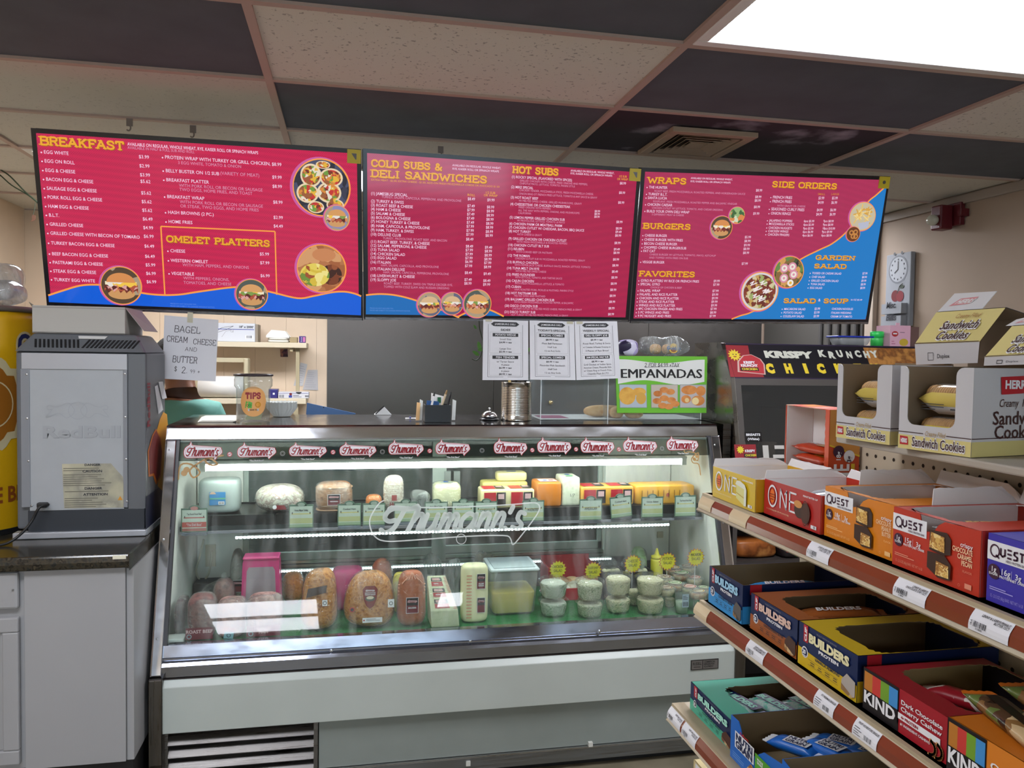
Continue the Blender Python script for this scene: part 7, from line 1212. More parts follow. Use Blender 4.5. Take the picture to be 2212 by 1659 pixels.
# wrapped bars lying in the cartons
def bar(lab, P, a, b, z, ln, wd, m_, rot=0, tilt=0, txt=None, tm=None, grp='wrapped bars in the cartons', lift=0, crimp=None):
    c = P(a, b, z); u = (P(1, 0, 0)-P(0, 0, 0)).normalized(); v = (P(0, 1, 0)-P(0, 0, 0)).normalized(); cr, sr = math.cos(rot), math.sin(rot); ax = (u*cr+v*sr); ay = (-u*sr+v*cr); ax = (ax*math.cos(tilt)+V((0, 0, 1))*math.sin(tilt)); az = ax.cross(ay).normalized()
    if az.z < 0: az = -az
    t = thing('wrapped_bar', lab, 'snack bar', tuple(c), grp); th = .009; N = 10; mb = MB(); vs_ = []; fs = []
    for i in range(N+1):
        x = (i/N-.5)*ln; e = min(1, min(i, N-i)/1.6); hh = th*e+.0006; ww = wd/2*(1.08 if e < 1 else 1)
        for k in range(8): q = 2*math.pi*k/8; vs_.append(c+ax*x+ay*ww*math.copysign(abs(math.cos(q))**.5, math.cos(q))+az*(th+hh*math.copysign(abs(math.sin(q))**.6, math.sin(q))))
    fs = [(i*8+k, i*8+(k+1) % 8, (i+1)*8+(k+1) % 8, (i+1)*8+k) for i in range(N) for k in range(8)]+[tuple(range(7, -1, -1)), tuple(N*8+k for k in range(8))]
    mb.add(vs_, fs, m_); mb.done('wrapper', t, True)
    for sg in (-1, 1):
        q0 = c+ax*(sg*ln/2)+az*th; n = 9; pts = [q0-ay*wd*.54, q0+ay*wd*.54]+[q0+ay*wd*.54*(1-2*(i+.5)/n)+ax*sg*(.011 if i % 2 else .0085) for i in range(n)]; MB().prism(pts, az*.0006, crimp or m_).done('crimped_end', t)
    if txt: S = Sheet(lambda p, q: c+ax*p+ay*q+az*(th*2+.0006), az, .0006); fnt = txt if callable(txt) else (lambda S_: S_.text(txt, 0, -wd*.2, wd*.4, tm or LW, 2, 'C', bold=.04, fit=ln*.55)); fnt(S); S.mb.done('wrapper_print', t)
    return t
silv_w = mat('c9ccd2', .22, .5)
bar('silvery white wrapped bar in the yellow bar carton', c1[1], c1[2]*.5, .1, .035, .12, .035, silv_w, .9, .3); bar('silvery wrapped bar in the red peanut butter cup carton', c2[1], c2[2]*.5, .09, .04, .12, .035, silv_w, .7, .25)
for P_c, nmx, mm in ((c3, 'orange', mat('c9701a', .3)), (c4, 'red', mat('a8341c', .3))):
    bar('%s bar wrapper sticking up near the back of the %s crispy chocolate carton' % (nmx, nmx), P_c[1], P_c[2]*.5, .09, P_c[3]-.03, .12, .045, mm, 1.3, .0, lambda S: (S.rect(-.03, -.018, .03, .018, mottled(['d2a95a', '6a4524', 'e3c886'], 160, .4), 1),), crimp=silv_w)
BN, CR = mat('10204a', .35), mat('b0202c', .4)
def builders_front(flav, col, ltr, bar_c=('6a4a38', '4a3226')):
    cm = mat(col, .4)
    def f(F, w_, h):
        F.rect(0, 0, w_, h*.36, cm, 1); F.poly([(0, h*.36), (w_*.35, h*.36), (w_, h*.14), (w_, 0), (0, 0)], cm, 1.5)
        F.poly([(0, h*.42), (w_*.02, h*.42), (w_, h*.30), (w_, 0), (0, 0)], cm, 1.2)
        F.rect(w_*.1, h*.6, w_*.18, h*1.0, CR, 2); F.text('CLIF', w_*.165, h*.63, h*.085, LW, 3, bold=.05, rot=math.pi/2, fit=h*.32)
        lm = mat(ltr, .4); F.text('BUILDERS', w_*.2, h*.66, h*.19, BN, 2, bold=.08, fit=w_*.68); F.text('BUILDERS', w_*.2, h*.665, h*.185, lm, 3, bold=.06, fit=w_*.68)
        F.text('PROTEIN', w_*.38, h*.53, h*.07, LW, 3, bold=.04, fit=w_*.34); F.text('BUILT WITH PURPOSE', w_*.34, h*.92, h*.035, LG, 3, fit=w_*.34)
        F.ring(w_*.13, h*.36, h*.1, h*.13, LW, 2, 24); F.disc(w_*.13, h*.36, h*.1, BN, 3, 20); F.text('20', w_*.13, h*.33, h*.09, LW, 4, 'C', bold=.05); F.rect(w_*.1, h*.28, w_*.16, h*.3, LW, 4)
        F.text(flav, w_*.32, h*.31, h*.06, ink, 3, bold=.03, fit=w_*.42)
        for i in range(4): F.lines(w_*(.24+.13*i), h*.2, w_*(.32+.13*i), 2, h*.05, ink, 3, .35, i, 'C')
        F.line([(w_*.2, h*.26), (w_*.72, h*.24)], h*.006, ink, 3, 0); F.line([(w_*.2, h*.13), (w_*.72, h*.11)], h*.006, ink, 3, 0)
        F.poly([(w_*.78, h*.32), (w_*.86, h*.5), (w_*.99, h*.42), (w_*.99, h*.1), (w_*.93, h*.06), (w_*.78, h*.16)], mat(bar_c[0], .5), 4); F.poly([(w_*.78, h*.24), (w_*.9, h*.14), (w_*.97, h*.08), (w_*.93, h*.04), (w_*.78, h*.1)], mottled([bar_c[1], 'b9a07a', '8a6a48'], 120, .5), 5)
    return f
def clifside(col): return lambda S, a, h: (S.rect(0, h*.45, a, h, BN, 1), S.rect(0, 0, a, h*.45, mat(col, .4), 1), S.rect(a*.06, h*.75, a*.16, h, CR, 2))
b1 = carton('bar_carton', 'light blue and navy bar carton at the far end of the middle shelf', (1531, 1300), (1610, 1350), (1535, 1223), Z2, .24, (BN, BN, BN), builders_front("COOKIES 'N CREAM", '2f8ac9', '9ac9e3', ('5a5550', '3a3634')), brown_in, top='none', sidefn=clifside('2f8ac9'))
b2 = carton('bar_carton', 'brown and navy bar carton, second on the middle shelf', (1621, 1357), (1717, 1427), (1622, 1281), Z2, .24, (BN, mat('9a5520', .5), BN), builders_front('CHOCOLATE PEANUT BUTTER', '9a5426', 'd9b8a8', ('4a3228', 'c9a878')), brown_in, hole=(.22, .99, .14, .92), sidefn=clifside('9a5426'))
b3 = carton('bar_carton', 'yellow and navy bar carton, third on the middle shelf', (1724, 1432), (1846, 1521), (1726, 1342), Z2, .24, (BN, mat('c9a920', .5), BN), builders_front('VANILLA ALMOND', 'c9a81a', 'e3dcae', ('a8a098', '8a6a4a')), brown_in, hole=(.22, .99, .14, .92), sidefn=clifside('c9a81a'))
for P_c, nm_, col in ((b1, 'light blue', '2f8ac9'), (b2, 'brown', '9a5426')):
    bar('%s wrapped bar lying in the %s and navy carton' % (nm_, nm_), P_c[1], P_c[2]*.5, .13, .035, .14, .04, mat(col, .25), 1.2, .1, 'BUILDERS', LW)
def kind_front(l1, l2, col, sub):
    cm = mat(col, .4)
    def f(F, w_, h):
        k = w_*.46; F.rect(0, 0, k, h, mat('141014', .4), 1)
        for i, c in enumerate(('b5742a', 'c23a34', '6f9a2e', '3f8ac9')): F.rect(k*(.04+.235*i), h*.45, k*(.04+.235*(i+1)), h*.93, mat(c, .4), 2)
        F.poly([(k*.03, h*.78), (k*.98, h*.5), (k*.98, h*.1), (k*.03, h*.42)], mat('141014', .4), 2.5) if 0 else None
        F.rect(k*.02, h*.18, k*.99, h*.5, mat('141014', .4), 3); F.text('KIND', k*.05, h*.2, h*.27, LW, 4, bold=.035, fit=k*.9)
        if sub == 'cherry':
            F.text(l1, k+w_*.03, h*.68, h*.1, LW, 2, bold=.02, fit=w_*.47); F.text(l2, k+w_*.03, h*.53, h*.1, LW, 2, bold=.02, fit=w_*.46); F.rect(k, h*.32, w_*.94, h*.46, LW, 2); F.text('4g PROTEIN', k+w_*.04, h*.355, h*.065, cm, 3, bold=.03, fit=w_*.2); F.text('#1 INGREDIENT CASHEWS', k+w_*.03, h*.2, h*.055, LW, 2, bold=.02, fit=w_*.34)
            for a, b in ((.86, .16), (.93, .17)): F.line(smooth2([(w_*a-.005, h*b-.01), (w_*a+.004, h*b-.006), (w_*a+.005, h*b+.004), (w_*a-.003, h*b+.009)], 4), .005, mat('c9925a', .5), 3, 2)
        else:
            F.text('SEEDS &', k*.3, h*.02, h*.1, mat('6f9a2e', .4), 4, bold=.03, fit=k*.5); F.text('FRUIT', k*.2, h*-.09+h*.02, h*.09, mat('6f9a2e', .4), 4) if 0 else None
            F.text(l1, k+w_*.05, h*.55, h*.13, LW, 2, bold=.02, fit=w_*.4); F.text(l2, k+w_*.05, h*.38, h*.13, LW, 2, bold=.02, fit=w_*.4)
    return f
k1 = carton('bar_carton', 'red and black Dark Chocolate Cherry Cashew bar carton', (1864, 1529), (2035, 1656), (1865, 1441), Z2, .2, (mat('9c1826', .4), mat('8c1622', .4), mat('17121a', .4)), kind_front('Dark Chocolate', 'Cherry Cashew', '9c1826', 'cherry'), mat('9a8458', .8), hole=(.12, .98, .18, .98))
k2 = carton('bar_carton', 'orange and black seeds and fruit bar carton at the lower right corner', (2045, 1664), (2260, 1800), (2047, 1549), Z2, .2, (mat('cf7a22', .4), mat('c06a1a', .4), mat('17121a', .4)), kind_front('Orange', 'Cranberry', 'cf7a22', 'seeds'), mat('9a8458', .8), hole=(.2, .98, .25, .98))
org = mat('cf6a16', .3)
bar('dark red speckled bar wrapper in the cherry cashew carton', k1[1], k1[2]*.5, .1, .03, .11, .035, mottled(['8c1622', 'c9b9b0', '8c1622', '8c1622'], 40, .3), .3, .1)
for i, (a, b, r_) in enumerate(((.35, .05, -.25), (.62, .08, -.15))):
    bar(('nearer', 'farther')[i]+' clear wrapped seed bar with orange ends on the orange and black carton', k2[1], k2[2]*a, b, k2[3]+.002+.023*i, .15, .04, mottled(['4a3424', '7a5a34', '2a1c14', 'b9a078', '5a6a34'], 45, .18), r_, .0, lambda S: (S.rect(-.05, -.007, .06, .007, mat('15100f', .3), 1), S.text('KIND', .03, -.004, .009, LW, 2, bold=.03)), crimp=org)
# third shelf
tl = '3fa389'
n1 = carton('bar_carton', 'mint green and navy bar carton on the third shelf', (1491, 1531), (1574, 1630), (1491, 1473), Z3_, .24, (BN, mat(tl, .5), BN), builders_front('CHOCOLATE MINT', tl, 'a3e0cc', ('4a2a22', '6a4434')), brown_in, hole=(.2, .97, .2, .98))
for i, (a, b) in enumerate(((.35, .07), (.5, .13), (.62, .19))): bar(('front', 'middle', 'back')[i]+' mint and navy wrapped bar in the mint green carton', n1[1], n1[2]*a+.01, b, n1[3]-.028, .09, .038, mottled([tl, 'a8b9b4', '5ab59c'], 60, .25, kind='n'), .25, .02, lambda S: (S.rect(-.045, -.012, .05, .014, BN, 1), S.text('BUILDERS', 0, -.008, .014, mat('8ad0bc', .4), 2, 'C', bold=.05, fit=.085)))
blu = mat('1a62b8', .35)
def nutri(F, w_, h):
    F.poly([(w_*.1, h*.36), (w_*.1, h*.74), (w_*.46, h*.74), (w_*.46, h*.36)], LW, 2)
    F.text('NUTRI', w_*.12, h*.56, h*.15, BN, 3, bold=.04, fit=w_*.32); F.text('GRAIN', w_*.12, h*.39, h*.15, BN, 3, bold=.04, fit=w_*.32); F.text('Kelloggs', w_*.2, h*.76, h*.06, CR, 3, bold=.03, fit=w_*.16)
    gm = mat('4f9a2a', .4); F.rect(w_*.48, h*.18, w_*.97, h*.68, gm, 2); F.text('APPLE', w_*.7, h*.3, h*.07, LW, 3, bold=.03); F.text('WHOLE', w_*.52, h*.56, h*.05, LW, 3, bold=.03); F.text('GRAINS', w_*.52, h*.49, h*.05, LW, 3, bold=.03); F.disc(w_*.64, h*.42, w_*.04, mat('d9d2b0', .5), 3, 16, h*.08)
    F.poly([(w_*.34, h*.14), (w_*.42, h*.34), (w_*.62, h*.2), (w_*.66, h*.02), (w_*.4, 0)], mottled(['b98a52', 'd9b078', '8a5a30'], 60, .5), 4); F.lines(w_*.06, h*.2, w_*.3, 3, h*.05, mat('6fa0d9', .5), 2, .3)
nB = PZ(1577, 1632, Z3_)
q1 = carton('bar_carton', 'blue cereal bar carton with torn front on the third shelf', (1577, 1634), (1683, 1765), (1583, 1545), Z3_, .24, (blu, blu, blu), nutri, brown_in, cut=[(.95, .98), (.62, .85), (.45, .55), (.35, .5), (.25, .6), (.2, .85), (.15, 1.0)], top='none')
q2 = carton('bar_carton', 'second blue cereal bar carton at the bottom edge of the view', (1686, 1770), (1830, 1950), (1686, 1640), Z3_, .24, (blu, blu, blu), nutri, brown_in, cut=[(.95, .98), (.62, .85), (.45, .75), (.3, .9)], top='none')
def ng(S): S.rect(-.015, -.014, .03, .014, LW, 1); S.text('NUTRI', -.012, .001, .01, BN, 2, bold=.03, fit=.038); S.text('GRAIN', -.012, -.012, .01, BN, 2, bold=.03, fit=.038)
for i, (a, b, r_, z) in enumerate(((.35, .08, .5, .02), (.6, .12, .35, .028), (.72, .19, .45, .02), (.3, .17, .6, .012))): bar(('front left', 'tilted middle', 'rear right', 'rear left')[i]+' blue white wrapped cereal bar in the first blue cereal carton', q1[1], q1[2]*(.15+a*.75), b, z+.02, .085, .036, blu, r_, .08, ng, crimp=LW)
for i, (a, b, r_) in enumerate(((.3, .06, .4), (.55, .13, .7), (.75, .2, .9))): bar(('front', 'middle', 'rear')[i]+' blue wrapped cereal bar in the second blue cereal carton', q2[1], q2[2]*(.2+a*.6), b, q2[3]-.05, .09, .038, blu, r_, .25, ng, crimp=LW)
m1 = carton('snack_box', 'small cream and red box on the lowest shelf at the bottom edge', (1497, 1700), (1540, 1760), (1492, 1640), Z4, .1, (mat('c9b98a', .5),)*3, lambda F, w_, h: (F.rect(w_*.1, h*.5, w_*.9, h*.95, LW, 1), F.ring(w_*.4, h*.72, h*.1, h*.14, BN, 2, 20), F.rect(0, 0, w_, h*.3, CR, 1)), top='hole', hole=(.3, .95, .2, .9))
# ---- tall orange carton lying open behind the front row
of, os_ = mat('c2461c', .4), mat('c98a3c', .4)
XA = 1.178; A = PX(1694, 1010, XA); B = PX(1789, 1030, XA); zt_ = PX(1694, 873, XA).z; D = .066
t = thing('open_carton', 'tall orange carton standing open with orange wrapped bars inside', 'display carton', (XA+D/2, (A.y+B.y)/2, Z1), 'snack cartons on the gondola')
ya, yb_ = A.y, B.y
Z1 += .001; MB().box(XA, XA+D, yb_, yb_+.002, Z1, zt_, of).done('near_side', t); MB().box(XA, XA+D, ya-.002, ya, Z1, zt_, of).done('far_side', t); MB().box(XA+D-.002, XA+D, yb_+.002, ya-.002, Z1, zt_, white_in).done('back_panel', t); MB().box(XA, XA+D, yb_, ya, zt_-.0015, zt_, mottled(['c9a82a', 'b9402a', 'd9c9b0'], 12, .5, kind='n')).done('top_panel', t); MB().box(XA, XA+D, yb_+.002, ya-.002, Z1, Z1+.002, white_in).done('bottom_panel', t)
MB().box(XA+.002, XA+D-.003, yb_+.002, yb_+.003, Z1+.002, zt_-.002, white_in).done('lining', t); MB().box(XA+.002, XA+D-.003, ya-.003, ya-.002, Z1+.002, zt_-.002, white_in).done('lining', t)
mb = MB(); n = 24; mb.prism([(XA, yb_+.014-(.0014 if i % 2 else 0), Z1+(zt_-Z1)*i/n) for i in range(n+1)]+[(XA, yb_, zt_), (XA, yb_, Z1)], (-.001, 0, 0), of); mb.done('serrated_edge', t)
S = Sheet(lambda u, v: V((XA+u, yb_, Z1+v)), (0, -1, 0), .0006); H_ = zt_-Z1; S.poly([(0, H_), (0, H_*.62), (D, H_*.5), (D, H_)], os_, 1); S.line([(0, H_*.62), (D, H_*.5)], .003, mat('d9b82a', .4), 2, 0)
S.disc(.02, H_*.55, .012, DKP, 3, 20); S.text('18g', .024, H_*.55-.009, .009, LW, 4, 'C', bold=.03, rot=1.57); S.disc(.043, H_*.5, .012, LW, 3, 20); S.text('3g', .047, H_*.5-.006, .009, DKP, 4, 'C', bold=.03, rot=1.57)
S.text('ONE', .043, H_*.06, .032, LW, 3, bold=.02, rot=1.57, fit=H_*.36); S.rect(.048, H_*.1, .056, H_*.42, mat('d9b82a', .4), 2); S.mb.done('side_print', t)
ylw = mat('c9962e', .3)
for i in range(5):
    z = Z1+.004+i*.0205; c_ = V(((XA+.002), (ya+yb_)/2, z)); PP = lambda a, b, c, c_=c_: c_+V((b, -a, c))
    bar(('bottom', 'second', 'middle', 'fourth', 'top')[i]+' orange wrapped bar of the pile in the open orange carton', PP, .0, .03, 0, .115, .048, mat('b83c18', .3), 0.03*(-1)**i, 0, lambda S: (S.rect(.01, -.02, .055, .02, ylw, 1), S.text('ONE', -.04, -.008, .014, LW, 1, bold=.03)), grp='orange bars in the open carton')
# ---- cookie cartons on top of the unit
ZT = 1.412; yel_ = mat('c9bd7c', .45); wht = mat('b9b9bc', .5); dkb = mat('3a1c1c', .5); kraft = mat('857560', .8)
def wrap_cookies(P, ub, vb, zb, L, lab, col, flip=0):       # a sleeve of cookies in clear film
    c = P(ub, vb, zb); u = (P(1, 0, 0)-P(0, 0, 0)).normalized(); v = (P(0, 1, 0)-P(0, 0, 0)).normalized(); t = thing('cookie_pack', lab, 'cookie pack', tuple(c), 'cookie packs in the cartons'); ck = mottled(['b98a52', 'caa06a', 'a87a44'], 40, .7, kind='n')
    for i in range(9):
        q = c+u*(-L/2+L*(i+.5)/9)+V((0, 0, .024)); mb = MB(); mb.lathe(q-u*.0045, [(.018, 0), (.0205, .001), (.0205, .0035), (.018, .0045), (.018, .0055), (.0205, .006), (.0205, .0085), (.018, .0095)], ck, 18, ax=u+V((0, 0, .12))); mb.done('cookie', t, True)
    mb = MB(); R_ = .0235; vs_ = []; N = 9; K = 14
    for i in range(N+1):
        x = -L*.62+L*1.24*i/N; e = min(1, min(i, N-i)/1.5)
        for k in range(K): a = 2*math.pi*k/K; vs_.append(c+u*x+v*R_*math.cos(a)*(1 if e == 1 else 1.05)+V((0, 0, .024+R_*math.sin(a)*max(.08, e))))
    fs = [(i*K+k, i*K+(k+1) % K, (i+1)*K+(k+1) % K, (i+1)*K+k) for i in range(N) for k in range(K)]; fm = glass('f2efe2', .06, .05, 1.45, 'cookiewrap'); ms = []
    for i in range(N):
        for k in range(K): a = 360*(k+.5)/K; ms.append(fm if (20 < a < 160 and 0 < i < N-1) else (mat(col, .3) if (a < 200 or i in (0, N-1)) else wht))
    mb.add(vs_, fs, ms); mb.done('film_wrap', t, True); s = Sheet(lambda p, q: c+u*p-v*(R_+.0012)+V((0, 0, .004+q)), -v, .0004); s.lines(-.04, .012, .0, 3, .004, ink, 1, .3, 2); s.rect(.01, .005, .045, .007, ink, 1); s.mb.done('wrap_print', t)
def cookie_carton(lab, BL, BR, TL, dep, rear_label, wedge=True, lid=True, win=(.1, .72)):
    A = PZ(*BL, ZT); B = PZ(*BR, ZT); h = up_to(*TL, A)-ZT; A.z += .001; B.z += .001; d = B-A; w_ = d.length; u = d/w_; inn = V((-u.y, u.x, 0)); inn = inn if inn.x > 0 else -inn; P = lambda a, b, c: A+u*a+inn*b+V((0, 0, c))
    t = thing('cookie_carton', lab, 'display carton', tuple((A+B)/2+inn*dep/2), 'cookie cartons on top of the gondola'); a0, a1 = win[0]*w_, win[1]*w_; zb = h*.3; r = .012
    arc = lambda cx, cz, q0, q1, rr=r: [(cx+rr*math.cos(q0+(q1-q0)*i/4), cz+rr*math.sin(q0+(q1-q0)*i/4)) for i in range(5)]
    out = [(0, 0), (w_, 0), (w_, h), (a1+.012, h)]+arc(a1+.012, h-.012, math.pi/2, math.pi, .012)+arc(a1-r, zb+r, 0, -math.pi/2)+arc(a0+r, zb+r, -math.pi/2, -math.pi)+arc(a0-.009, h-.009, 0, math.pi/2, .009)+[(0, h)]
    MB().prism([P(a, 0, c) for a, c in out], inn*.0014, wht, kraft).done('front_panel', t)
    for a, m2 in ((0, 0), (w_-.0014, 1)): MB().prism([P(a, .0015, 0), P(a, dep, 0), P(a, dep, h), P(a, .0015, h)], u*.0014, kraft if m2 else wht, wht if m2 else kraft).done('side_panel', t)
    MB().prism([P(0, dep, 0), P(w_, dep, 0), P(w_, dep, h*1.02), P(0, dep, h*1.02)], inn*.0014, kraft, wht).done('back_panel', t); MB().prism([P(0.002, .002, 0), P(w_-.002, .002, 0), P(w_-.002, dep, 0), P(.002, dep, 0)], V((0, 0, .0014)), kraft).done('bottom_panel', t)
    for fn_, nn_, W in ((lambda p, q: P(p, 0, q), -inn, w_), (lambda p, q: P(w_, p, q), u, dep)):
        S = Sheet(fn_, nn_, .0006); S.rect(0, 0, W, h*.17, yel_, 1); S.rect(0, h*.2, W*.36 if W == w_ else W, h*.21, dkb, 1); S.rect(W*.68, h*.2, W, h*.21, dkb, 1)
        if W == w_:
            S.poly([(W*.03, h*.05), (W*.155, h*.05), (W*.145, h*.15), (W*.03, h*.155)], CR, 2); S.text('HERRS', W*.045, h*.075, h*.05, LW, 3, bold=.04, fit=W*.095); S.text('Sandwich Cookies', W*.21, h*.04, h*.115, LW, 2, bold=.07, fit=W*.72); S.text('Sandwich Cookies', W*.21, h*.045, h*.11, dkb, 3, bold=.01, fit=W*.72); S.text('Creamy Filled', W*.39, h*.185, h*.055, mat('9a7a2a', .5), 3, shear=.2, fit=W*.28)
        else: (S.poly([(W*.28, h*.7), (W*.62, h*.72), (W*.62, h*.92), (W*.27, h*.9)], CR, 2), S.text('HERRS', W*.31, h*.77, h*.09, LW, 3, bold=.04, fit=W*.26), S.text('Creamy', W*.26, h*.56, h*.09, dkb, 2, shear=.2, fit=W*.2), S.text('Filled', W*.5, h*.56, h*.09, dkb, 2, shear=.2, fit=W*.16), S.text('Sandwich', W*.2, h*.36, h*.15, dkb, 2, bold=.01, fit=W*.55), S.text('Cookies', W*.22, h*.2, h*.15, dkb, 2, bold=.01, fit=W*.48)) if rear_label else None
        S.mb.done('carton_print', t)
    return t, P, w_, h
D1 = .12
g1 = cookie_carton('smaller open white and yellow Sandwich Cookies carton at the far end', (1806, 945), (1922, 963), (1808, 787), D1, False, win=(.1, .75)); g2 = cookie_carton('larger open Sandwich Cookies carton at the near end with a printed side panel', (1940, 968), (2097, 990), (1938, 792), .2, True, win=(.12, .78))
for g, nmx in ((g1, 'far'), (g2, 'near')):
    wrap_cookies(g[1], g[2]*.45, .045, .003, g[2]*.62, 'lower sleeve of sandwich cookies in the %s cookie carton' % nmx, 'c9b02a'); wrap_cookies(g[1], g[2]*.47, .05, .053, g[2]*.6, 'upper sleeve of sandwich cookies in the %s cookie carton' % nmx, 'c9b45a')
# bent up lids: front face, yellow band, folded shell behind, white tongue
def lid(lab, px, Y_dep, X_, own=None):     # px: bottom-left, bottom-right, band-left-bottom, band-right-bottom, top-left, top-right, tongue tl, tongue tr
    q = [PX(*p_, X_) for p_ in px]; t = own or thing('cookie_carton', lab, 'display carton', tuple((q[0]+q[1])/2), 'cookie cartons on top of the gondola'); dp = V((1, 0, 0))
    back = V((.02, 0, 0)); f = [q[0], q[1], q[3], q[5]+back, q[4]+back, q[2]]
    MB().add([q[0], q[1], q[3], q[2]], [(0, 1, 2, 3)], wht).add([v+V((.0012, 0, 0)) for v in (q[0], q[2], q[3], q[1])], [(0, 1, 2, 3)], kraft).done('lid_front', t)
    MB().add([q[2], q[3], q[5]+back, q[4]+back], [(0, 1, 2, 3)], yel_).add([v+V((.0012, 0, -.0008)) for v in (q[2], q[4]+back, q[5]+back, q[3])], [(0, 1, 2, 3)], kraft).done('lid_top', t)
    c0, c1 = q[5]+back, q[4]+back; dn = V((.10, 0, 0)); n1_, n2_ = c0+V((.045, -.012, -.015)), c0+V((.06, -.014, -.075)); n3, n4 = c1+V((.045, -.004, -.015)), c1+V((.06, -.004, -.075)); e0, e1 = V((n2_.x, n2_.y, ZT+.01)), V((n4.x, n4.y, ZT+.01))
    mb = MB()
    for a, b, c, d in ((c0, c1, n3, n1_), (n1_, n3, n4, n2_), (n2_, n4, e1, e0)): mb.add([a, b, c, d], [(0, 1, 2, 3)], kraft); mb.add([v+V((.001, 0, .001)) for v in (a, d, c, b)], [(0, 1, 2, 3)], wht)
    mb.done('folded_back', t)
    Xt = X_+.024; pts = [PX(a, b, Xt) for a, b in px[8:]]; MB().prism(pts, V((.0012, 0, .0)), mat('c9cbd0', .5)).done('tongue', t); (lambda S: (S.poly([(.16, .3), (.62, .38), (.7, .75), (.3, .7)], mat('c98a90', .5), 1), S.text('HERRS', .26, .42, .22, LW, 2, bold=.04, fit=.38, shear=.3), S.mb.done('tongue_print', t)))(Sheet(lambda u_, v_: pts[0].lerp(pts[1], u_).lerp(pts[3].lerp(pts[2], u_), v_), (-1, 0, 0), .0006)) if len(px) == 12 + 0 else None
    def fnp(A_, B_, C_, D_): return lambda u_, v_: A_.lerp(B_, u_).lerp(D_.lerp(C_, u_), v_)
    S = Sheet(fnp(q[2], q[3], q[5]+back, q[4]+back), (-1, 0, .3), .0008); W_ = .001
    sc = 1/((q[3]-q[2]).length); hc = 1/((q[4]-q[2]).length); S2 = Sheet(lambda u_, v_: S.fn(u_*sc, v_*hc), S.n, .0009); L, H = 1/sc, 1/hc
    S2.text('Creamy Filled', L*.56, H*.76, H*.13, mat('9a6a3a', .5), 2, 'C', shear=.2, fit=L*.36)
    for tx_, v_ in (('Sandwich', .42), ('Cookies', .1)): S2.text(tx_, L*.54, H*v_-.0006, H*.26, LW, 2, 'C', bold=.07, fit=L*(.56 if tx_[0] == 'S' else .48), shear=.12); S2.text(tx_, L*.54, H*v_, H*.25, dkb, 3, 'C', bold=.01, fit=L*(.56 if tx_[0] == 'S' else .48), shear=.12)
    S2.rect(0, 0, L, H*.02, dkb, 2); S3 = Sheet(lambda u_, v_: q[0].lerp(q[1], u_*sc).lerp(q[2].lerp(q[3], u_*sc), v_/((q[2]-q[0]).length)), (-1, 0, 0), .0009, S2.mb); hh = (q[2]-q[0]).length
    S3.line([(L*.22, hh*.2), (L*.31, hh*.2), (L*.31, hh*.55), (L*.22, hh*.55), (L*.22, hh*.2)], .0008, ink, 1, 0); S3.text('Duplex', L*.37, hh*.28, hh*.2, ink, 1, fit=L*.2); S2.mb.done('lid_print', t)
    return t
XLID = 1.2
lid('raised yellow and white Sandwich Cookies lid standing behind the near carton', ((1979, 788), (2112, 784), (1976, 743), (2116, 738), (2000, 674), (2147, 664), (2028, 666), (2152, 628), (2025, 674), (2120, 668), (2153, 629), (2062, 634)), 0, XLID, g2[0])
lid('third Sandwich Cookies carton with raised yellow lid cut off by the right edge', ((2125, 790), (2260, 786), (2127, 771), (2268, 764), (2160, 704), (2300, 694), (2170, 702), (2300, 660), (2172, 704), (2250, 702), (2290, 668), (2196, 690)), 0, XLID-.03)
p = PX(2185, 690, 1.47); mb = MB(); mb.sup((1.49, p.y-.03, ZT+.001+.07), (.05, .11, .07), mottled(['1c1c20', '101014', '2a2a44'], 14, .4), .5, .6, 24, 16, .2, 14, seed=3); o = mb.done('black_bag', smooth=True); tag(o, 'crumpled black bag behind the raised cookie lids', 'bag')
# ------------------------------------------------------------ food on the upper trays
TZ = .9225; DZ = .5305
film = glass('eef1ee', .1, .08, 1.6, 'foodfilm', .12, .9); film2 = glass('f8f8f6', .02, .08, 1.6, 'foodfilm2', 0, .7)
def at_row(x, Y): d = ray(x, 1080); return PY(x, 1080, Y)
def ext(x0, x1, ytop, Y, zb):       # world extents of a thing seen between x0..x1 with its top at ytop, standing at zb
    a, b = PY(x0, ytop, Y), PY(x1, ytop, Y); return (a.x+b.x)/2, (b.x-a.x)/2, max(.01, (PY((x0+x1)/2, ytop, Y).z-zb)/2)
UG = 'cheeses and meats on the upper trays'; LG_ = 'meats and cheeses on the green mat'
def blob(name, lab, cat, x0, x1, ytop, Y, zb, m_, grp, dep=None, e1=.5, e2=.6, nz=.04, ns=10, seed=1, wrap=None, part='body', tilt=None, taper=0, wrapk=1.05, wnz=.06):
    cx, hx, hz = ext(x0, x1, ytop, Y, zb); dep = dep or hx; c = V((cx, Y+dep, zb+hz)); t = thing(name, lab, cat, (cx, Y+dep, zb), grp)
    MB().sup(c, (hx, dep, hz), m_, e1, e2, 32, 20, nz, ns, seed=seed, tilt=tilt, taper=taper).done(part, t, True)
    if wrap: MB().sup(c+V((0, 0, .0)), (hx*wrapk, dep*wrapk, hz*1.0), wrap, e1, e2, 32, 18, wnz, ns*1.6, seed=seed+3, tilt=tilt, taper=taper).done('plastic_wrap', t, True)
    return t, c, hx, dep, hz
def face_sheet(c, hx, dep, hz, off=.003): return flat((c.x, c.y-dep-off, c.z), (1, 0, 0), (0, 0, 1))
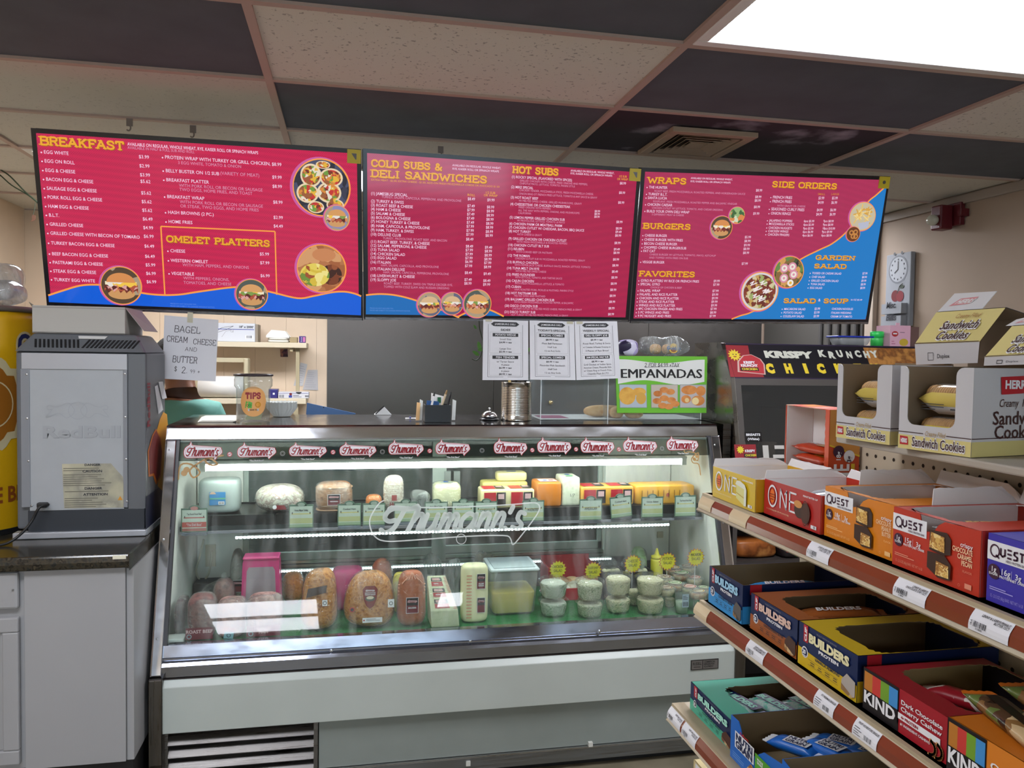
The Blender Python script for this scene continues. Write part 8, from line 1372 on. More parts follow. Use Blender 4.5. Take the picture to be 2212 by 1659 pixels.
def brand_label(s, u, v, w_, h, bot=('DELI',), m_=None, l=1, bc=None, ribbon_=True):
    s.rect(u-w_/2-.0015, v-h/2-.0015, u+w_/2+.0015, v+h/2+.0015, LW, l); s.rect(u-w_/2, v-h/2, u+w_/2, v+h/2, bc or mat('6c1c26', .4), l+1); s.rect(u-w_/2, v, u+w_/2, v+h/2, mat('1b181c', .4), l+2)
    if ribbon_: ribbon(s, u-w_*.42, v+h*.16, w_*.84, h*.24, l+3, mat('d9b9bc', .4))
    for i, b in enumerate(bot): s.text(b, u, v-h*(.2+.14*i), h*.1, LW, l+4, 'C', bold=.03, fit=w_*.7)
YT = .93
t, c, hx, dp, hz = blob('white_tub', 'white tub with a blue label at the left of the upper tray', 'tub', 425, 516, 1038, .96, TZ, mat('9aa6a4', .4), UG, .06, .25, .5, 0)
s = face_sheet(c, hx, dp, hz); s.rect(-.03, -.03, .028, .02, mat('3f7fb4', .5), 1); s.rect(-.03, -.008, .028, -.002, mat('5f9f8a', .5), 2); s.rect(.002, -.028, .024, -.016, LW, 2); s.bars(.004, -.026, .022, -.018, ink, 3, 9); s.disc(-.018, .012, .011, mat('c9a894', .5), 2, 14, .009, 0, 180); s.mb.done('label', t)
t, c, hx, dp, hz = blob('wrapped_meat', 'domed wrapped meat in shiny clear film on the left tray', 'meat', 548, 656, 1052, YT, TZ, mottled(['c9b9a0', 'e2ddd0', 'a88c84', 'f0ede4'], 60, .3, kind='n', bump=.3), UG, .07, .8, .9, .08, 9, 3, film, wnz=.12)
s = face_sheet(c, hx, dp, hz); s.poly([(-.02, -.035), (.03, -.035), (.02, -.018), (-.01, -.018)], mat('7a2028', .4), 1); s.disc(-.015, -.025, .008, LW, 2, 12); s.mb.done('label', t)
t, c, hx, dp, hz = blob('sliced_ham', 'stack of sliced brown ham in clear film with a black label', 'ham', 682, 761, 1044, YT, TZ, mottled(['8a5a3a', 'a8744c', '6a4028'], 60, .4, kind='n'), UG, .05, .5, .5, .05, 20, 5)
for i in range(6): MB().sup(c+V((0, 0, -hz+.007+i*(hz*2-.01)/6)), (hx*1.02, dp*1.02, .004), mat('b08c70', .4), .5, .6, 28, 6, .04, 20, seed=i).done('slice', t, True)
MB().sup(c, (hx*1.06, dp*1.07, hz), film, .5, .6, 30, 16, .08, 20, seed=2).done('plastic_wrap', t, True)
s = face_sheet(c, hx, dp, hz, .008); brand_label(s, 0, -.006, .045, .04, ('VIRGINIA',)); s.mb.done('label', t)
blob('orange_cheese', 'small orange wrapped cheese end beside the tall salami', 'cheese', 790, 826, 1070, .95, TZ, mat('c9773a', .4), UG, .03, .7, .8, .05, 10, 2, film2)
t, c, hx, dp, hz = blob('salami', 'tall upright salami in a white casing beside the orange cheese end', 'salami', 829, 873, 1028, .95, TZ, mottled(['a89080', 'c9b9ac', 'e0d6cc', '9a7468'], 90, .35, kind='n'), UG, .022, .6, .9, .04, 20, 7, film, tilt=('Y', .0))
for i in range(5): MB().tube([c+V((hx*1.0*math.cos(a), dp*1.0*math.sin(a), -hz*.5+i*.016)) for a in [2*math.pi*j/18 for j in range(18)]], .0012, mat('b9aca0', .5), 5, closed=True).done('netting', t)
s = face_sheet(c, hx, dp, hz); s.rect(-.008, -.03, .012, -.008, mat('8c3a38', .4), 1); s.text('Hard', -.016, -.05, .012, mat('7a1a20', .5), 1, bold=.04); s.mb.done('label', t)
blob('cling_bag', 'crumpled ball of clear cling film between salami and white cheese', 'plastic bag', 888, 931, 1060, .95, TZ, glass('e6eeea', .3, .08, 1.45, 'cling', .3), UG, .03, .8, .8, .35, 26, 11, part='crumpled_film')
t, c, hx, dp, hz = blob('white_cheese', 'white wrapped cheese block with blue print on its top', 'cheese', 937, 998, 1046, .94, TZ, mat('d9d9b4', .35), UG, .05, .35, .5, .02, 8, 4, film2)
s = flat((c.x, c.y, c.z+hz*1.0+.0012), (1, 0, 0), (0, 1, 0)); s.rect(-.012, .0, .008, .02, mat('2f5fa8', .4), 1); s.text('formaggio', -.025, -.02, .012, mat('3a6ab0', .4), 1, bold=.03, fit=.05); s.mb.done('label', t)
def loaf(name, lab, x0, x1, ytop, Y, m_, dep=.055, zb=TZ, labels=0, bev=.006, grp=UG, txt='', red='b32430'):
    cx, hx, hz = ext(x0, x1, ytop, Y, zb); t = thing(name, lab, 'cheese', (cx, Y+dep, zb), grp); MB().sup((cx, Y+dep, zb+hz), (hx, dep, hz), m_, .16, .16, 32, 14, .01, 12).done('block', t, True)
    s = flat((cx, Y-.0025, zb), (1, 0, 0), (0, 0, 1)); s2 = flat((cx, Y, zb+2*hz+.0015), (1, 0, 0), (0, 1, 0))
    for i in range(labels):
        u = -hx+hx*2*(i+.5)/labels; w_ = hx*.8/labels
        for q, v0, v1 in ((s, hz*.3, hz*1.7), (s2, .012, dep*1.5)): q.rect(u-w_, v0, u+w_*.1, v1, mat(red, .4), 1); q.rect(u+w_*.15, v0, u+w_, v1, mat('2a2224', .4), 1); q.rect(u+w_*.3, v0+(v1-v0)*.5, u+w_*.85, v1-(v1-v0)*.12, mat('d9b0b4', .4), 2)
    if s.mb.v: s.mb.done('label', t); s2.mb.done('label', t)
    return t, cx, hx, hz
loaf('cheese_loaf', 'long cream cheese loaf with red and black labels on the middle tray', 1040, 1156, 1057, .93, mat('dcd3a4', .35), labels=2)
loaf('yellow_cheese', 'pale yellow cheese block lying behind the cream loaf', 1043, 1141, 1041, 1.045, mat('dfd27e', .4), .045); 
cx, hx, hz = ext(1074, 1139, 1022, 1.06, PY(1100, 1041, 1.06).z); t = thing('swiss_cheese', 'small swiss cheese wedge on top of the yellow block', 'cheese', (cx, 1.09, PY(1100, 1041, 1.045).z), UG); MB().sup((cx, 1.09, PY(1100, 1041, 1.045).z+hz+.001), (hx, .035, hz), mat('e0d79a', .4), .3, .3, 24, 10, .02, 14).done('block', t, True)
s = flat((cx, 1.075, PY(1100, 1041, 1.045).z+2*hz+.002), (1, 0, 0), (0, 1, 0)); s.rect(-.02, 0, .02, .02, mat('4a5a9a', .5), 1); s.mb.done('label', t)
t, cx, hx, hz = loaf('cheddar_block', 'orange cheddar block standing left of the white block', 1161, 1214, 1042, .935, mat('c9761e', .4), .06); s = flat((cx, .95, TZ+2*hz+.0015), (1, 0, 0), (0, 1, 0)); s.rect(-hx*.7, 0, hx*.7, .07, mat('d9cfd0', .5), 1); s.disc(-hx*.2, .03, .01, mat('3a62b0', .5), 2, 12); s.rect(hx*.1, .02, hx*.5, .04, mat('b03a3a', .5), 2); s.mb.done('label', t)
t, cx, hx, hz = loaf('white_block', 'white cheese block with blue and green print next to the cheddar', 1215, 1254, 1031, .94, mottled(['cfd6bc', 'dde2cc', 'c2cbb0'], 40, .4, kind='n'), .06); s = flat((cx, .95, TZ+2*hz+.0015), (1, 0, 0), (0, 1, 0)); s.disc(0, .06, .012, mat('3a6ab0', .5), 1, 14); s.rect(-.016, .01, .014, .03, mat('4a9a6a', .5), 1); s.mb.done('label', t); s = flat((cx, .937, TZ), (1, 0, 0), (0, 0, 1)); s.text('1/7', -.008, .04, .012, ink, 1); s.mb.done('label', t)
loaf('american_cheese', 'yellow cheese loaf with red and black labels right of the white block', 1256, 1371, 1051, .93, mat('dba545', .35), labels=2)
t, cx, hx, hz = loaf('american_cheese', 'plain yellow cheese loaf at the right end of the upper tray', 1373, 1502, 1048, .93, mat('d9a03a', .35)); s = flat((cx, .9275, TZ), (1, 0, 0), (0, 0, 1))
for i in range(8): s.rect(-hx*.8+i*.024, hz*.7, -hx*.8+i*.024+.004, hz*1.5, mat('9a6a20', .5), 1)
s.disc(.01, hz, .008, mat('b0452a', .5), 1, 12); s.mb.done('label', t)
# price cards on the channel
cardm = mat('c3d2c6', .45); cardg = mat('5c7a68', .45)
cards = [(391, 448, 1098, 1150, 'leftmost price card, with a red stripe', 1, ''), (624, 677, 1090, 1141, 'price card in front of the shiny wrapped meat', 0, ''), (729, 780, 1088, 1136, 'price card below the sliced ham', 0, ''), (783, 832, 1087, 1135, 'price card at the foot of the tall salami', 0, ''), (851, 900, 1084, 1128, 'price card right of the salami behind the etched sign', 0, ''), (917, 967, 1084, 1126, 'price card below the white cheese block', 0, ''), (976, 1024, 1083, 1126, 'price card between white cheese and cream loaf', 0, ''), (1026, 1074, 1083, 1126, 'price card handwritten CHEESE below the cream loaf', 0, 'CHEESE'), (1128, 1175, 1081, 1126, 'price card handwritten MUENSTER near the cheddar', 0, 'MUENSTER'), (1251, 1300, 1078, 1124, 'price card handwritten AMERICAN below the yellow loaf', 0, 'AMERICAN'), (1320, 1366, 1072, 1118, 'price card leaning below the labelled yellow loaf', 0, ''), (1385, 1432, 1073, 1118, 'price card left of the last on the right', 0, ''), (1457, 1503, 1070, 1116, 'rightmost price card on the shelf edge', 0, '')]
Yc = .876
for i, (x0, x1, y0, y1, lab, red, hand) in enumerate(cards):
    a, b = PY(x0, y1, Yc), PY(x1, y1, Yc); zt = PY((x0+x1)/2, y0, Yc).z; zl = .868; cx = (a.x+b.x)/2; W = b.x-a.x; z0 = max(a.z, zl)-.002 if 0 else a.z; H = zt-z0; t = thing('price_card', lab, 'price card', (cx, Yc, z0), 'price cards along the shelf edge'); lean = .1 if i == 10 else 0
    R = lambda u, v: V((cx+u*math.cos(lean)-v*math.sin(lean), Yc, z0+v*math.cos(lean)+u*math.sin(lean)))
    MB().prism([R(-W/2, 0), R(W/2, 0), R(W/2, H), R(-W/2, H)], (0, .002, 0), cardg).done('card', t)
    n = 14; mb = MB(); mb.prism([R(W*.22*math.cos(q), H+W*.13*math.sin(q)) for q in [math.pi*2*k/n for k in range(n)]], (0, .002, 0), cardg); mb.done('oval_tab', t)
    s = Sheet(R, (0, -1, 0), .0006); s.rect(-W*.46, H*.04, W*.46, H*.93, cardm, 1); s.disc(0, H, W*.15, mat('9fb2a4' if not red else 'b97a74', .5), 2, 16, W*.08); s.text(('Top Round Roast Beef', 'Honey Maple Turkey', 'Cooked Ham', 'Genoa Salami')[i % 4] if not hand else '', 0, H*.72, H*.08, ink, 2, 'C', bold=.02, fit=W*.55)
    s.rect(-W*.4, H*.58, W*.4, H*.63, mat('b5605a' if red else 'cfc98a', .5), 2); s.rect(-W*.46, H*.2, W*.46, H*.42, mat('b5544c' if red else 'b9c08e', .5), 2); s.rect(-W*.46, H*.04, W*.46, H*.16, mat('a86a62' if red else '9ab494', .5), 2)
    for sx in (-1, 1): s.rect(sx*W*.36-.0015, H*.6, sx*W*.36+.0015, H*.68, ink, 3)
    if red: s.text('"The Deli Best"', 0, H*.26, H*.1, LW, 3, 'C', fit=W*.6)
    if hand: s.stext(hand, 0, H*.5, H*.12, pen, .7, 0, 3, 'C', fit=W*.55, shear=.1, jit=.3)
    s.mb.done('card_print', t); MB().box(cx-W*.48, cx+W*.48, Yc+.0022, Yc+.0072, z0-.014, z0+.004, steel('9aa0ae', .25)).done('clip_holder', t)
# ------------------------------------------------------------ food on the green mat
def dk(x, y): return PZ(x, y, DZ).y
def lower(name, lab, cat, x0, x1, ytop, ybase, m_, **k):
    Y = max(dk((x0+x1)/2, ybase), .704); return blob(name, lab, cat, x0, x1, ytop, Y, DZ+.002, m_, LG_, **k)
blob('foam_tray', 'small white foam block in the left front corner of the case', 'foam tray', 355, 396, 1381, .668, DZ, mat('cfd6d2', .6), LG_, .03, .3, .3, 0)
dkmeat = mottled(['3a2c34', '5a4048', '2a2228'], 40, .35, kind='n'); ham = mottled(['a87474', 'c99a94', '8a5a5c', 'b98480'], 45, .35, kind='n')
blob('roast_beef', 'dark wrapped roast in the left corner of the lower deck', 'meat', 372, 400, 1300, .73, DZ+.002, dkmeat, LG_, .06, .6, .6, .08, 12, 2, film)
for i, (x0, x1, y0, m_, tx_, lb) in enumerate(((400, 462, 1292, mottled(['6a3c40', '8a5a58', '54343a'], 45, .35, kind='n'), ('ROAST BEEF',), 'wrapped roast beef with a maroon label at the front left'), (464, 528, 1300, ham, (), 'wrapped ham standing second at the front left'), (531, 608, 1292, ham, ('GOLD', 'HAM'), 'wrapped pink ham with a maroon label right of the second ham'))):
    t, c, hx, dp, hz = blob('wrapped_ham', lb, 'ham', x0, x1, y0, .69, DZ+.002, m_, LG_, .05, .5, .6, .06, 10, 5+i, film, wnz=.08)
    s = face_sheet(c, hx, dp, hz, .007)
    if tx_: s.rect(-hx*.95, -hz*.9, hx*.95, -hz*.35, mat('6a2430', .4), 1); s.text(tx_[0], 0, -hz*.6, .011, mat('c9a8a8', .4), 2, 'C', bold=.03); s.ring(-hx*.7, -hz*.75, .006, .008, mat('8ab9c0', .4), 2, 14); [s.text(b, 0, -hz*.75, .01, mat('c9a8a8', .4), 2, 'C', bold=.03) for b in tx_[1:]]
    else: s.poly([(-.02, -hz*.9), (.012, -hz*.95), (.016, -hz*.6), (-.016, -hz*.55)], mat('7aa9b4', .4), 1); s.ring(-.002, -hz*.75, .005, .007, ink, 2, 12)
    s.mb.done('label', t)
t, c, hx, dp, hz = blob('ham_bag', 'brown ham in a clear bag tied at the top, behind the front hams', 'ham', 455, 506, 1256, .86, DZ+.002, mottled(['7a4a48', '9a6a64', '5a3438'], 50, .35, kind='n'), LG_, .045, .8, .9, .04, 10, 3, film); MB().sup(c+V((0, 0, hz+.008)), (.012, .01, .012), film, .8, .8, 14, 10, .4, 60, seed=3).done('bag_knot', t, True)
t, c, hx, dp, hz = blob('ham_bag', 'clear bag with a black and red label near the rear left corner', 'ham', 494, 524, 1192, 1.02, DZ+.002, mottled(['8a8480', 'a8a29c', '6a6460'], 16, .35, kind='n'), LG_, .05, .7, .9, .04, 10, 8, film); s = face_sheet(c, hx, dp, hz, .007); brand_label(s, .01, -.02, .05, .045, ('',)); s.mb.done('label', t)
MB().sup((PY(475, 1250, 1.06).x, 1.09, DZ+.052), (.07, .05, .05), film, .8, .8, 26, 16, .25, 12, seed=4).done('empty_bag', t, True)
# upright pink tray
cx, hx, hz = ext(520, 607, 1206, .87, DZ+.002); t = thing('pink_tray', 'tall upright pink plastic tub with a grey underside', 'tub', (cx, .9, DZ), LG_); pk = mat('c9407c', .3); 
mb = MB(); mb.prism([V((cx+u*hx, .87+.05*(v+1)/2*0, DZ+.002+hz*(1+v))) for u, v in ((-1, -1), (1, -1), (.88, .86), (.82, .98), (-.82, .98), (-.88, .86))], (0, .07, 0), pk); mb.done('tub_shell', t, bevel=.002)
mb = MB(); mb.prism([V((cx+u*hx, .868, DZ+.002+hz*(1+v))) for u, v in ((-.8, -.97), (.8, -.97), (.7, .6), (.6, .72), (-.6, .72), (-.7, .6))], (0, .0019, 0), mat('9a8c94', .4)); mb.done('grey_base', t); mb = MB(); mb.box(cx-hx*.9, cx+hx*.92, .862, .94, DZ+hz*1.98, DZ+hz*2.06, pk); mb.done('rim', t, bevel=.004)
t = lower('orange_cheese', 'orange crusted cheese wheel behind the tan turkey breast', 'cheese', 607, 655, 1243, 1310, mottled(['c9702a', 'd9883a', 'b05a1c'], 110, .5, kind='n', bump=.3), dep=.05, e1=.7, e2=.9, wrap=film2)
roast = mottled(['8a4c20', 'b0702e', 'c98c44', '9a5a28'], 75, .3, kind='n', bump=.35)
def shield(s, u, v, w_, h, l=1):
    o = [(u-w_/2, v+h*.35), (u-w_*.3, v+h/2), (u+w_*.3, v+h/2), (u+w_/2, v+h*.35), (u+w_*.42, v-h*.1), (u+w_*.25, v-h*.38), (u, v-h/2), (u-w_*.25, v-h*.38), (u-w_*.42, v-h*.1)]; s.poly([(a*1.04-u*.04, b*1.04-v*.04) for a, b in o], mat('c9a05a', .4), l); s.poly(o, mat('7a1f1c', .4), l+1); s.disc(u, v-h*.05, w_*.33, mat('4a5248', .4), l+2, 20, h*.12); s.disc(u, v-h*.01, w_*.24, mat('d9cbb0', .4), l+3, 16, h*.07); ribbon(s, u-w_*.3, v+h*.24, w_*.6, h*.12, l+2)
    for i, t_ in enumerate(('GOLDEN ROASTED', 'Gourmet', 'TURKEY BREAST')): s.text(t_, u, v+h*(.19-.05*i), h*.035, LW, l+3, 'C', bold=.03, fit=w_*.7)
t, c, hx, dp, hz = lower('turkey_breast', 'tan roasted turkey breast in film with a small round white seal', 'turkey', 650, 728, 1238, 1382, roast, dep=.06, e1=.6, e2=.7, nz=.06, seed=4, wrap=film2, taper=.12)
s = face_sheet(c, hx, dp, hz, .005); s.rect(.012, -.01, .03, .012, LW, 1); s.ring(.021, .001, .005, .007, ink, 2, 14); s.poly([(-hx*.7, hz*.2), (hx*.4, hz*.35), (hx*.45, hz*.6), (-hx*.6, hz*.5)], mat('4a3c38', .4), 1); s.mb.done('label', t)
cx, hx, hz = ext(716, 786, 1232, .93, DZ+.002); t = thing('pink_basket', 'bright pink plastic basket lying on its side between two turkeys', 'basket', (cx, .97, DZ), LG_); mb = MB(); mb.sup((cx, .98, DZ+.002+hz), (hx, .05, hz), pk, .35, .4, 26, 14, .0); mb.done('basket_shell', t, True); s = flat((cx, .9285, DZ+hz), (1, 0, 0), (0, 0, 1))
for i in range(9):
    for j in range(9): s.disc(-hx*.1+i*.0075, -hz*.6+j*.009, .0022, mat('d994b4', .4), 1, 6)
s.mb.done('perforations', t); bpy.data.objects[-1] if 0 else None
t, c, hx, dp, hz = lower('turkey_breast', 'large golden roasted turkey breast with a red shield label in the middle', 'turkey', 746, 853, 1243, 1376, roast, dep=.065, e1=.7, e2=.75, nz=.05, seed=9, wrap=film2, taper=.18)
s = face_sheet(c, hx, dp, hz, .006); shield(s, 0, hz*.22, .055, .085); s.disc(-hx*.72, -hz*.2, .009, CR, 1, 16); s.disc(-hx*.72, -hz*.2, .006, ink, 2, 10); s.rect(hx*.72, -hz*.18, hx*.98, hz*.12, LW, 1); s.ring(hx*.85, -.003, .005, .007, ink, 2, 12); s.rect(-hx*.3, -hz*.7, hx*.5, -hz*.52, LW, 1); s.lines(-hx*.15, -hz*.58, hx*.45, 2, .005, ink, 2); s.disc(-hx*.24, -hz*.61, .003, CR, 2, 8); s.mb.done('label', t)
bolo = mottled(['a0512e', 'b0603a', '93482a'], 60, .35, kind='n')
lower('ham_bag', 'round orange pink meat in a gathered bag behind the bologna', 'meat', 801, 850, 1212, 1308, mottled(['c9745a', 'b5604a', 'd98c6c'], 20, .35, kind='n'), dep=.045, e1=.8, e2=.9, nz=.06, wrap=film)
lower('yellow_bag', 'clear bag with yellow and white contents left of the bologna', 'cheese', 848, 882, 1240, 1330, mottled(['d9d6b0', 'e9d94a', 'dfe0c8'], 12, .35, kind='n'), dep=.03, e1=.6, e2=.8, nz=.08, wrap=film)
t, c, hx, dp, hz = lower('bologna', 'smooth brown bologna in a gathered casing with black and maroon label', 'bologna', 860, 922, 1240, 1360, bolo, dep=.046, e1=.5, e2=.85, nz=.015, taper=.08, wrap=film2, wnz=.02, wrapk=1.02)
for i in range(9):
    for sx in (-1, 1): MB().sup((c.x+sx*hx*.86, c.y-dp*.4, c.z-hz*.45+i*.0125), (.006, .006, .0025), mat('c98a6a', .35), 1, 1, 10, 6).done('crease', t, True)
for i in range(9): a = math.pi*(.1+.8*i/8); MB().tube([c+V((0, -dp*.5, hz*1.0)), c+V((math.cos(a)*hx*.75, -dp*.86, hz*(.55+.25*math.sin(a))))], .0016, mat('d09a80', .3), 5).done('fold', t)
s = face_sheet(c, hx, dp, hz, .004); brand_label(s, 0, -hz*.15, .042, .056, ('BOLOGNA',)); s.mb.done('label', t)
lower('ham_bag', 'clear knotted bag with a maroon label behind the bologna', 'meat', 914, 957, 1208, 1295, glass('cfd6d2', .35, .1, 1.45, 'bg3', .2), dep=.03, e1=.7, e2=.7, nz=.3, seed=6, ns=20)
lower('ham_bag', 'tall crumpled clear bag behind the cheese log', 'plastic bag', 958, 996, 1212, 1312, glass('d2d8d6', .35, .1, 1.45, 'bg4', .2), dep=.03, e1=.6, e2=.7, nz=.3, seed=9, ns=18)
lower('ham_bag', 'clear crumpled bag behind the white storage tub', 'plastic bag', 1026, 1075, 1198, 1288, glass('cfd6d2', .3, .1, 1.45, 'bg5', .2), dep=.03, e1=.7, e2=.7, nz=.3, seed=12, ns=20)
# cheese log leaning towards the glass
t = thing('cheese_log', 'long white cheese log with three red and black labels leaning to the glass', 'cheese', (PY(962, 1360, .7).x, .7, DZ), LG_); f0, f1 = PY(932, 1362, .69), PY(993, 1358, .69); f2, f3 = PY(990, 1318, .69), PY(930, 1320, .69); b3, b2 = PY(922, 1243, .80), PY(962, 1242, .80)
f0.z = f1.z = DZ+.002; up = (b3-f3); up2 = (b2-f2); b0 = f0+V((up.x, .11, 0)); b1 = f1+V((up2.x, .11, 0)); b0.z = b1.z = DZ+.002
mb = MB(); mb.add([f0, f1, f2, f3, b0, b1, b2, b3], [(0, 1, 2, 3), (3, 2, 6, 7), (1, 5, 6, 2), (0, 3, 7, 4), (4, 7, 6, 5), (0, 4, 5, 1)], mat('d3d6b4', .4)); mb.done('block', t, bevel=.004)
F = lambda u, v: f3.lerp(f2, u).lerp(b3.lerp(b2, u), v); nn = (f2-f3).cross(b3-f3); nn = nn if nn.z > 0 else -nn; s = Sheet(F, nn, .001)
for i in range(3): v = .06+.31*i; s.rect(.18, v, .72, v+.13, mat('b02430', .4), 1); s.rect(.18, v+.14, .72, v+.25, ink, 1); s.rect(.24, v+.16, .62, v+.23, mat('d9a8a8', .4), 2); s.lines(.28, v+.06, .62, 1, .06, LW, 2)
for i in range(22): s.rect(.84, .04+i*.042, .98, .06+i*.042, mat('c97a6a', .5), 1)
s.mb.done('label', t); o_ = MB(); o_.add([p+nn.normalized()*.005+V((0, -.004, 0)) for p in (f0, f1, f2, f3, b2, b3)], [(0, 1, 2, 3), (3, 2, 4, 5)], film); o_.done('plastic_wrap', t)
cx, hx, hz = ext(999, 1058, 1225, .72, DZ+.002); t = thing('provolone', 'upright white cheese cylinder with a maroon label and orange stripes', 'cheese', (cx, .76, DZ), LG_); MB().sup((cx, .762, DZ+.002+hz), (hx, .04, hz), mat('dcd9b0', .35), .2, .7, 28, 14, .01).done('block', t, True); s = flat((cx, .7205, DZ+hz), (1, 0, 0), (0, 0, 1)); brand_label(s, hx*.38, hz*.5, .03, .055, ('SALAMI', 'PROVOLONE')); brand_label(s, hx*.4, -hz*.35, .028, .055, ('',), l=1)
for i in range(14): s.rect(-hx*.68, -hz*.8+i*hz*.115, -hx*.3, -hz*.8+i*hz*.115+.0035, mat('c9836a', .5), 1)
s.mb.done('label', t)
# storage tub with yellow brine
cx, hx, hz = ext(1060, 1166, 1222, .78, DZ+.002); t = thing('storage_tub', 'large translucent storage tub of yellow brine with a white lid', 'food container', (cx, .85, DZ), LG_); tubm = glass('e8eeea', .22, .1, 1.45, 'tubw')
MB().sup((cx, .87, DZ+.002+hz*.92), (hx*.93, .085, hz*.92), tubm, .12, .2, 32, 12, taper=-.06).done('tub_body', t, True); MB().sup((cx-.002, .87, DZ+.004+hz*.45), (hx*.86, .078, hz*.44), mat('dcbc24', .2), .12, .2, 28, 10, taper=-.05).done('brine', t, True)
MB().box(cx-hx, cx+hx, .775, .965, DZ+hz*1.78, DZ+hz*1.9, mat('cdd8dc', .35)).done('tub_lid', t, bevel=.012); MB().box(cx-hx*.85, cx+hx*.85, .79, .95, DZ+hz*1.9, DZ+hz*1.93, mat('a9b6ba', .4)).done('lid_panel', t, bevel=.01)
# deli tubs of salad, in pairs
salad = mottled(['a8a280', 'd9d4b9', 'c0b996', 'e6e3d2'], 170, .6, bump=.5, kind='n'); saladg = mottled(['858a70', 'a8ab92', 'c8c8b4', '9a9d84'], 170, .6, bump=.5, kind='n')
def salad_tub(lab, x0, x1, ytop, ybot, Y, m_, zb=None):
    a, b = PY(x0, ybot, Y), PY(x1, ybot, Y); cx, hx = (a.x+b.x)/2, (b.x-a.x)/2; z0 = zb if zb is not None else DZ+.0; z1 = PY((x0+x1)/2, ytop, Y).z; h = z1-z0; t = thing('salad_tub', lab, 'salad tub', (cx, Y+hx, z0), 'clear tubs of salad')
    mb = MB(); prof = [(hx*.78, 0), (hx*.95, h*.8), (hx*1.04, h*.82), (hx*1.04, h*.86)]; mb.lathe((cx, Y+hx, z0), [(r*1.12, z) for r, z in prof], film2, 24, capt=False, sx=.95, sy=.9); mb.done('tub_body', t, True)
    MB().lathe((cx, Y+hx, z0), [(hx*1.12, h*.86), (hx*1.12, h*.9), (hx*.98, h*.93), (hx*.92, h)], film2, 24, sx=.95, sy=.9, capb=False).done('tub_lid', t, True)
    MB().sup((cx, Y+hx, z0+h*.43), (hx*.84, hx*.8, h*.4), m_, .35, .8, 30, 18, .05, 55, taper=-.1, seed=int(x0)).done('salad', t, True); return z0+h
for nm, x0, x1, yt, ym_, yb, m_ in (('leftmost, hazy', 1172, 1234, 1257, 1300, 1338, mat('b9c0b4', .5)), ('second', 1253, 1312, 1258, 1304, 1340, saladg), ('third', 1316, 1372, 1246, 1293, 1330, salad), ('rightmost', 1385, 1446, 1250, 1293, 1333, salad)):
    Y = max(dk((x0+x1)/2, yb), .672); zt = salad_tub('lower salad tub of the %s front pair' % nm, x0, x1, ym_, yb, Y, m_); salad_tub('upper salad tub of the %s front pair' % nm, x0, x1, yt, ym_, Y, m_, zt+.001)
for x0, x1, yt, yb, nm in ((1360, 1392, 1272, 1315, 'behind the third pair'), (1440, 1462, 1290, 1318, 'behind the rightmost pair')): salad_tub('single salad tub '+nm, x0, x1, yt, yb, dk((x0+x1)/2, yb)+.02, salad)
# red tray and black trays behind
cx, hx, hz = ext(1186, 1294, 1216, .93, DZ+.03); t = thing('red_tray', 'red plastic tray of chicken pieces behind the salad tubs', 'tray', (cx, .99, DZ), LG_); rt = mat('b02a34', .4); z1 = DZ+.03+2*hz
mb = MB(); mb.box(cx-hx, cx+hx, 1.07, 1.076, DZ, z1, rt); mb.box(cx-hx, cx-hx+.006, .94, 1.07, DZ, z1-.02, rt); mb.box(cx+hx-.006, cx+hx, .94, 1.07, DZ, z1-.02, rt); mb.box(cx-hx, cx+hx, .94, 1.07, DZ, DZ+.006, rt); mb.box(cx-hx, cx+hx, .936, .94, DZ, DZ+.05, rt); mb.done('tray_shell', t, bevel=.002)
for i in range(6): MB().sup((cx-hx*.75+i*hx*.3, 1.0+.015*(i % 2), DZ+.06), (.028, .022, .016), mat(('d9b98c', 'e0d2b8', 'c99a6c')[i % 3], .5), .7, .9, 18, 10, .15, 20, seed=i).done('chicken_piece', t, True)
MB().sup((cx, .985, DZ+.045), (hx*.9, .04, .02), mottled(['dcd9c6', 'c9c4a8', 'e6e4d8'], 50, .5, bump=.5), .5, .5, 30, 10, .15, 30).done('shredded_filling', t, True)
for x0, x1, nm in ((1303, 1350, 'left'), (1352, 1412, 'right')):
    cx, hx, hz = ext(x0, x1, 1236, .92, DZ); t = thing('black_tray', '%s black serving tray with cut cauliflower near the mustard' % nm, 'tray', (cx, .96, DZ), LG_); z1 = DZ+2*hz; mb = MB(); mb.box(cx-hx, cx+hx, .92, .925, DZ, z1, blk); mb.box(cx-hx, cx+hx, 1.02, 1.025, DZ, z1, blk); mb.box(cx-hx, cx-hx+.004, .925, 1.02, DZ, z1, blk); mb.box(cx+hx-.004, cx+hx, .925, 1.02, DZ, z1, blk); mb.box(cx-hx, cx+hx, .925, 1.02, DZ, DZ+.004, blk); mb.done('tray_shell', t)
    for i in range(4): MB().sup((cx-hx*.6+i*hx*.4, .96, z1-.006), (.013, .013, .01), mat('d6d2ae', .6), .9, .9, 14, 8, .3, 60, seed=i).done('floret', t, True)
    MB().sup((cx, .99, z1+.016), (hx*.8, .04, .03), film, .8, .8, 24, 14, .3, 18, seed=int(x0)).done('clear_cover', t, True)
lower('lettuce_bag', 'clear bag of green lettuce behind the mustard bottle', 'salad bag', 1372, 1404, 1187, 1276, mottled(['5f9a4a', '9ab88a', 'b9c9ac', '4a7a3c'], 18, .4, kind='n'), dep=.05, e1=.7, e2=.8, nz=.2, wrap=film, wnz=.25)
a, b = PY(1408, 1300, .98), PY(1433, 1300, .98); cx, r = (a.x+b.x)/2, (b.x-a.x)/2; z1 = PY(1420, 1187, .98).z; h = z1-DZ; t = thing('mustard_bottle', 'bright yellow squeeze bottle with a nozzle at the right of the case', 'bottle', (cx, 1.0, DZ), LG_); ym2 = mat('dcd20e', .35)
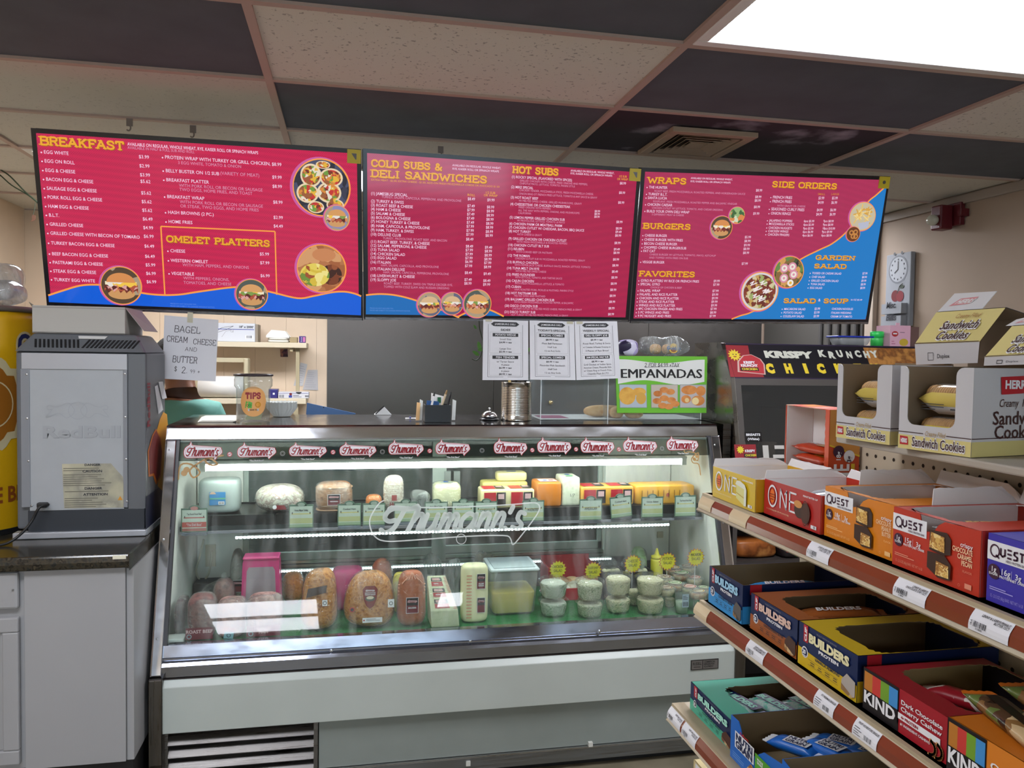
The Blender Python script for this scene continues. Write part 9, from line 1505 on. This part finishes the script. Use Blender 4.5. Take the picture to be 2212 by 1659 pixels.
MB().lathe((cx, 1.0, DZ+.001), [(r*.95, 0), (r, .004), (r, h*.72), (r*.9, h*.76)], ym2, 24).done('bottle_body', t, True); MB().lathe((cx, 1.0, DZ+.001+h*.76), [(r*.92, 0), (r*.92, h*.06), (r*.5, h*.08), (r*.4, h*.1), (r*.15, h*.23), (r*.12, h*.235)], ym2, 24).done('nozzle_cap', t, True)
# lidded cups with round printed lids, heaped at the right
cup_m = glass('e6ece8', .15, .06, 1.45, 'cup'); lidp = [('c9c2b0', '7a3a2a'), ('d9d0c2', '4a8a3c'), ('d9cdc0', 'a82a30'), ('cfc9bc', 'b98a3a')]
spots = [(1440, 1268, 25), (1458, 1258, 26), (1490, 1266, 26), (1508, 1275, 26), (1435, 1245, 27), (1472, 1236, 28), (1500, 1246, 24), (1455, 1225, 24), (1485, 1222, 22), (1520, 1268, 20)]
order = ['at the front left', 'centre front', 'centre front right', 'at the front right', 'with a green printed lid', 'with a red printed lid', 'rear right', 'rear left top', 'rear top', 'at the far right']
for i, (x, y, w_) in enumerate(spots):
    row = (y-1220)/55; Y = .93-.2*row; Y = max(Y, .72); p = PY(x, y, Y); r = w_*mpp(p)*.84; z1 = p.z; h = min(.034, z1-DZ-.002)
    if h < .02: h = .02; z1 = max(z1, DZ+.024)
    t = thing('dessert_cup', 'clear dessert cup %s of the heap in the right corner' % order[i], 'food cup', (p.x, Y, z1-h), 'dessert cups heaped in the right corner'); c = V((p.x, Y, z1-h)); MB().lathe(c, [(r*.72, 0), (r*.98, h*.8)], cup_m, 22, capt=False).done('cup_body', t, True); MB().lathe(c, [(r*1.02, h*.8), (r*1.06, h*.84), (r*.9, h*.96), (r*.8, h)], cup_m, 22, capb=False).done('cup_lid', t, True)
    MB().sup(c+V((0, 0, h*.4)), (r*.82, r*.82, h*.38), mottled([('c9a070', 'd9c9a8', 'a8744a'), ('b0562c', 'd9a888', 'e0d2b8')][i % 2], 50, .5, kind='n'), .5, 1, 20, 10, .05, 40, taper=-.1).done('contents', t, True)
    s = flat(c+V((0, 0, h+.0003)), (1, 0, 0), (0, 1, 0)); s.disc(0, 0, r*.68, mat(lidp[i % 4][0], .5), 1, 20); s.ring(0, 0, r*.5, r*.6, mat(lidp[i % 4][1], .5), 2, 20); s.rect(-r*.35, -r*.1, r*.35, r*.12, mat(lidp[i % 4][1], .5), 2); s.mb.done('lid_label', t)
Y = .69; a, b = PY(1464, 1328, Y), PY(1494, 1328, Y); cx, r = (a.x+b.x)/2, (b.x-a.x)/2; t = thing('small_cup', 'small clear cup with a barcode label in front of the dessert cups', 'cup', (cx, Y+r, DZ)); h = PY(1478, 1281, Y).z-DZ; MB().lathe((cx, Y+r, DZ+.001), [(r*.8, 0), (r, h)], cup_m, 24, capt=False).done('cup_body', t, True); MB().lathe((cx, Y+r, DZ+.002), [(r*.76, 0), (r*.86, h*.5)], mat('cfd8c8', .4), 20).done('contents', t, True)
s = flat((cx, Y-.003, DZ), (1, 0, 0), (0, 0, 1)); s.rect(-r*.45, h*.35, r*.5, h*.95, mat('9fb0bc', .4), 1); s.bars(-r*.35, h*.4, r*.4, h*.6, ink, 2, 9); s.lines(-r*.35, h*.85, r*.4, 3, h*.07, ink, 2); s.mb.done('barcode_label', t)
# star shaped price signs
sy = mat('d0c82a', .5); so = mat('b5562a', .5)
for i, (px, py, Y, l1, l2, cnt) in enumerate(((1205, 1230, .90, 'CHICKEN', 'SALAD', 'first'), (1281, 1233, .90, 'SHRIMP', 'SALAD', 'second'), (1367, 1218, .9, 'CHEESE', 'SALAD', 'third'), (1442, 1213, .84, 'POTATO', 'SALAD', 'fourth'), (1503, 1204, .78, 'MACARONI', 'SALAD', 'fifth'))):
    p = PY(px, py, Y); r = 19.5*mpp(p); t = thing('star_sign', 'yellow starburst card handwritten %s %s' % (l1, l2), 'price sign', tuple(p), 'yellow starburst signs in the case'); n = 32; rot = (.0, -.05, .05, .2, .0)[i]
    st = lambda k: [(k*(r if j % 2 else r*.8)*math.cos(2*math.pi*j/n+rot), k*(r if j % 2 else r*.8)*math.sin(2*math.pi*j/n+rot)) for j in range(n)]
    MB().prism([V((p.x+a, Y, p.z+b)) for a, b in st(1.06)], (0, .0012, 0), so).done('card', t); s = flat((p.x, Y, p.z), (1, 0, 0), (0, 0, 1)); s.poly(st(.97), sy, 1); s.stext(l1, 0, r*.18, r*.28, ink, .75, 0, 2, 'C', fit=r*1.25, jit=.3, shear=.15*i/4); s.stext(l2, 0, -r*.28, r*.28, ink, .75, 0, 2, 'C', fit=r*1.0, jit=.3)
    if i == 1: s.text('8', -r*.4, -r*.62, r*.22, ink, 2)
    s.mb.done('star_print', t); MB().tube([V((p.x, Y+.004, p.z)), V((p.x, Y+.01, DZ))], .0012, mat('c9cdd0', .3), 6).done('stake', t)
